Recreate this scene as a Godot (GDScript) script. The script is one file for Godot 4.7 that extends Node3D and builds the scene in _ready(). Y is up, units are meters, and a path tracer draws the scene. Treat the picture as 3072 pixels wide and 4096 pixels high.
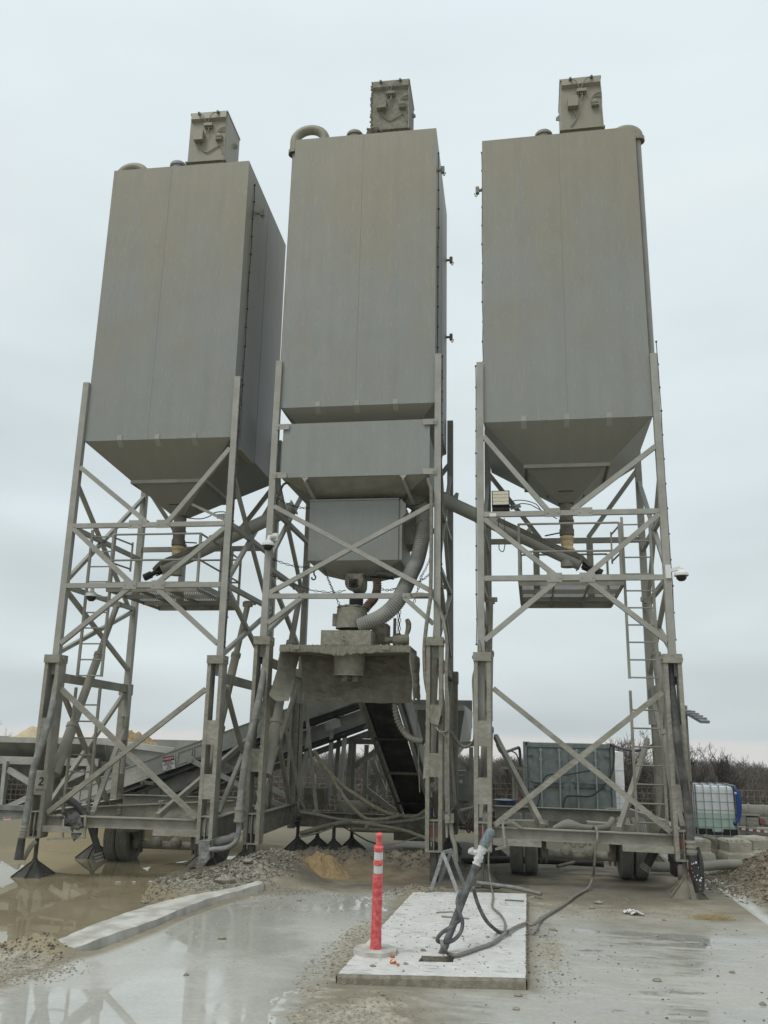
extends Node3D

var offs := {}
var used := {}
var M := {}
var rng := RandomNumberGenerator.new()


# collects triangles of one mesh
class Geo:
	var v := PackedVector3Array()
	var n := PackedVector3Array()
	var uv := PackedVector2Array()

	func tri(a: Vector3, b: Vector3, c: Vector3, na: Vector3, nb: Vector3, nc: Vector3):
		if (c - a).cross(b - a).dot(na + nb + nc) >= 0.0:
			v.append_array([a, b, c]); n.append_array([na, nb, nc])
		else:
			v.append_array([a, c, b]); n.append_array([na, nc, nb])

	func rings(pts: Array, rad: Array, sides := 16):   # like tube, with normals that follow the changing radius
		var f := frame(pts[pts.size() - 1] - pts[0], Vector3.UP)
		var prev: Vector3 = f[1]
		var all := []
		for i in pts.size():
			var d: Vector3 = (pts[mini(i + 1, pts.size() - 1)] - pts[maxi(i - 1, 0)]).normalized()
			var s := (prev - d * prev.dot(d)).normalized()
			prev = s
			var u := s.cross(d).normalized()
			var ring := []
			for j in sides:
				var dir := s * cos(TAU * j / sides) + u * sin(TAU * j / sides)
				ring.append([pts[i] + dir * float(rad[i]), dir, d])
			all.append(ring)
		for i in pts.size() - 1:
			var sl: float = (rad[i] - rad[i + 1]) / maxf(1e-5, pts[i].distance_to(pts[i + 1]))
			for j in sides:
				var a = all[i][j]; var b = all[i][(j + 1) % sides]; var c = all[i + 1][(j + 1) % sides]; var e = all[i + 1][j]
				var n0: Vector3 = (a[1] + a[2] * sl).normalized(); var n1: Vector3 = (b[1] + b[2] * sl).normalized()
				tri(a[0], b[0], c[0], n0, n1, n1); tri(a[0], c[0], e[0], n0, n1, n0)

	func flat(a: Vector3, b: Vector3, c: Vector3, out: Vector3):
		var k := (c - a).cross(b - a)
		if k.length() < 1e-12: return
		k = k.normalized()
		if k.dot(out) < 0.0: k = -k
		tri(a, b, c, k, k, k)

	func quad(a: Vector3, b: Vector3, c: Vector3, d: Vector3, out: Vector3):
		flat(a, b, c, out); flat(a, c, d, out)

	func hexa(p: Array):      # 8 corners: bottom ring 0-3, top ring 4-7
		var m := Vector3.ZERO
		for q in p: m += q
		m /= 8.0
		for f in [[0, 1, 2, 3], [4, 5, 6, 7], [0, 1, 5, 4], [1, 2, 6, 5], [2, 3, 7, 6], [3, 0, 4, 7]]:
			var fc: Vector3 = (p[f[0]] + p[f[1]] + p[f[2]] + p[f[3]]) / 4.0
			quad(p[f[0]], p[f[1]], p[f[2]], p[f[3]], fc - m)

	func box(lo: Vector3, hi: Vector3):
		hexa([lo, Vector3(hi.x, lo.y, lo.z), Vector3(hi.x, lo.y, hi.z), Vector3(lo.x, lo.y, hi.z), Vector3(lo.x, hi.y, lo.z), Vector3(hi.x, hi.y, lo.z), hi, Vector3(lo.x, hi.y, hi.z)])

	func obox(c: Vector3, s: Vector3, b: Basis):
		var p := []
		for y in [-0.5, 0.5]:
			for k in [[-0.5, -0.5], [0.5, -0.5], [0.5, 0.5], [-0.5, 0.5]]:
				p.append(c + b * Vector3(k[0] * s.x, y * s.y, k[1] * s.z))
		hexa(p)

	func frame(d: Vector3, up: Vector3) -> Array:
		var t := d.normalized()
		if absf(t.dot(up.normalized())) > 0.98: up = Vector3(0, 0, 1) if absf(t.z) < 0.9 else Vector3(1, 0, 0)
		var s := t.cross(up).normalized()
		return [t, s, s.cross(t).normalized()]

	func bar(a: Vector3, b: Vector3, w: float, h: float, up := Vector3.UP):   # w sideways, h along up
		var f := frame(b - a, up)
		var s: Vector3 = f[1] * w * 0.5
		var u: Vector3 = f[2] * h * 0.5
		hexa([a - s - u, a + s - u, b + s - u, b - s - u, a - s + u, a + s + u, b + s + u, b - s + u])

	func ibeam(a: Vector3, b: Vector3, w: float, h: float, t := 0.015):
		var up := Vector3.UP
		var f := frame(b - a, up)
		var u: Vector3 = f[2]
		bar(a + u * (h - t) * 0.5, b + u * (h - t) * 0.5, w, t)
		bar(a - u * (h - t) * 0.5, b - u * (h - t) * 0.5, w, t)
		bar(a, b, t, h - 2.0 * t)

	func tube(pts: Array, r, sides := 8, cap := true):   # r: number or array of radii
		var k := pts.size()
		var up := Vector3.UP
		var rings := []
		var prev := Vector3.ZERO
		for i in k:
			var d: Vector3 = (pts[mini(i + 1, k - 1)] - pts[maxi(i - 1, 0)])
			if d.length() < 1e-9: d = Vector3.UP
			d = d.normalized()
			var s: Vector3
			if i == 0:
				s = frame(d, up)[1]
			else:
				s = (prev - d * prev.dot(d))
				s = s.normalized() if s.length() > 1e-6 else frame(d, up)[1]
			prev = s
			var u := s.cross(d).normalized()
			var rr: float = r[i] if r is Array else r
			var ring := []
			for j in sides:
				var a := TAU * j / sides
				var dir := s * cos(a) + u * sin(a)
				ring.append([pts[i] + dir * rr, dir, d])
			rings.append(ring)
		for i in k - 1:
			for j in sides:
				var q = rings[i][j]; var w = rings[i][(j + 1) % sides]; var e = rings[i + 1][(j + 1) % sides]; var f = rings[i + 1][j]
				tri(q[0], w[0], e[0], q[1], w[1], e[1])
				tri(q[0], e[0], f[0], q[1], e[1], f[1])
		if cap:
			for e in [0, k - 1]:
				var o: Vector3 = -rings[e][0][2] if e == 0 else rings[e][0][2]
				for j in sides:
					tri(pts[e], rings[e][j][0], rings[e][(j + 1) % sides][0], o, o, o)

	func lathe(c: Vector3, axis: Vector3, prof: Array, sides := 16):   # prof: [radius, height] pairs, flat shaded along, smooth round
		var f := frame(axis, Vector3(0.01, 1, 0.02) if absf(axis.normalized().y) < 0.9 else Vector3(1, 0, 0))
		for i in prof.size() - 1:
			var r0: float = prof[i][0]; var h0: float = prof[i][1]; var r1: float = prof[i + 1][0]; var h1: float = prof[i + 1][1]
			var sl := Vector2(h1 - h0, r0 - r1)
			if sl.length() < 1e-9: continue
			sl = sl.normalized()
			for j in sides:
				var a0 := TAU * j / sides; var a1 := TAU * (j + 1) / sides
				var d0: Vector3 = f[1] * cos(a0) + f[2] * sin(a0)
				var d1: Vector3 = f[1] * cos(a1) + f[2] * sin(a1)
				var n0: Vector3 = d0 * sl.x + f[0] * sl.y
				var n1: Vector3 = d1 * sl.x + f[0] * sl.y
				var p: Vector3 = c + f[0] * h0 + d0 * r0; var q: Vector3 = c + f[0] * h0 + d1 * r0
				var s: Vector3 = c + f[0] * h1 + d1 * r1; var t: Vector3 = c + f[0] * h1 + d0 * r1
				if r0 > 1e-6: tri(p, q, s, n0, n1, n1)
				if r1 > 1e-6: tri(p, s, t, n0, n1, n0)

	func prism(poly: Array, axis: Vector3, centre_hint := Vector3.ZERO):   # polygon of points swept along axis
		var k := poly.size()
		var m := Vector3.ZERO
		for p in poly: m += p
		m = m / k
		for i in range(1, k - 1):
			flat(poly[0], poly[i], poly[i + 1], -axis)
			flat(poly[0] + axis, poly[i] + axis, poly[i + 1] + axis, axis)
		for i in k:
			var a: Vector3 = poly[i]; var b: Vector3 = poly[(i + 1) % k]
			var o := (b - a).cross(axis)
			if o.dot((a + b) * 0.5 - m) < 0.0: o = -o
			quad(a, b, b + axis, a + axis, o)

	func link(c: Vector3, t: Vector3, s: Vector3, l: float, w: float, r: float):
		var ring := []
		for k in 9:
			var a := TAU * k / 8.0
			ring.append(c + t * cos(a) * l * 0.62 + s * clampf(sin(a) * 1.3, -1, 1) * w * 0.5)
		tube(ring, r, 4, false)

	func chain(pts: Array, step := 0.055, w := 0.035, r := 0.006):
		var flip := false
		for i in pts.size() - 1:
			var d: Vector3 = pts[i + 1] - pts[i]
			var k := maxi(1, int(round(d.length() / step)))
			var f := frame(d, Vector3.UP)
			for j in k:
				link(pts[i] + d * (j + 0.5) / k, f[0], f[1] if flip else f[2], step, w, r)
				flip = not flip

	func shift(o: Vector3):
		for i in v.size(): v[i] -= o

	func mesh() -> ArrayMesh:
		var a := []
		a.resize(Mesh.ARRAY_MAX)
		a[Mesh.ARRAY_VERTEX] = v
		a[Mesh.ARRAY_NORMAL] = n
		if uv.size() == v.size() and uv.size() > 0: a[Mesh.ARRAY_TEX_UV] = uv
		var m := ArrayMesh.new()
		m.add_surface_from_arrays(Mesh.PRIMITIVE_TRIANGLES, a)
		return m


func numbered(called: String) -> String:
	var k: int = used.get(called, 0)
	used[called] = k + 1
	return called if k == 0 else "%s_%03d" % [called, k]


func thing(called: String, label: String, category: String, at := Vector3.ZERO, group := "") -> Node3D:
	var o := Node3D.new()
	o.name = numbered(called)
	add_child(o)
	o.position = at
	offs[o] = at
	o.set_meta("label", label); o.set_meta("category", category)
	if group: o.set_meta("group", group)
	return o


func put(parent: Node, called: String, g: Geo, m: Material, pivot = null) -> MeshInstance3D:
	var o := MeshInstance3D.new()
	o.name = called
	var p: Vector3 = offs.get(parent, Vector3.ZERO)
	if p != Vector3.ZERO: g.shift(p)
	o.mesh = g.mesh()
	o.material_override = m
	parent.add_child(o, true)
	offs[o] = p
	return o


func copy_part(src: MeshInstance3D, parent: Node, called: String, at: Vector3) -> MeshInstance3D:
	var o := MeshInstance3D.new()
	o.name = called; o.mesh = src.mesh; o.material_override = src.material_override; o.position = at
	parent.add_child(o, true)
	return o


func solo(called: String, label: String, category: String, g: Geo, m: Material, group := "", kind := "") -> MeshInstance3D:
	var lo := Vector3(1e9, 1e9, 1e9); var hi := -lo
	for p in g.v: lo = lo.min(p); hi = hi.max(p)
	var c := Vector3((lo.x + hi.x) / 2, lo.y, (lo.z + hi.z) / 2)
	g.shift(c)
	var o := MeshInstance3D.new()
	o.name = numbered(called)
	o.mesh = g.mesh(); o.material_override = m; o.position = c
	add_child(o)
	if label: o.set_meta("label", label)
	if category: o.set_meta("category", category)
	if group: o.set_meta("group", group)
	if kind: o.set_meta("kind", kind)
	return o


func spline(p: Array, per := 6) -> Array:
	var out := []
	var k := p.size()
	for i in k - 1:
		var a: Vector3 = p[maxi(i - 1, 0)]; var b: Vector3 = p[i]; var c: Vector3 = p[i + 1]; var d: Vector3 = p[mini(i + 2, k - 1)]
		for j in per: out.append(b.cubic_interpolate(c, a, d, float(j) / per))
	out.append(p[k - 1])
	return out


func sag(a: Vector3, b: Vector3, drop: float, k := 10) -> Array:
	var out := []
	for i in k + 1:
		var t := float(i) / k
		out.append(a.lerp(b, t) - Vector3(0, drop * 4.0 * t * (1 - t), 0))
	return out


func ngen(f: float, s: int, oct := 4) -> FastNoiseLite:
	var q := FastNoiseLite.new()
	q.seed = s; q.frequency = f; q.fractal_octaves = oct; q.noise_type = FastNoiseLite.TYPE_SIMPLEX_SMOOTH
	return q


func ntex(f: float, s: int, ramp: Array, size := 512, oct := 5) -> NoiseTexture2D:
	var t := NoiseTexture2D.new()
	t.width = size; t.height = size; t.seamless = true
	t.noise = ngen(f, s, oct)
	var g := Gradient.new()
	var o := PackedFloat32Array(); var c := PackedColorArray()
	for e in ramp: o.append(e[0]); c.append(e[1])
	g.offsets = o; g.colors = c
	t.color_ramp = g
	return t


func nnorm(f: float, s: int, strength: float, size := 512) -> NoiseTexture2D:
	var t := NoiseTexture2D.new()
	t.width = size; t.height = size; t.seamless = true
	t.noise = ngen(f, s, 5)
	t.as_normal_map = true; t.bump_strength = strength
	return t


func lin(r: float, g: float, b: float) -> Color:
	return Color(r, g, b).linear_to_srgb()


func dirty(a: Color, b: Color, rough: float, scale: float, f := 0.01, s := 1, bump := 0.0, bumpf := 0.06) -> StandardMaterial3D:
	var m := StandardMaterial3D.new()
	m.albedo_texture = ntex(f, s, [[0.25, a], [0.5, a.lerp(b, 0.45)], [0.75, b]])
	m.roughness = rough
	m.uv1_triplanar = true; m.uv1_world_triplanar = true
	m.uv1_scale = Vector3.ONE * scale
	if bump > 0.0:
		m.normal_enabled = true
		m.normal_texture = nnorm(bumpf, s + 7, bump)
	return m


func plain(c: Color, rough: float, metal := 0.0) -> StandardMaterial3D:
	var m := StandardMaterial3D.new()
	m.albedo_color = c; m.roughness = rough; m.metallic = metal
	return m


func _ready():
	rng.seed = 4711
	# ---- camera
	var cam := Camera3D.new()
	cam.name = "camera"
	cam.position = Vector3(0, 2.29, 0)
	cam.rotation = Vector3(0.2603, 0.1546, 0.0208)
	cam.fov = 63.11
	cam.near = 0.1; cam.far = 900.0
	add_child(cam)
	cam.current = true
	# ---- sky: a pale overcast with faint low bands
	var env := Environment.new()
	env.background_mode = Environment.BG_SKY
	env.sky = Sky.new()
	var sm := PanoramaSkyMaterial.new()
	sm.panorama = ImageTexture.create_from_image(cloud_image())
	env.sky.sky_material = sm
	env.background_energy_multiplier = 1.0
	env.tonemap_mode = Environment.TONE_MAPPER_LINEAR
	env.tonemap_exposure = 1.0
	env.ssao_enabled = true; env.ssil_enabled = true; env.sdfgi_enabled = true
	env.fog_enabled = true
	env.fog_density = 0.0004
	env.fog_light_color = Color(0.84, 0.89, 0.91)
	var we := WorldEnvironment.new()
	we.name = "world_environment"; we.environment = env
	add_child(we)
	# ---- sun behind the overcast
	var sun := DirectionalLight3D.new()
	sun.name = "sun"
	sun.rotation_degrees = Vector3(-58, -32, 0)
	sun.light_energy = 0.45
	sun.light_angular_distance = 22.0
	sun.light_color = Color(1.0, 0.98, 0.95)
	sun.shadow_enabled = true
	add_child(sun)

	materials()
	ground()
	backdrop()
	for id in ["left", "middle", "right"]: tower(id)
	batching()
	conveyors()
	foreground()
	loose_bits()


func cloud_image() -> Image:
	var w := 1024; var h := 512
	var im := Image.create(w, h, false, Image.FORMAT_RGBF)
	var a := ngen(1.0, 3, 5)
	for y in h:
		var el := (0.5 - (y + 0.5) / h) * PI
		for x in w:
			var az := (float(x) / w - 0.5) * TAU
			var c := Vector3(0.65, 0.735, 0.77)
			if el > 0.0:
				var d := Vector3(sin(az) * cos(el), sin(el), -cos(az) * cos(el))
				# horizontal streaks low, broad soft patches high
				var s := a.get_noise_3d(d.x * 1.4, d.y * 7.0, d.z * 1.4)
				var b := a.get_noise_3d(d.x * 1.1 + 9.0, d.y * 1.6, d.z * 1.1)
				var low := exp(-el * 5.5)
				c = c.lerp(Vector3(0.635, 0.705, 0.715), low * 0.8)
				c *= 1.0 + 0.09 * b + 0.30 * s * exp(-el * 2.0)
				c += Vector3(0.03, 0.012, 0.0) * clampf(b + 0.2, 0.0, 1.0)
				c *= 1.0 + 0.30 * pow(sin(el), 2.2)
				var warm := clampf(1.0 - absf(el - 0.035) * 28.0, 0.0, 1.0)
				c = c.lerp(Vector3(0.76, 0.735, 0.70), warm * 0.12)
			else:
				c = Vector3(0.72, 0.705, 0.68)
			im.set_pixel(x, y, Color(c.x, c.y, c.z))
	return im


func silo_image() -> Image:
	# dust-caked paint: tone shifts from tan near the top to greyer lower down, runs and specks
	var w := 512; var h := 1024
	var im := Image.create(w, h, false, Image.FORMAT_RGB8)
	var big := ngen(0.006, 5, 3); var run := ngen(0.05, 6, 3); var fine := ngen(0.25, 8, 2); var blob := ngen(0.02, 9, 4)
	for y in h:
		var hy := 16.0 * (1.0 - float(y) / h)
		for x in w:
			var u := 1.0 - absf(2.0 * x / w - 1.0)
			var ux := u * 400.0
			var r := run.get_noise_2d(ux, y * 0.016)
			var t := clampf((hy - 9.2) / 4.0 + 0.55 * big.get_noise_2d(ux, y) + 0.25 * r, 0.0, 1.0)
			var c := Vector3(0.244, 0.252, 0.235).lerp(Vector3(0.252, 0.234, 0.178), t)
			c *= 1.0 + 0.08 * r * (0.4 + absf(big.get_noise_2d(ux + 90.0, y))) + 0.05 * blob.get_noise_2d(ux, y) + 0.035 * fine.get_noise_2d(x, y)
			if fine.get_noise_2d(ux * 1.3, y * 0.12 + 300.0) > 0.52: c = c.lerp(Vector3(0.36, 0.35, 0.31), 0.25)
			im.set_pixel(x, y, Color(c.x, c.y, c.z).linear_to_srgb())
	return im


func concrete_image() -> Image:
	# worn pale concrete: broad tone, dragged smears, grey stains, grit specks
	var w := 640
	var im := Image.create(w, w, false, Image.FORMAT_RGB8)
	var a := ngen(0.006, 201, 3); var b := ngen(0.02, 202, 5); var c := ngen(0.3, 203, 2)
	for y in w:
		for x in w:
			var u := (1.0 - absf(2.0 * x / w - 1.0)) * w; var v := (1.0 - absf(2.0 * y / w - 1.0)) * w
			var t := 0.585 + 0.07 * a.get_noise_2d(u, v) + 0.07 * b.get_noise_2d(u, v) + 0.06 * c.get_noise_2d(x, y)
			var sm := b.get_noise_2d(u * 0.35 + 500.0, v * 2.2)
			if sm > 0.1: t -= 0.5 * (sm - 0.1) * clampf(0.6 + a.get_noise_2d(v, u) * 2.0, 0.0, 1.0)
			if c.get_noise_2d(x * 1.7 + 90.0, y * 1.7) > 0.6: t *= 0.82
			im.set_pixel(x, y, Color(t, t * 0.985, t * 0.945).linear_to_srgb())
	return im


func materials():
	var si := StandardMaterial3D.new()
	si.albedo_texture = ImageTexture.create_from_image(silo_image())
	si.roughness = 0.5
	si.normal_enabled = true; si.normal_texture = nnorm(0.004, 57, 1.6); si.normal_scale = 0.3
	si.uv1_triplanar = true; si.uv1_world_triplanar = true
	si.uv1_scale = Vector3(0.125, 0.0625, 0.125)
	M.silo = si
	M.steel = dirty(lin(.295, .288, .25), lin(.35, .342, .302), 0.6, 0.3, 0.012, 11, 0.6)      # dust-grey painted frames
	M.low = dirty(lin(.238, .224, .182), lin(.31, .296, .25), 0.7, 0.3, 0.014, 12, 1.5)          # lower frames, splashed with slurry
	M.mud = dirty(lin(.145, .132, .10), lin(.225, .208, .163), 0.85, 0.4, 0.016, 13, 4.0, 0.045)    # concrete-caked steel
	M.cake = dirty(lin(.205, .192, .15), lin(.275, .26, .21), 0.9, 0.7, 0.02, 14, 2.5, 0.08)
	M.dark = dirty(lin(.014, .014, .013), lin(.05, .048, .043), 0.6, 0.6, 0.02, 15, 2.0)
	M.cable = dirty(lin(.03, .03, .032), lin(.08, .078, .07), 0.6, 2.0, 0.02, 16)
	M.greycable = dirty(lin(.16, .15, .125), lin(.25, .24, .20), 0.7, 1.0, 0.02, 17)
	M.rubber = dirty(lin(.03, .03, .03), lin(.125, .12, .108), 0.7, 0.3, 0.012, 18, 2.0)
	M.tyre = dirty(lin(.20, .19, .165), lin(.27, .258, .225), 0.85, 0.5, 0.014, 19, 2.0)
	M.belt = dirty(lin(.008, .008, .008), lin(.055, .05, .042), 0.55, 0.5, 0.01, 20, 2.0)
	M.tan = dirty(lin(.56, .42, .24), lin(.70, .56, .36), 0.9, 1.5, 0.012, 21, 4.0)
	M.rusthose = dirty(lin(.12, .07, .05), lin(.27, .19, .14), 0.85, 1.2, 0.014, 22)
	M.ribhose = dirty(lin(.19, .186, .17), lin(.30, .295, .27), 0.75, 0.4, 0.012, 23)
	M.greyhose = dirty(lin(.16, .158, .145), lin(.30, .295, .275), 0.75, 0.5, 0.016, 24, 3.0)
	M.bin = dirty(lin(.17, .17, .155), lin(.24, .24, .22), 0.7, 0.3, 0.012, 25, 1.0)
	M.conv = dirty(lin(.33, .328, .30), lin(.40, .398, .365), 0.6, 0.3, 0.012, 26, 1.0)
	M.convblue = dirty(lin(.18, .19, .19), lin(.25, .26, .255), 0.6, 0.4, 0.012, 27, 1.0)
	M.container = dirty(lin(.185, .215, .21), lin(.235, .265, .258), 0.5, 0.5, 0.012, 28, 1.0)
	M.darksteel = dirty(lin(.05, .047, .04), lin(.095, .088, .072), 0.8, 0.6, 0.02, 59, 2.0)
	M.containerbar = dirty(lin(.32, .345, .335), lin(.38, .40, .39), 0.5, 0.5, 0.012, 55)
	var co := StandardMaterial3D.new()
	co.albedo_texture = ImageTexture.create_from_image(concrete_image())
	co.roughness = 0.8
	co.uv1_triplanar = true; co.uv1_world_triplanar = true; co.uv1_scale = Vector3.ONE * 0.3
	co.normal_enabled = true; co.normal_texture = nnorm(0.25, 60, 1.5); co.normal_scale = 0.5
	M.concrete = co
	M.kerb = dirty(lin(.36, .345, .305), lin(.55, .535, .49), 0.85, 0.4, 0.012, 56)
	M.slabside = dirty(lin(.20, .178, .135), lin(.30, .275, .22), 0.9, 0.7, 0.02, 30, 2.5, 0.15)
	M.barrier = dirty(lin(.34, .31, .24), lin(.48, .45, .37), 0.9, 0.4, 0.012, 31, 2.0)
	M.sand = dirty(lin(.29, .215, .12), lin(.40, .31, .19), 0.95, 1.0, 0.02, 32, 8.0, 0.1)
	M.palesand = dirty(lin(.50, .40, .25), lin(.62, .52, .35), 0.95, 0.8, 0.02, 33, 6.0, 0.1)
	M.white = dirty(lin(.78, .78, .77), lin(.86, .86, .85), 0.5, 0.8, 0.012, 34)
	M.orange = dirty(lin(.60, .055, .065), lin(.74, .20, .195), 0.65, 1.6, 0.02, 35, 1.5)
	M.stripe = dirty(lin(.52, .50, .48), lin(.80, .79, .78), 0.5, 6.0, 0.02, 36)
	M.wood = dirty(lin(.06, .063, .064), lin(.17, .175, .172), 0.7, 0.9, 0.016, 37, 2.0)
	M.tape = dirty(lin(.5, .5, .49), lin(.75, .75, .74), 0.45, 3.0, 0.016, 38, 10.0)
	M.stone = dirty(lin(.18, .155, .115), lin(.36, .325, .26), 0.9, 1.5, 0.03, 39, 4.0)
	M.palestone = dirty(lin(.17, .155, .12), lin(.40, .375, .32), 0.85, 1.5, 0.03, 40, 4.0)
	M.twig = dirty(lin(.06, .05, .042), lin(.12, .105, .09), 0.95, 0.7, 0.02, 41)
	M.brush = dirty(lin(.085, .07, .055), lin(.15, .125, .10), 0.95, 0.15, 0.02, 42)
	M.galv = dirty(lin(.22, .225, .225), lin(.36, .365, .36), 0.45, 1.5, 0.02, 43)
	M.red = plain(lin(.42, .035, .045), 0.5)
	M.lens = dirty(lin(.20, .04, .04), lin(.36, .12, .115), 0.4, 4.0, 0.03, 44)
	M.black = plain(lin(.012, .012, .012), 0.35)
	M.camwhite = plain(lin(.70, .70, .68), 0.4)
	M.blue = plain(lin(.010, .065, .27), 0.4)
	M.tote = dirty(lin(.88, .89, .885), lin(.93, .94, .935), 0.35, 0.8, 0.012, 58)
	M.lampface = dirty(lin(.52, .47, .36), lin(.66, .61, .50), 0.5, 3.0, 0.02, 45)


# ---------- ground
func kerb_x(z: float) -> float:      # left lane edge, where the kerb strip runs
	var p := [[-5.0, -5.6], [-7.4, -5.2], [-8.4, -4.6], [-9.0, -4.35], [-10.0, -4.2], [-11.0, -4.12], [-12.0, -3.92], [-12.6, -3.72], [-13.2, -3.35], [-30.0, -3.3]]
	for i in p.size() - 1:
		if z <= p[i][0] and z >= p[i + 1][0]:
			return lerpf(p[i][1], p[i + 1][1], (p[i][0] - z) / (p[i][0] - p[i + 1][0]))
	return -4.9


func bump(x: float, z: float, cx: float, cz: float, rx: float, rz: float) -> float:
	return exp(-pow((x - cx) / rx, 2) - pow((z - cz) / rz, 2))


var gn: FastNoiseLite
var gf: FastNoiseLite


func pool_edge(z: float) -> float:
	var p := [[-12.0, -4.05], [-12.6, -4.75], [-13.2, -5.35], [-14.2, -5.5], [-15.5, -5.2], [-17.0, -4.8], [-19.0, -4.6]]
	for i in p.size() - 1:
		if z <= p[i][0] and z >= p[i + 1][0]:
			return lerpf(p[i][1], p[i + 1][1], (p[i][0] - z) / (p[i][0] - p[i + 1][0]))
	return -4.6


func gh(x: float, z: float) -> float:
	if gn == null:
		gn = ngen(0.55, 51, 4); gf = ngen(3.5, 52, 3)
	var rough := 0.0
	var h := 0.0
	var k := kerb_x(z)
	# sunken pool on the left
	var pk := k if z > -12.0 else minf(k, pool_edge(z))
	var pool := smoothstep(pk - 0.12, pk - 0.55, x) * smoothstep(-8.95, -9.45, z) * (1.0 - smoothstep(-17.6, -19.0, z)) * smoothstep(-18.0, -14.0, x)
	h -= 0.42 * pool
	var gravel := bump(x, z, -4.75, -13.1, 0.75, 0.5) * 0.13 + bump(x, z, -4.25, -14.2, 0.85, 0.8) * 0.28 + bump(x, z, -3.7, -14.3, 0.5, 0.9) * 0.18
	gravel *= smoothstep(0.05, 0.5, k - x) if z > -13.4 else 1.0
	h += gravel; rough += gravel * 0.25
	var ridge := bump(x, z, -3.3, -15.5, 1.2, 0.35) * 0.24 + bump(x, z, -2.3, -15.3, 0.9, 0.5) * 0.12 + bump(x, z, -1.6, -15.6, 0.55, 0.5) * 0.22 + bump(x, z, -0.75, -15.3, 0.4, 0.4) * 0.12
	h += ridge; rough += ridge * 0.35
	# bank of dirt at the front left
	var bank := bump(x, z, -5.6, -8.8, 0.8, 0.3) * 0.09 + bump(x, z, -4.9, -8.95, 0.32, 0.2) * 0.16 + bump(x, z, -1.25, -8.1, 0.5, 0.35) * 0.07
	h += bank; rough += bank * 0.3
	# spoil heap on the right
	var spoil := smoothstep(3.25, 4.3, x + 0.08 * (z + 14.0)) * smoothstep(-12.3, -14.0, z) * (1.0 - smoothstep(-17.2, -18.0, z)) * 0.34
	h += spoil; rough += spoil * 0.32
	# sand at the foot of the bins
	h += bump(x, z, -9.6, -18.4, 2.6, 1.0) * 0.65 + bump(x, z, -1.1, -18.2, 0.9, 0.6) * 0.3
	# strip of loose gravel beside the slab
	var strip := bump(x, z, -1.85, -9.0, 0.22, 0.7) * 0.03 + bump(x, z, -1.55, -13.1, 0.5, 0.35) * 0.08 + bump(x, z, -1.0, -13.2, 0.6, 0.3) * 0.09
	h += strip; rough += strip * 0.5
	if z < -13.0 and x > -3.6 and x < 3.4: rough += 0.006 * smoothstep(-13.0, -14.0, z)
	if x > 0.1 and z < -9.0: rough += 0.003
	if z < -16.0: h -= 0.045 * minf(-16.0 - z, 24.0)
	if z < -40.0: h -= 0.022 * minf(-40.0 - z, 160.0)
	if z < -200.0: h -= 0.036 * (-200.0 - z)
	h += rough * (gn.get_noise_2d(x * 3.0, z * 3.0) + 0.9 * gf.get_noise_2d(x * 1.6, z * 1.6) + 0.6 * gf.get_noise_2d(x * 6.0, z * 6.0))
	return h


const GX0 := -11.0
const GX1 := 6.0
const GZ0 := -22.0
const GZ1 := -5.0


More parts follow.
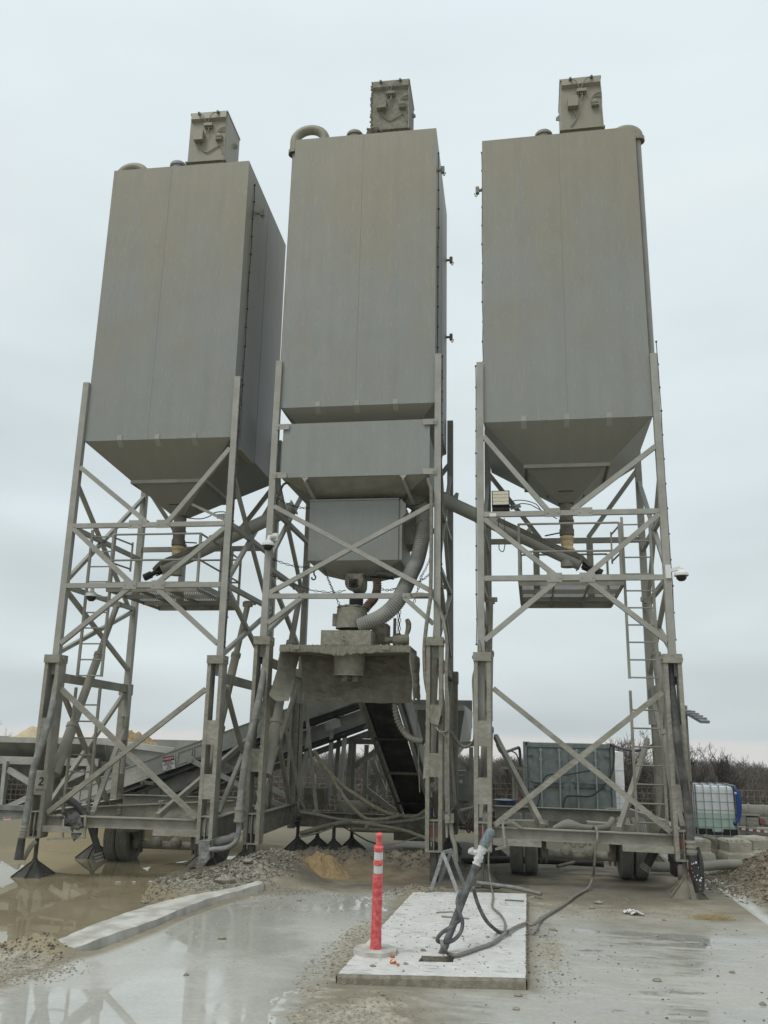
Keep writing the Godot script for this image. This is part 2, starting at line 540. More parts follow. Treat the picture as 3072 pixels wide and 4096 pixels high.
func ground_images() -> Array:
	var s := 1280
	var col := PackedByteArray(); col.resize(s * s * 3)
	var rou := PackedByteArray(); rou.resize(s * s)
	var a := ngen(0.5, 61, 4); var b := ngen(2.2, 62, 4); var c := ngen(14.0, 63, 2)
	var slurry := Vector3(0.415, 0.408, 0.365); var film := Vector3(0.475, 0.468, 0.425); var grey := Vector3(0.325, 0.315, 0.275)
	var mud := Vector3(0.088, 0.076, 0.055); var dirt := Vector3(0.235, 0.205, 0.15); var grit := Vector3(0.315, 0.285, 0.225); var sand := Vector3(0.25, 0.185, 0.105)
	for j in s:
		var z := GZ0 + (GZ1 - GZ0) * (j + 0.5) / s
		var kx := kerb_x(z)
		var sl := -1.72 + 0.24 * clampf((-8.5 - z) / 4.6, 0.0, 1.0)
		for i in s:
			var x := GX0 + (GX1 - GX0) * (i + 0.5) / s
			var n1 := a.get_noise_2d(x, z); var n2 := b.get_noise_2d(x, z * 2.0); var n3 := c.get_noise_2d(x, z)
			var q := dirt * (1.0 + 0.25 * n1 + 0.2 * n2); var r := 0.9
			# dim muddy earth under the towers
			var under := smoothstep(-12.9, -14.0, z + 0.5 * n1)
			q = q.lerp(mud.lerp(dirt, clampf(0.18 + n1 + 0.5 * n2, 0, 1)), under * (0.95 if x < 0.2 else 0.5))
			r = lerpf(r, 0.6, under * clampf(0.3 - n1 * 1.5, 0, 1))
			# slurry lane between kerb and slab, and its spread across the front
			var lane := smoothstep(kx - 0.05, kx + 0.12, x) * (1.0 - smoothstep(sl - 0.32, sl - 0.05, x + 0.22 * n2)) * smoothstep(-13.35, -12.9, z + 0.35 * n1 + 0.12 * n2)
			var ll := smoothstep(-4.85, -4.4, x + 0.25 * n2 - 0.25 * clampf(z + 8.0, 0.0, 2.0)) if z > -8.5 else 1.0
			lane *= ll
			var lc := slurry.lerp(film, clampf(0.5 + 1.4 * n1, 0, 1)) * (1.0 + 0.05 * n2)
			lc = lc.lerp(Vector3(0.30, 0.295, 0.27), clampf((-10.6 - z) / 2.4, 0, 1) * clampf(0.55 + 0.9 * n2 + n1, 0, 1))
			q = q.lerp(lc, lane); 
			var wet := clampf(0.16 + 0.45 * n1 + 0.12 * n2 - 0.2 * smoothstep(-9.3, -8.2, z + 0.4 * n2), 0.03, 0.4)
			r = lerpf(r, wet, lane)
			# slurry-washed hardstand on the right
			var right := smoothstep(0.05, 0.3, x) * smoothstep(-13.3, -11.2, z + 0.8 * n1 + 0.2 * n2)
			var front := smoothstep(-9.0, -8.6, z + 0.12 * n2) * smoothstep(-1.15, -0.2, x + 0.35 * n1 + 0.2 * n2)
			right = maxf(right, front) * (1.0 - smoothstep(4.2, 5.2, x))
			var smear := b.get_noise_2d(x * 0.5 + 40.0, z * 3.5)
			q = q.lerp(grey.lerp(slurry, clampf(0.25 + 0.9 * n1 + 0.4 * smoothstep(-11.0, -8.0, z), 0, 1)) * (1.0 + 0.08 * n2 + 0.16 * smear), right)
			var rr := clampf(0.42 + 0.35 * n1 + 0.3 * n2 + 0.5 * smear, 0.12, 0.85)
			# long standing-water streaks
			var pud := smoothstep(0.10, 0.22, b.get_noise_2d(x * 0.22 + 5.0, z * 1.1) + 0.25 * n2 + 0.42 * bump(x, z, 2.2, -11.35, 1.5, 0.55) - 0.22) 
			rr = lerpf(rr, 0.05, pud * right)
			q = q.lerp(Vector3(0.27, 0.265, 0.24), 0.75 * pud * right)
			r = lerpf(r, rr, right)
			# gritty tan strips
			var strip := bump(x, z, -1.82, -9.8, 0.25, 1.8) + 1.2 * bump(x, z, -1.3, -7.4, 0.55, 0.8) + bump(x, z, -5.25, -8.5, 0.75, 0.5) * 1.5 + bump(x, z, 0.35, -10.4, 0.2, 1.0) + bump(x, z, 0.5, -13.0, 1.6, 0.5) * 0.6
			strip = smoothstep(0.45, 0.85, strip + 0.45 * n2 + 0.25 * n1)
			q = q.lerp(grit * (1.0 + 0.3 * n2 + 0.3 * n3), strip * 0.9); r = lerpf(r, 0.85, strip)
			var sandy := smoothstep(0.3, 0.8, bump(x, z, -3.2, -14.6, 1.0, 0.7) + bump(x, z, -2.2, -14.6, 1.1, 0.5) * 0.7 + bump(x, z, -9.5, -18.5, 3.6, 1.5) * 1.6 + 0.25 * n2)
			q = q.lerp(sand * (0.8 + 0.3 * n2), sandy * 0.55); r = lerpf(r, 0.9, sandy)
			var pebble := bump(x, z, -4.6, -13.3, 1.0, 0.7)
			q = q.lerp(grit * (0.85 + 0.5 * n3), smoothstep(0.3, 0.6, pebble)); 
			if x > 3.2 and z < -12.4:
				var sp := smoothstep(3.2, 3.7, x + 0.2 * n2)
				q = q.lerp(Vector3(0.215, 0.18, 0.128) * (1.0 + 0.5 * n2 + 0.3 * n3), sp); r = lerpf(r, 0.95, sp)
				var trick := exp(-pow((x - 3.3 - 0.12 * n1) / 0.14, 2))
				q = q.lerp(film, 0.7 * trick); r = lerpf(r, 0.2, trick)
			if x < minf(kx, pool_edge(z) if z < -12.0 else 9.0) - 0.2 and z < -8.7:
				q = q.lerp(Vector3(0.27, 0.225, 0.135), 0.8)
			q *= 1.0 + 0.09 * n3
			# fade to the far field colour at the sheet's edge
			var e := maxf(maxf(smoothstep(-20.5, -21.8, z), smoothstep(5.0, 5.9, x)), smoothstep(-10.0, -10.9, x))
			q = q.lerp(Vector3(0.20, 0.175, 0.12), e); r = lerpf(r, 0.95, e)
			var cc := Color(q.x, q.y, q.z).linear_to_srgb()
			var o := (j * s + i) * 3
			col[o] = clampi(int(cc.r * 255.0), 0, 255); col[o + 1] = clampi(int(cc.g * 255.0), 0, 255); col[o + 2] = clampi(int(cc.b * 255.0), 0, 255)
			rou[j * s + i] = clampi(int(r * 255.0), 5, 255)
	return [Image.create_from_data(s, s, false, Image.FORMAT_RGB8, col), Image.create_from_data(s, s, false, Image.FORMAT_L8, rou)]


func ground():
	var xs := []; var zs := []
	for x in [-420.0, -160.0, -70.0, -36.0, -22.0, -15.0]: xs.append(x)
	var x := -11.0
	while x < 6.0: xs.append(x); x += 0.07
	for e in [6.0, 8.0, 12.0, 20.0, 36.0, 70.0, 160.0, 420.0]: xs.append(e)
	for z in [60.0, 20.0, 4.0, -1.0, -3.0]: zs.append(z)
	var z := -5.0
	while z > -20.0: zs.append(z); z -= 0.07
	for e in [-20.0, -20.5, -21.0, -22.0, -23.5, -25.0, -28.0, -32.0, -40.0, -60.0, -100.0, -150.0, -200.0, -420.0]: zs.append(e)
	var w := xs.size(); var h := zs.size()
	var v := PackedVector3Array(); var uv := PackedVector2Array(); var uv2 := PackedVector2Array(); var ix := PackedInt32Array()
	for j in h:
		for i in w:
			v.append(Vector3(xs[i], gh(xs[i], zs[j]), zs[j]))
			uv.append(Vector2((xs[i] - GX0) / (GX1 - GX0), (zs[j] - GZ0) / (GZ1 - GZ0)))
			uv2.append(Vector2(xs[i], zs[j]) * 0.8)
	var n := PackedVector3Array(); n.resize(w * h)
	for j in h:
		for i in w:
			var a := v[j * w + mini(i + 1, w - 1)] - v[j * w + maxi(i - 1, 0)]
			var b := v[maxi(j - 1, 0) * w + i] - v[mini(j + 1, h - 1) * w + i]
			n[j * w + i] = b.cross(a).normalized()
			if n[j * w + i].y < 0: n[j * w + i] = -n[j * w + i]
	for j in h - 1:
		for i in w - 1:
			var k := j * w + i
			ix.append_array([k, k + w, k + 1, k + 1, k + w, k + w + 1])
	var arr := []; arr.resize(Mesh.ARRAY_MAX)
	arr[Mesh.ARRAY_VERTEX] = v; arr[Mesh.ARRAY_NORMAL] = n; arr[Mesh.ARRAY_TEX_UV] = uv; arr[Mesh.ARRAY_TEX_UV2] = uv2; arr[Mesh.ARRAY_INDEX] = ix
	var me := ArrayMesh.new()
	me.add_surface_from_arrays(Mesh.PRIMITIVE_TRIANGLES, arr)
	var m := StandardMaterial3D.new()
	var ims := ground_images()
	m.albedo_texture = ImageTexture.create_from_image(ims[0])
	m.roughness_texture = ImageTexture.create_from_image(ims[1])
	m.roughness_texture_channel = BaseMaterial3D.TEXTURE_CHANNEL_RED
	m.roughness = 1.0
	m.texture_repeat = false
	var o := MeshInstance3D.new()
	o.name = "ground"; o.mesh = me; o.material_override = m
	add_child(o)
	o.set_meta("kind", "structure")
	o.set_meta("label", "muddy slurry-washed yard with bare dirt around the silos")
	# silty standing water on the left
	var g := Geo.new()
	var yw := -0.2
	var rim := [[-30.0, -8.3], [-4.45, -8.3], [-4.0, -11.2], [-4.3, -13.4], [-4.6, -15.2], [-4.4, -19.0], [-30.0, -19.4]]
	for i in range(1, rim.size() - 1):
		g.flat(Vector3(rim[0][0], yw, rim[0][1]), Vector3(rim[i][0], yw, rim[i][1]), Vector3(rim[i + 1][0], yw, rim[i + 1][1]), Vector3.UP)
	var wm := StandardMaterial3D.new()
	wm.albedo_texture = ntex(0.01, 71, [[0.2, lin(.255, .215, .135)], [0.8, lin(.31, .265, .175)]])
	wm.uv1_triplanar = true; wm.uv1_world_triplanar = true; wm.uv1_scale = Vector3.ONE * 0.15
	wm.roughness = 0.02
	wm.normal_enabled = true; wm.normal_texture = nnorm(0.02, 72, 0.5); wm.normal_scale = 0.05
	var wo := solo("water", "silty tan standing water pooled around the left tower", "", g, wm, "", "structure")
	wo.remove_meta("category") if wo.has_meta("category") else null


# ---------- the three silo towers, each in its own axes: x across, front face at z = 0, depth towards -z
var TW := {}


func tower(id: String):
	var sx := 1.0 if id == "right" else -1.0
	var mid := id == "middle"
	var dy := 0.28 if mid else 0.0
	var at: Vector3 = {"left": Vector3(-6.739, -0.07, -14.557), "middle": Vector3(-2.862, 0, -14.632), "right": Vector3(1.02, 0, -14.439)}[id]
	var rot: Vector3 = {"left": Vector3(0.0071, 0.0198, 0.0042), "middle": Vector3(-0.0012, 0.0037, -0.0007), "right": Vector3(-0.0064, -0.0234, -0.0049)}[id]
	var t := Node3D.new()
	t.name = numbered("silo_tower")
	add_child(t)
	t.position = at; t.rotation = rot
	TW[id] = Transform3D(Basis.from_euler(rot), at)
	t.set_meta("label", {"left": "dust-grey silo tower standing with its feet in the brown pool", "middle": "taller dust-grey silo tower over the mixer hood and muddy loading lane", "right": "dust-grey silo tower with a ladder on its right, in front of the shipping container"}[id])
	t.set_meta("category", "silo tower")
	t.set_meta("group", "silo towers of the batching plant")
	var P := func(x: float, y: float, z: float) -> Vector3: return Vector3(sx * x, y, z)
	var D := 3.2 if id == "left" else 3.014
	var y0 := 8.364 if mid else (7.83 if id == "left" else 7.869)
	var y1 := 14.474 if mid else (13.99 if id == "left" else 13.979)
	# --- silo body: roof, eight wall panels, weld seams
	var g := Geo.new()
	g.box(Vector3(-1.5, y1, -D), Vector3(1.5, y1 + 0.012, 0.0))
	var body := put(t, "silo_body", g, M.silo)
	for side in 4:
		for k in 2:
			g = Geo.new()
			var a := -1.5 + 1.5 * k; var b := a + 1.5
			var za := -D * 0.5 * k; var zb := za - D * 0.5
			match side:
				0: g.box(Vector3(a, y0, -0.012), Vector3(b, y1, 0.0))
				1: g.box(Vector3(a, y0, -D), Vector3(b, y1, -D + 0.012))
				2: g.box(Vector3(1.488, y0, zb), Vector3(1.5, y1, za - 0.012 * (1 - k)))
				3: g.box(Vector3(-1.5, y0, zb), Vector3(-1.488, y1, za - 0.012 * (1 - k)))
			put(body, "wall_panel", g, M.silo)
	var seam_x := 0.02 if id == "right" else -0.2 if id == "left" else -0.03
	for s in [[Vector3(seam_x, y0, 0.0), Vector3(seam_x, y1, 0.0)], [Vector3(1.5, y0, -D * 0.5), Vector3(1.5, y1, -D * 0.5)], [Vector3(-1.5, y0, -D * 0.5), Vector3(-1.5, y1, -D * 0.5)]]:
		g = Geo.new()
		g.tube(s, 0.004, 6)
		put(body, "weld_seam", g, M.silo)
	# --- hopper
	g = Geo.new()
	var yb := y0 - 1.18
	var o4 := [Vector3(-1.5, y0, 0), Vector3(1.5, y0, 0), Vector3(1.5, y0, -D), Vector3(-1.5, y0, -D)]
	var i4 := [Vector3(-0.14, yb, -1.37), Vector3(0.14, yb, -1.37), Vector3(0.14, yb, -1.65), Vector3(-0.14, yb, -1.65)]
	for k in 4:
		var mm: Vector3 = (o4[k] + o4[(k + 1) % 4]) * 0.5 - Vector3(0, y0 + 1.0, -D * 0.5)
		g.quad(o4[k], o4[(k + 1) % 4], i4[(k + 1) % 4], i4[k], mm)
	var hop := put(t, "hopper", g, M.silo)
	g = Geo.new()
	var ry := y0 - 0.62
	for s in [[Vector3(-0.78, ry, -0.72), Vector3(0.78, ry, -0.72)], [Vector3(-0.78, ry, -D + 0.72), Vector3(0.78, ry, -D + 0.72)], [Vector3(-0.78, ry, -0.715), Vector3(-0.78, ry, -D + 0.715)], [Vector3(0.78, ry, -0.715), Vector3(0.78, ry, -D + 0.715)]]:
		g.bar(s[0], s[1], 0.03, 0.11)
	put(hop, "collar_ring", g, M.steel)
	for lx in [-0.77, 0.0, 0.75]:
		g = Geo.new()
		g.box(Vector3(lx - 0.05, y0 + 0.002, 0.001), Vector3(lx + 0.05, y0 + 0.10, 0.012))
		g.hexa([Vector3(lx - 0.05, y0 + 0.002, 0.012), Vector3(lx + 0.05, y0 + 0.002, 0.012), Vector3(lx + 0.05, y0 - 0.11, -0.12), Vector3(lx - 0.05, y0 - 0.11, -0.12), Vector3(lx - 0.05, y0 + 0.01, 0.0), Vector3(lx + 0.05, y0 + 0.01, 0.0), Vector3(lx + 0.05, y0 - 0.10, -0.13), Vector3(lx - 0.05, y0 - 0.10, -0.13)])
		put(hop, "lap_plate", g, M.steel)
	g = Geo.new()
	for k in 10:
		var a0 := TAU * k / 10
		g.tube([Vector3(cos(a0) * 0.36, yb + 0.17, -1.5 + sin(a0) * 0.36), Vector3(cos(a0 + 0.63) * 0.36, yb + 0.17, -1.5 + sin(a0 + 0.63) * 0.36)], 0.008, 5, false)
	put(hop, "air_pad_line", g, M.dark)
	if not mid:
		g = Geo.new()
		g.lathe(Vector3(0, yb - 0.62, -1.51), Vector3.UP, [[0.0, 0.0], [0.14, 0.0], [0.14, 0.12], [0.125, 0.12], [0.125, 0.27], [0.145, 0.27], [0.145, 0.31], [0.13, 0.31], [0.13, 0.66]], 18)
		put(t, "spout", g, M.mud)
		g = Geo.new()
		var pr := []
		for k in 15:
			var u := k / 14.0
			pr.append([0.122 + 0.014 * sin(u * 9.4 + 0.6) + 0.012 * sin(u * 17.0), u * 0.32])
		g.lathe(Vector3(0, yb - 0.94, -1.51), Vector3.UP, pr, 18)
		put(t, "sleeve", g, M.tan)
	# --- long sliding legs
	var ltop := 9.06 + dy
	for s in [-1, 1]:
		g = Geo.new()
		g.box(Vector3(s * 1.565 - 0.06, (2.45 if id == "right" and s < 0 else 3.3) + dy, -0.06), Vector3(s * 1.565 + 0.06, ltop, 0.065))
		put(t, "leg", g, M.steel)
		g = Geo.new()
		g.box(Vector3(s * 1.585 - 0.065, 2.6 + dy, -D - 0.06), Vector3(s * 1.585 + 0.065, ltop - 0.2, -D + 0.07))
		put(t, "leg", g, M.steel)
	# --- braces of the upper frame
	var br := []
	if mid:
		br += [[Vector3(-1.5, 4.675, .03), Vector3(1.5, 4.675, .03), .09], [Vector3(-1.5, 6.37, .03), Vector3(1.5, 4.74, .03), .08], [Vector3(1.5, 6.37, .022), Vector3(-1.5, 4.74, .022), .08],
			[Vector3(-0.9, 4.64, .03), Vector3(-1.5, 4.18, .03), .08], [Vector3(0.98, 4.64, .03), Vector3(1.5, 4.18, .03), .08]]
	else:
		br += [[P.call(-1.5, 6.10, .03), P.call(1.5, 6.10, .03), .09], [P.call(-1.5, 4.945, .03), P.call(1.5, 4.945, .03), .09],
			[P.call(-1.5, 7.58, .03), P.call(-.37, 6.14, .03), .085], [P.call(1.5, 7.28, .03), P.call(.03, 6.14, .03), .085],
			[P.call(-1.5, 6.02, .03), P.call(-.27, 4.98, .03), .085], [P.call(1.5, 6.05, .03), P.call(.25, 4.99, .03), .085],
			[P.call(-.25, 4.91, .03), P.call(-1.5, 3.87, .03), .085], [P.call(.25, 4.91, .03), P.call(1.5, 3.87, .03), .085]]
	var yk := 6.32 + dy
	br += [[P.call(-1.58, yk, -D), P.call(1.58, yk, -D), .11], [P.call(1.55, yk + 1.5, -D + .02), P.call(.5, yk + .06, -D + .02), .09], [P.call(-1.55, yk + 1.5, -D + .02), P.call(-.5, yk + .06, -D + .02), .09]]
	for s in [-1.585, 1.585]:
		br += [[Vector3(s, 6.1 + dy, 0), Vector3(s, 6.1 + dy, -D), .09], [Vector3(s, 4.95 + dy, 0), Vector3(s, 4.95 + dy, -D), .09],
			[Vector3(s, 5.05 + dy, -.05), Vector3(s, 7.55 + dy, -D + .05), .075], [Vector3(s * 1.003, 7.0 + dy, -.05), Vector3(s * 1.003, 4.95 + dy, -D + .3), .065],
			[Vector3(s, 4.9 + dy, -.05), Vector3(s, 3.6 + dy, -D + .05), .075], [Vector3(s * 1.003, 3.7 + dy, -.05), Vector3(s * 1.003, 4.9 + dy, -D + .05), .075]]
	for e in br:
		g = Geo.new()
		g.bar(e[0], e[1], 0.075, e[2])
		put(t, "brace", g, M.steel)
	# --- lower frame: ladder-like columns that hold the legs
	var cb := 0.48 if mid else 0.53
	var lm: Material = M.cake if mid else M.low
	for s in [-1, 1]:
		var xi: float = s * 1.43; var xo: float = s * 1.645
		g = Geo.new()
		for xx in [xi, xo]: g.box(Vector3(xx - 0.033, cb, -0.07), Vector3(xx + 0.033, 3.52 + dy, 0.2))
		var col := put(t, "column", g, lm)
		g = Geo.new()
		g.box(Vector3(s * 1.538 - 0.15, 3.505 + dy, -0.085), Vector3(s * 1.538 + 0.15, 3.65 + dy, 0.225))
		put(col, "cap", g, lm)
		g = Geo.new()
		g.tube([Vector3(s * 1.538 - 0.175, 3.58 + dy, 0.1), Vector3(s * 1.538 + 0.175, 3.58 + dy, 0.1)], 0.03, 10)
		put(col, "pin", g, lm)
		for yy in ([[2.5, 2.79], [1.62, 2.0]] if mid else [[2.12, 2.53], [1.22, 1.63]]):
			g = Geo.new()
			g.box(Vector3(s * 1.538 - 0.08, yy[0], 0.185), Vector3(s * 1.538 + 0.08, yy[1], 0.194))
			put(col, "batten", g, lm)
		g = Geo.new()
		g.box(Vector3(s * 1.538 - 0.076, 0.93, -0.06), Vector3(s * 1.538 + 0.076, 0.95, 0.195))
		g.box(Vector3(s * 1.538 - 0.14, cb - 0.025, -0.06), Vector3(s * 1.538 + 0.14, cb, 0.21))
		g.box(Vector3(s * 1.538 - 0.006, cb, 0.15), Vector3(s * 1.538 + 0.006, 0.93, 0.19))
		put(col, "shelf", g, lm)
		for k in [-1, 1]:
			g = Geo.new()
			g.box(Vector3(s * 1.538 + k * 0.04 - 0.03, 0.62, 0.1), Vector3(s * 1.538 + k * 0.04 + 0.03, 0.9, 0.12))
			put(col, "lamp_plate", g, M.steel)
			g = Geo.new()
			var oval := []
			for q in 14:
				var aa := TAU * q / 14
				oval.append(Vector3(s * 1.538 + k * 0.04 + cos(aa) * 0.02, 0.77 + sin(aa) * 0.022 + (0.075 if sin(aa) > 0.0 else -0.075), 0.12))
			g.prism(oval, Vector3(0, 0, 0.012))
			var dull: bool = id == "left" or (mid and s < 0)
			put(col, "tail_lamp", g, M.steel if dull else M.lens)
		# rear sleeve
		g = Geo.new()
		for zz in [-D + 0.02, -D - 0.24]: g.box(Vector3(s * 1.66 - 0.07, 0.4, zz - 0.035), Vector3(s * 1.66 + 0.07, 3.2 + dy, zz + 0.035))
		var rc := put(t, "rear_column", g, lm)
		g = Geo.new()
		g.box(Vector3(s * 1.66 - 0.085, 3.06 + dy, -D - 0.29), Vector3(s * 1.66 + 0.085, 3.3 + dy, -D + 0.07))
		put(rc, "cap", g, lm)
		for yy in [2.1 + dy, 1.1]:
			g = Geo.new()
			g.box(Vector3(s * 1.66 - 0.06, yy, -D - 0.205), Vector3(s * 1.66 + 0.06, yy + 0.3, -D - 0.015))
			put(rc, "batten", g, lm)
		# side frame
		for e in [[Vector3(s * 1.6, 3.27 + dy, -.08), Vector3(s * 1.6, 3.2 + dy, -D + .06), .16], [Vector3(s * 1.6, 3.1 + dy, -.3), Vector3(s * 1.6, .75, -D + .3), .075], [Vector3(s * 1.608, 3.08 + dy, -D + .1), Vector3(s * 1.608, .95, -.3), .075]]:
			g = Geo.new()
			g.bar(e[0], e[1], 0.075, e[2])
			put(t, "side_beam" if e[2] > 0.1 else "brace", g, lm)
		g = Geo.new()
		g.ibeam(Vector3(s * 1.6, 0.72, -0.1), Vector3(s * 1.6, 0.72, -D - 0.3), 0.14, 0.36)
		put(t, "chassis_rail", g, M.mud if mid else M.low)
		# telescoping ram
		var rx: float = s * (1.5 if id == "right" else 1.42)
		var top := Vector3(rx, 4.85 + dy, -1.95); var bot := Vector3(rx, 1.55, -0.12)
		g = Geo.new()
		g.tube([bot, bot.lerp(top, 0.26)], 0.1, 14)
		g.tube([bot.lerp(top, 0.245), bot.lerp(top, 0.265)], 0.115, 14)
		g.tube([bot.lerp(top, 0.26), bot.lerp(top, 0.68)], 0.082, 14)
		g.tube([bot.lerp(top, 0.665), bot.lerp(top, 0.685)], 0.096, 14)
		g.tube([bot.lerp(top, 0.68), top], 0.06, 12)
		g.bar(top + Vector3(-0.09, 0.02, 0), top + Vector3(0.09, 0.02, 0), 0.12, 0.1)
		put(t, "hydraulic_ram", g, M.low)
		g = Geo.new()
		g.bar(Vector3(s * 1.585, 4.9 + dy, -1.95), Vector3(s * 1.36, 4.9 + dy, -1.95), 0.1, 0.08)
		put(t, "ram_bracket", g, M.steel)
		# jacks: a screw leg on a gusseted pyramid foot
		for zz in [0.02 if id == "left" else 0.1, -2.25 if id == "left" else -D - 0.1]:
			var jy: float = 0.0
			var fy: float = gh(at.x + s * 1.54, at.z + zz) - at.y
			if id == "left" and s < 0: fy = -0.15
			jack(t, Vector3(s * 1.54, fy, zz), cb, M.mud if (id == "right" and s > 0) else M.darksteel, not (mid and zz > 0.0))
	if not mid:
		for e in [[P.call(-1.36, 3.06, .1), P.call(1.36, .92, .1)], [P.call(1.36, 3.04, .092), P.call(-1.36, .9, .092)]]:
			if id == "left": e = [e[0], e[1]]
			g = Geo.new()
			g.bar(e[0], e[1], 0.07, 0.085)
			put(t, "brace", g, M.low)
		g = Geo.new()
		g.ibeam(Vector3(-1.39, 0.785, 0.02), Vector3(1.39, 0.785, 0.02), 0.16, 0.18)
		put(t, "cross_beam", g, M.low)
		for k in [-1, 1]:
			g = Geo.new()
			g.bar(Vector3(k * 1.39, 0.66, 0.13), Vector3(k * 0.62, 0.66, 0.13), 0.09, 0.1)
			put(t, "bumper_channel", g, M.low)
		g = Geo.new()
		g.ibeam(Vector3(-1.5, 0.86, -D - 0.1), Vector3(1.5, 0.86, -D - 0.1), 0.16, 0.24)
		put(t, "cross_beam", g, M.low)
		# slanting rear stays seen through the frame
		for k in [-1, 1]:
			g = Geo.new()
			g.bar(Vector3(k * 1.46, 2.3, -2.9), Vector3(k * 0.6, 0.9, -0.05), 0.08, 0.1)
			put(t, "brace", g, M.low)
		for gx in [-.3, .25]:
			for gy in [4.945, 6.1]:
				g = Geo.new()
				g.box(Vector3(sx * gx - .13, gy - .075, .071), Vector3(sx * gx + .13, gy + .085, .079))
				for bx in [-.09, .09]: g.tube([Vector3(sx * gx + bx, gy, .079), Vector3(sx * gx + bx, gy, .092)], .014, 6)
				put(t, "gusset_plate", g, M.steel)
		axle(t, -2.2 if id == "left" else -1.38, 0.3 if id == "left" else 0.5)
		ladder(t, P)
		platform(t, P, D)
	else:
		g = Geo.new()
		g.ibeam(Vector3(-1.5, 0.58, -D - 0.1), Vector3(1.5, 0.58, -D - 0.1), 0.18, 0.28)
		put(t, "cross_beam", g, M.mud)
		for e in [[Vector3(-1.824, 2.94, -2.2), Vector3(-1.452, 0.976, -2.9)], [Vector3(-1.43, 2.929, -2.8), Vector3(-1.087, 0.711, -2.8)], [Vector3(-1.547, 2.936, -3), Vector3(-1.52, 0.967, -3)], [Vector3(-1.745, 3.278, -2.9), Vector3(-1.741, 0.864, -2.9)], [Vector3(1.646, 3.245, -2.8), Vector3(1.6, 2.113, -2.8)], [Vector3(1.593, 2.319, -2.9), Vector3(1.699, 0.96, -2.9)]]:
			g = Geo.new()
			g.bar(e[0], e[1], .06, .06, Vector3(0, 0, 1))
			put(t, "brace", g, M.low)
	# --- roof fittings: vent elbow and its down pipe, round hatch
	g = Geo.new()
	var bend := []
	var ez := -0.3
	var r0: float = {"left": .29, "middle": .33, "right": .22}[id]
	var ry2: float = {"left": .24, "middle": .27, "right": .18}[id]
	var rise: float = {"left": .05, "middle": .21, "right": 0.0}[id]
	var ex: float = {"left": 1.22, "middle": 1.27, "right": 1.37}[id]
	for k in 13:
		var a := PI * k / 12
		bend.append(P.call(ex + r0 * cos(a), y1 + rise + ry2 * sin(a), ez))
	if id != "left": bend.push_front(P.call(ex + r0, y1 - 0.12, ez))
	if rise > 0.0: bend.append(P.call(ex - r0, y1, ez))
	g.tube(bend, 0.105, 14)
	if id != "left": g.tube([P.call(ex + r0, y1 - 0.12, ez), P.call(ex + r0, y1 - 0.03, ez)], 0.13, 14)
	var vent := put(t, "vent_pipe", g, M.silo)
	g = Geo.new()
	if id != "left":
		g.tube([P.call(1.575, 9.1 + dy, ez), P.call(1.575, y1 - 0.1, ez)], 0.07, 12)
		put(vent, "down_pipe", g, M.steel)
	g = Geo.new()
	var hx := -0.26 if id == "right" else (-0.19 if id == "left" else -0.28)
	g.lathe(Vector3(hx, y1, -0.3), Vector3.UP, [[0.15, 0.0], [0.15, 0.2], [0.18, 0.2], [0.18, 0.25], [0.15, 0.29], [0.08, 0.33], [0.02, 0.34], [0.02, 0.37], [0.0, 0.37]], 20)
	put(t, "roof_hatch", g, M.galv if id == "left" else M.silo)
	# --- cable runs clipped down the corners
	for c in [[Vector3(1.515, y1 - 0.25, -0.45), Vector3(1.515, y0, -0.45), M.dark], [Vector3(sx * -1.64, 9.0, 0.02), Vector3(sx * -1.64, 3.8, 0.02), M.cable], [Vector3(1.64, 9.3, 0.02), Vector3(1.64, 3.9, 0.02), M.cable]]:
		if id == "right" and c[0].x > 1.5: c = [Vector3(-1.507, y1 - 0.25, -0.03), Vector3(-1.507, 9.1, -0.03), M.dark] if c[0].y > 10.0 else c
		g = Geo.new()
		var pts := []
		var len: float = c[0].y - c[1].y
		var kk := int(len / 0.42)
		for k in kk + 1:
			pts.append(c[0].lerp(c[1], float(k) / kk) + Vector3(rng.randf_range(-.008, .008), 0, rng.randf_range(-.01, .01)))
			g.obox(pts[-1], Vector3(0.034, 0.024, 0.03), Basis())
		g.tube(pts, 0.008, 5)
		put(t, "cable_run", g, c[2])
	# level indicator on the wall
	for e in ([[1.5, y1 - 0.75, -0.75]] if id == "left" else ([[1.5, y1 - 0.75, -0.35], [1.5, y1 - 1.3, -2.9], [1.5, y1 - 3.3, -2.9]] if mid else [[-1.5, y1 - 1.0, -0.2]])):
		g = Geo.new()
		var s2: float = signf(e[0])
		g.tube([Vector3(e[0], e[1], e[2]), Vector3(e[0] + s2 * 0.09, e[1], e[2])], 0.03, 8)
		g.box(Vector3(e[0] + s2 * 0.11 - 0.035, e[1] - 0.07, e[2] - 0.04), Vector3(e[0] + s2 * 0.11 + 0.035, e[1] + 0.07, e[2] + 0.04))
		g.tube(spline([Vector3(e[0] + s2 * 0.1, e[1] - 0.08, e[2]), Vector3(e[0] + s2 * 0.14, e[1] - 0.14, e[2]), Vector3(e[0] + s2 * 0.17, e[1] - 0.06, e[2])], 4), 0.01, 5)
		put(t, "level_sensor", g, M.low)
	if id == "left":
		g = Geo.new()      # stiffener box low on the inner wall
		g.box(Vector3(1.5, 7.65, -1.15), Vector3(1.62, 8.55, -0.25))
		put(t, "wall_stiffener", g, M.silo)
	dust_collector(id, y1)


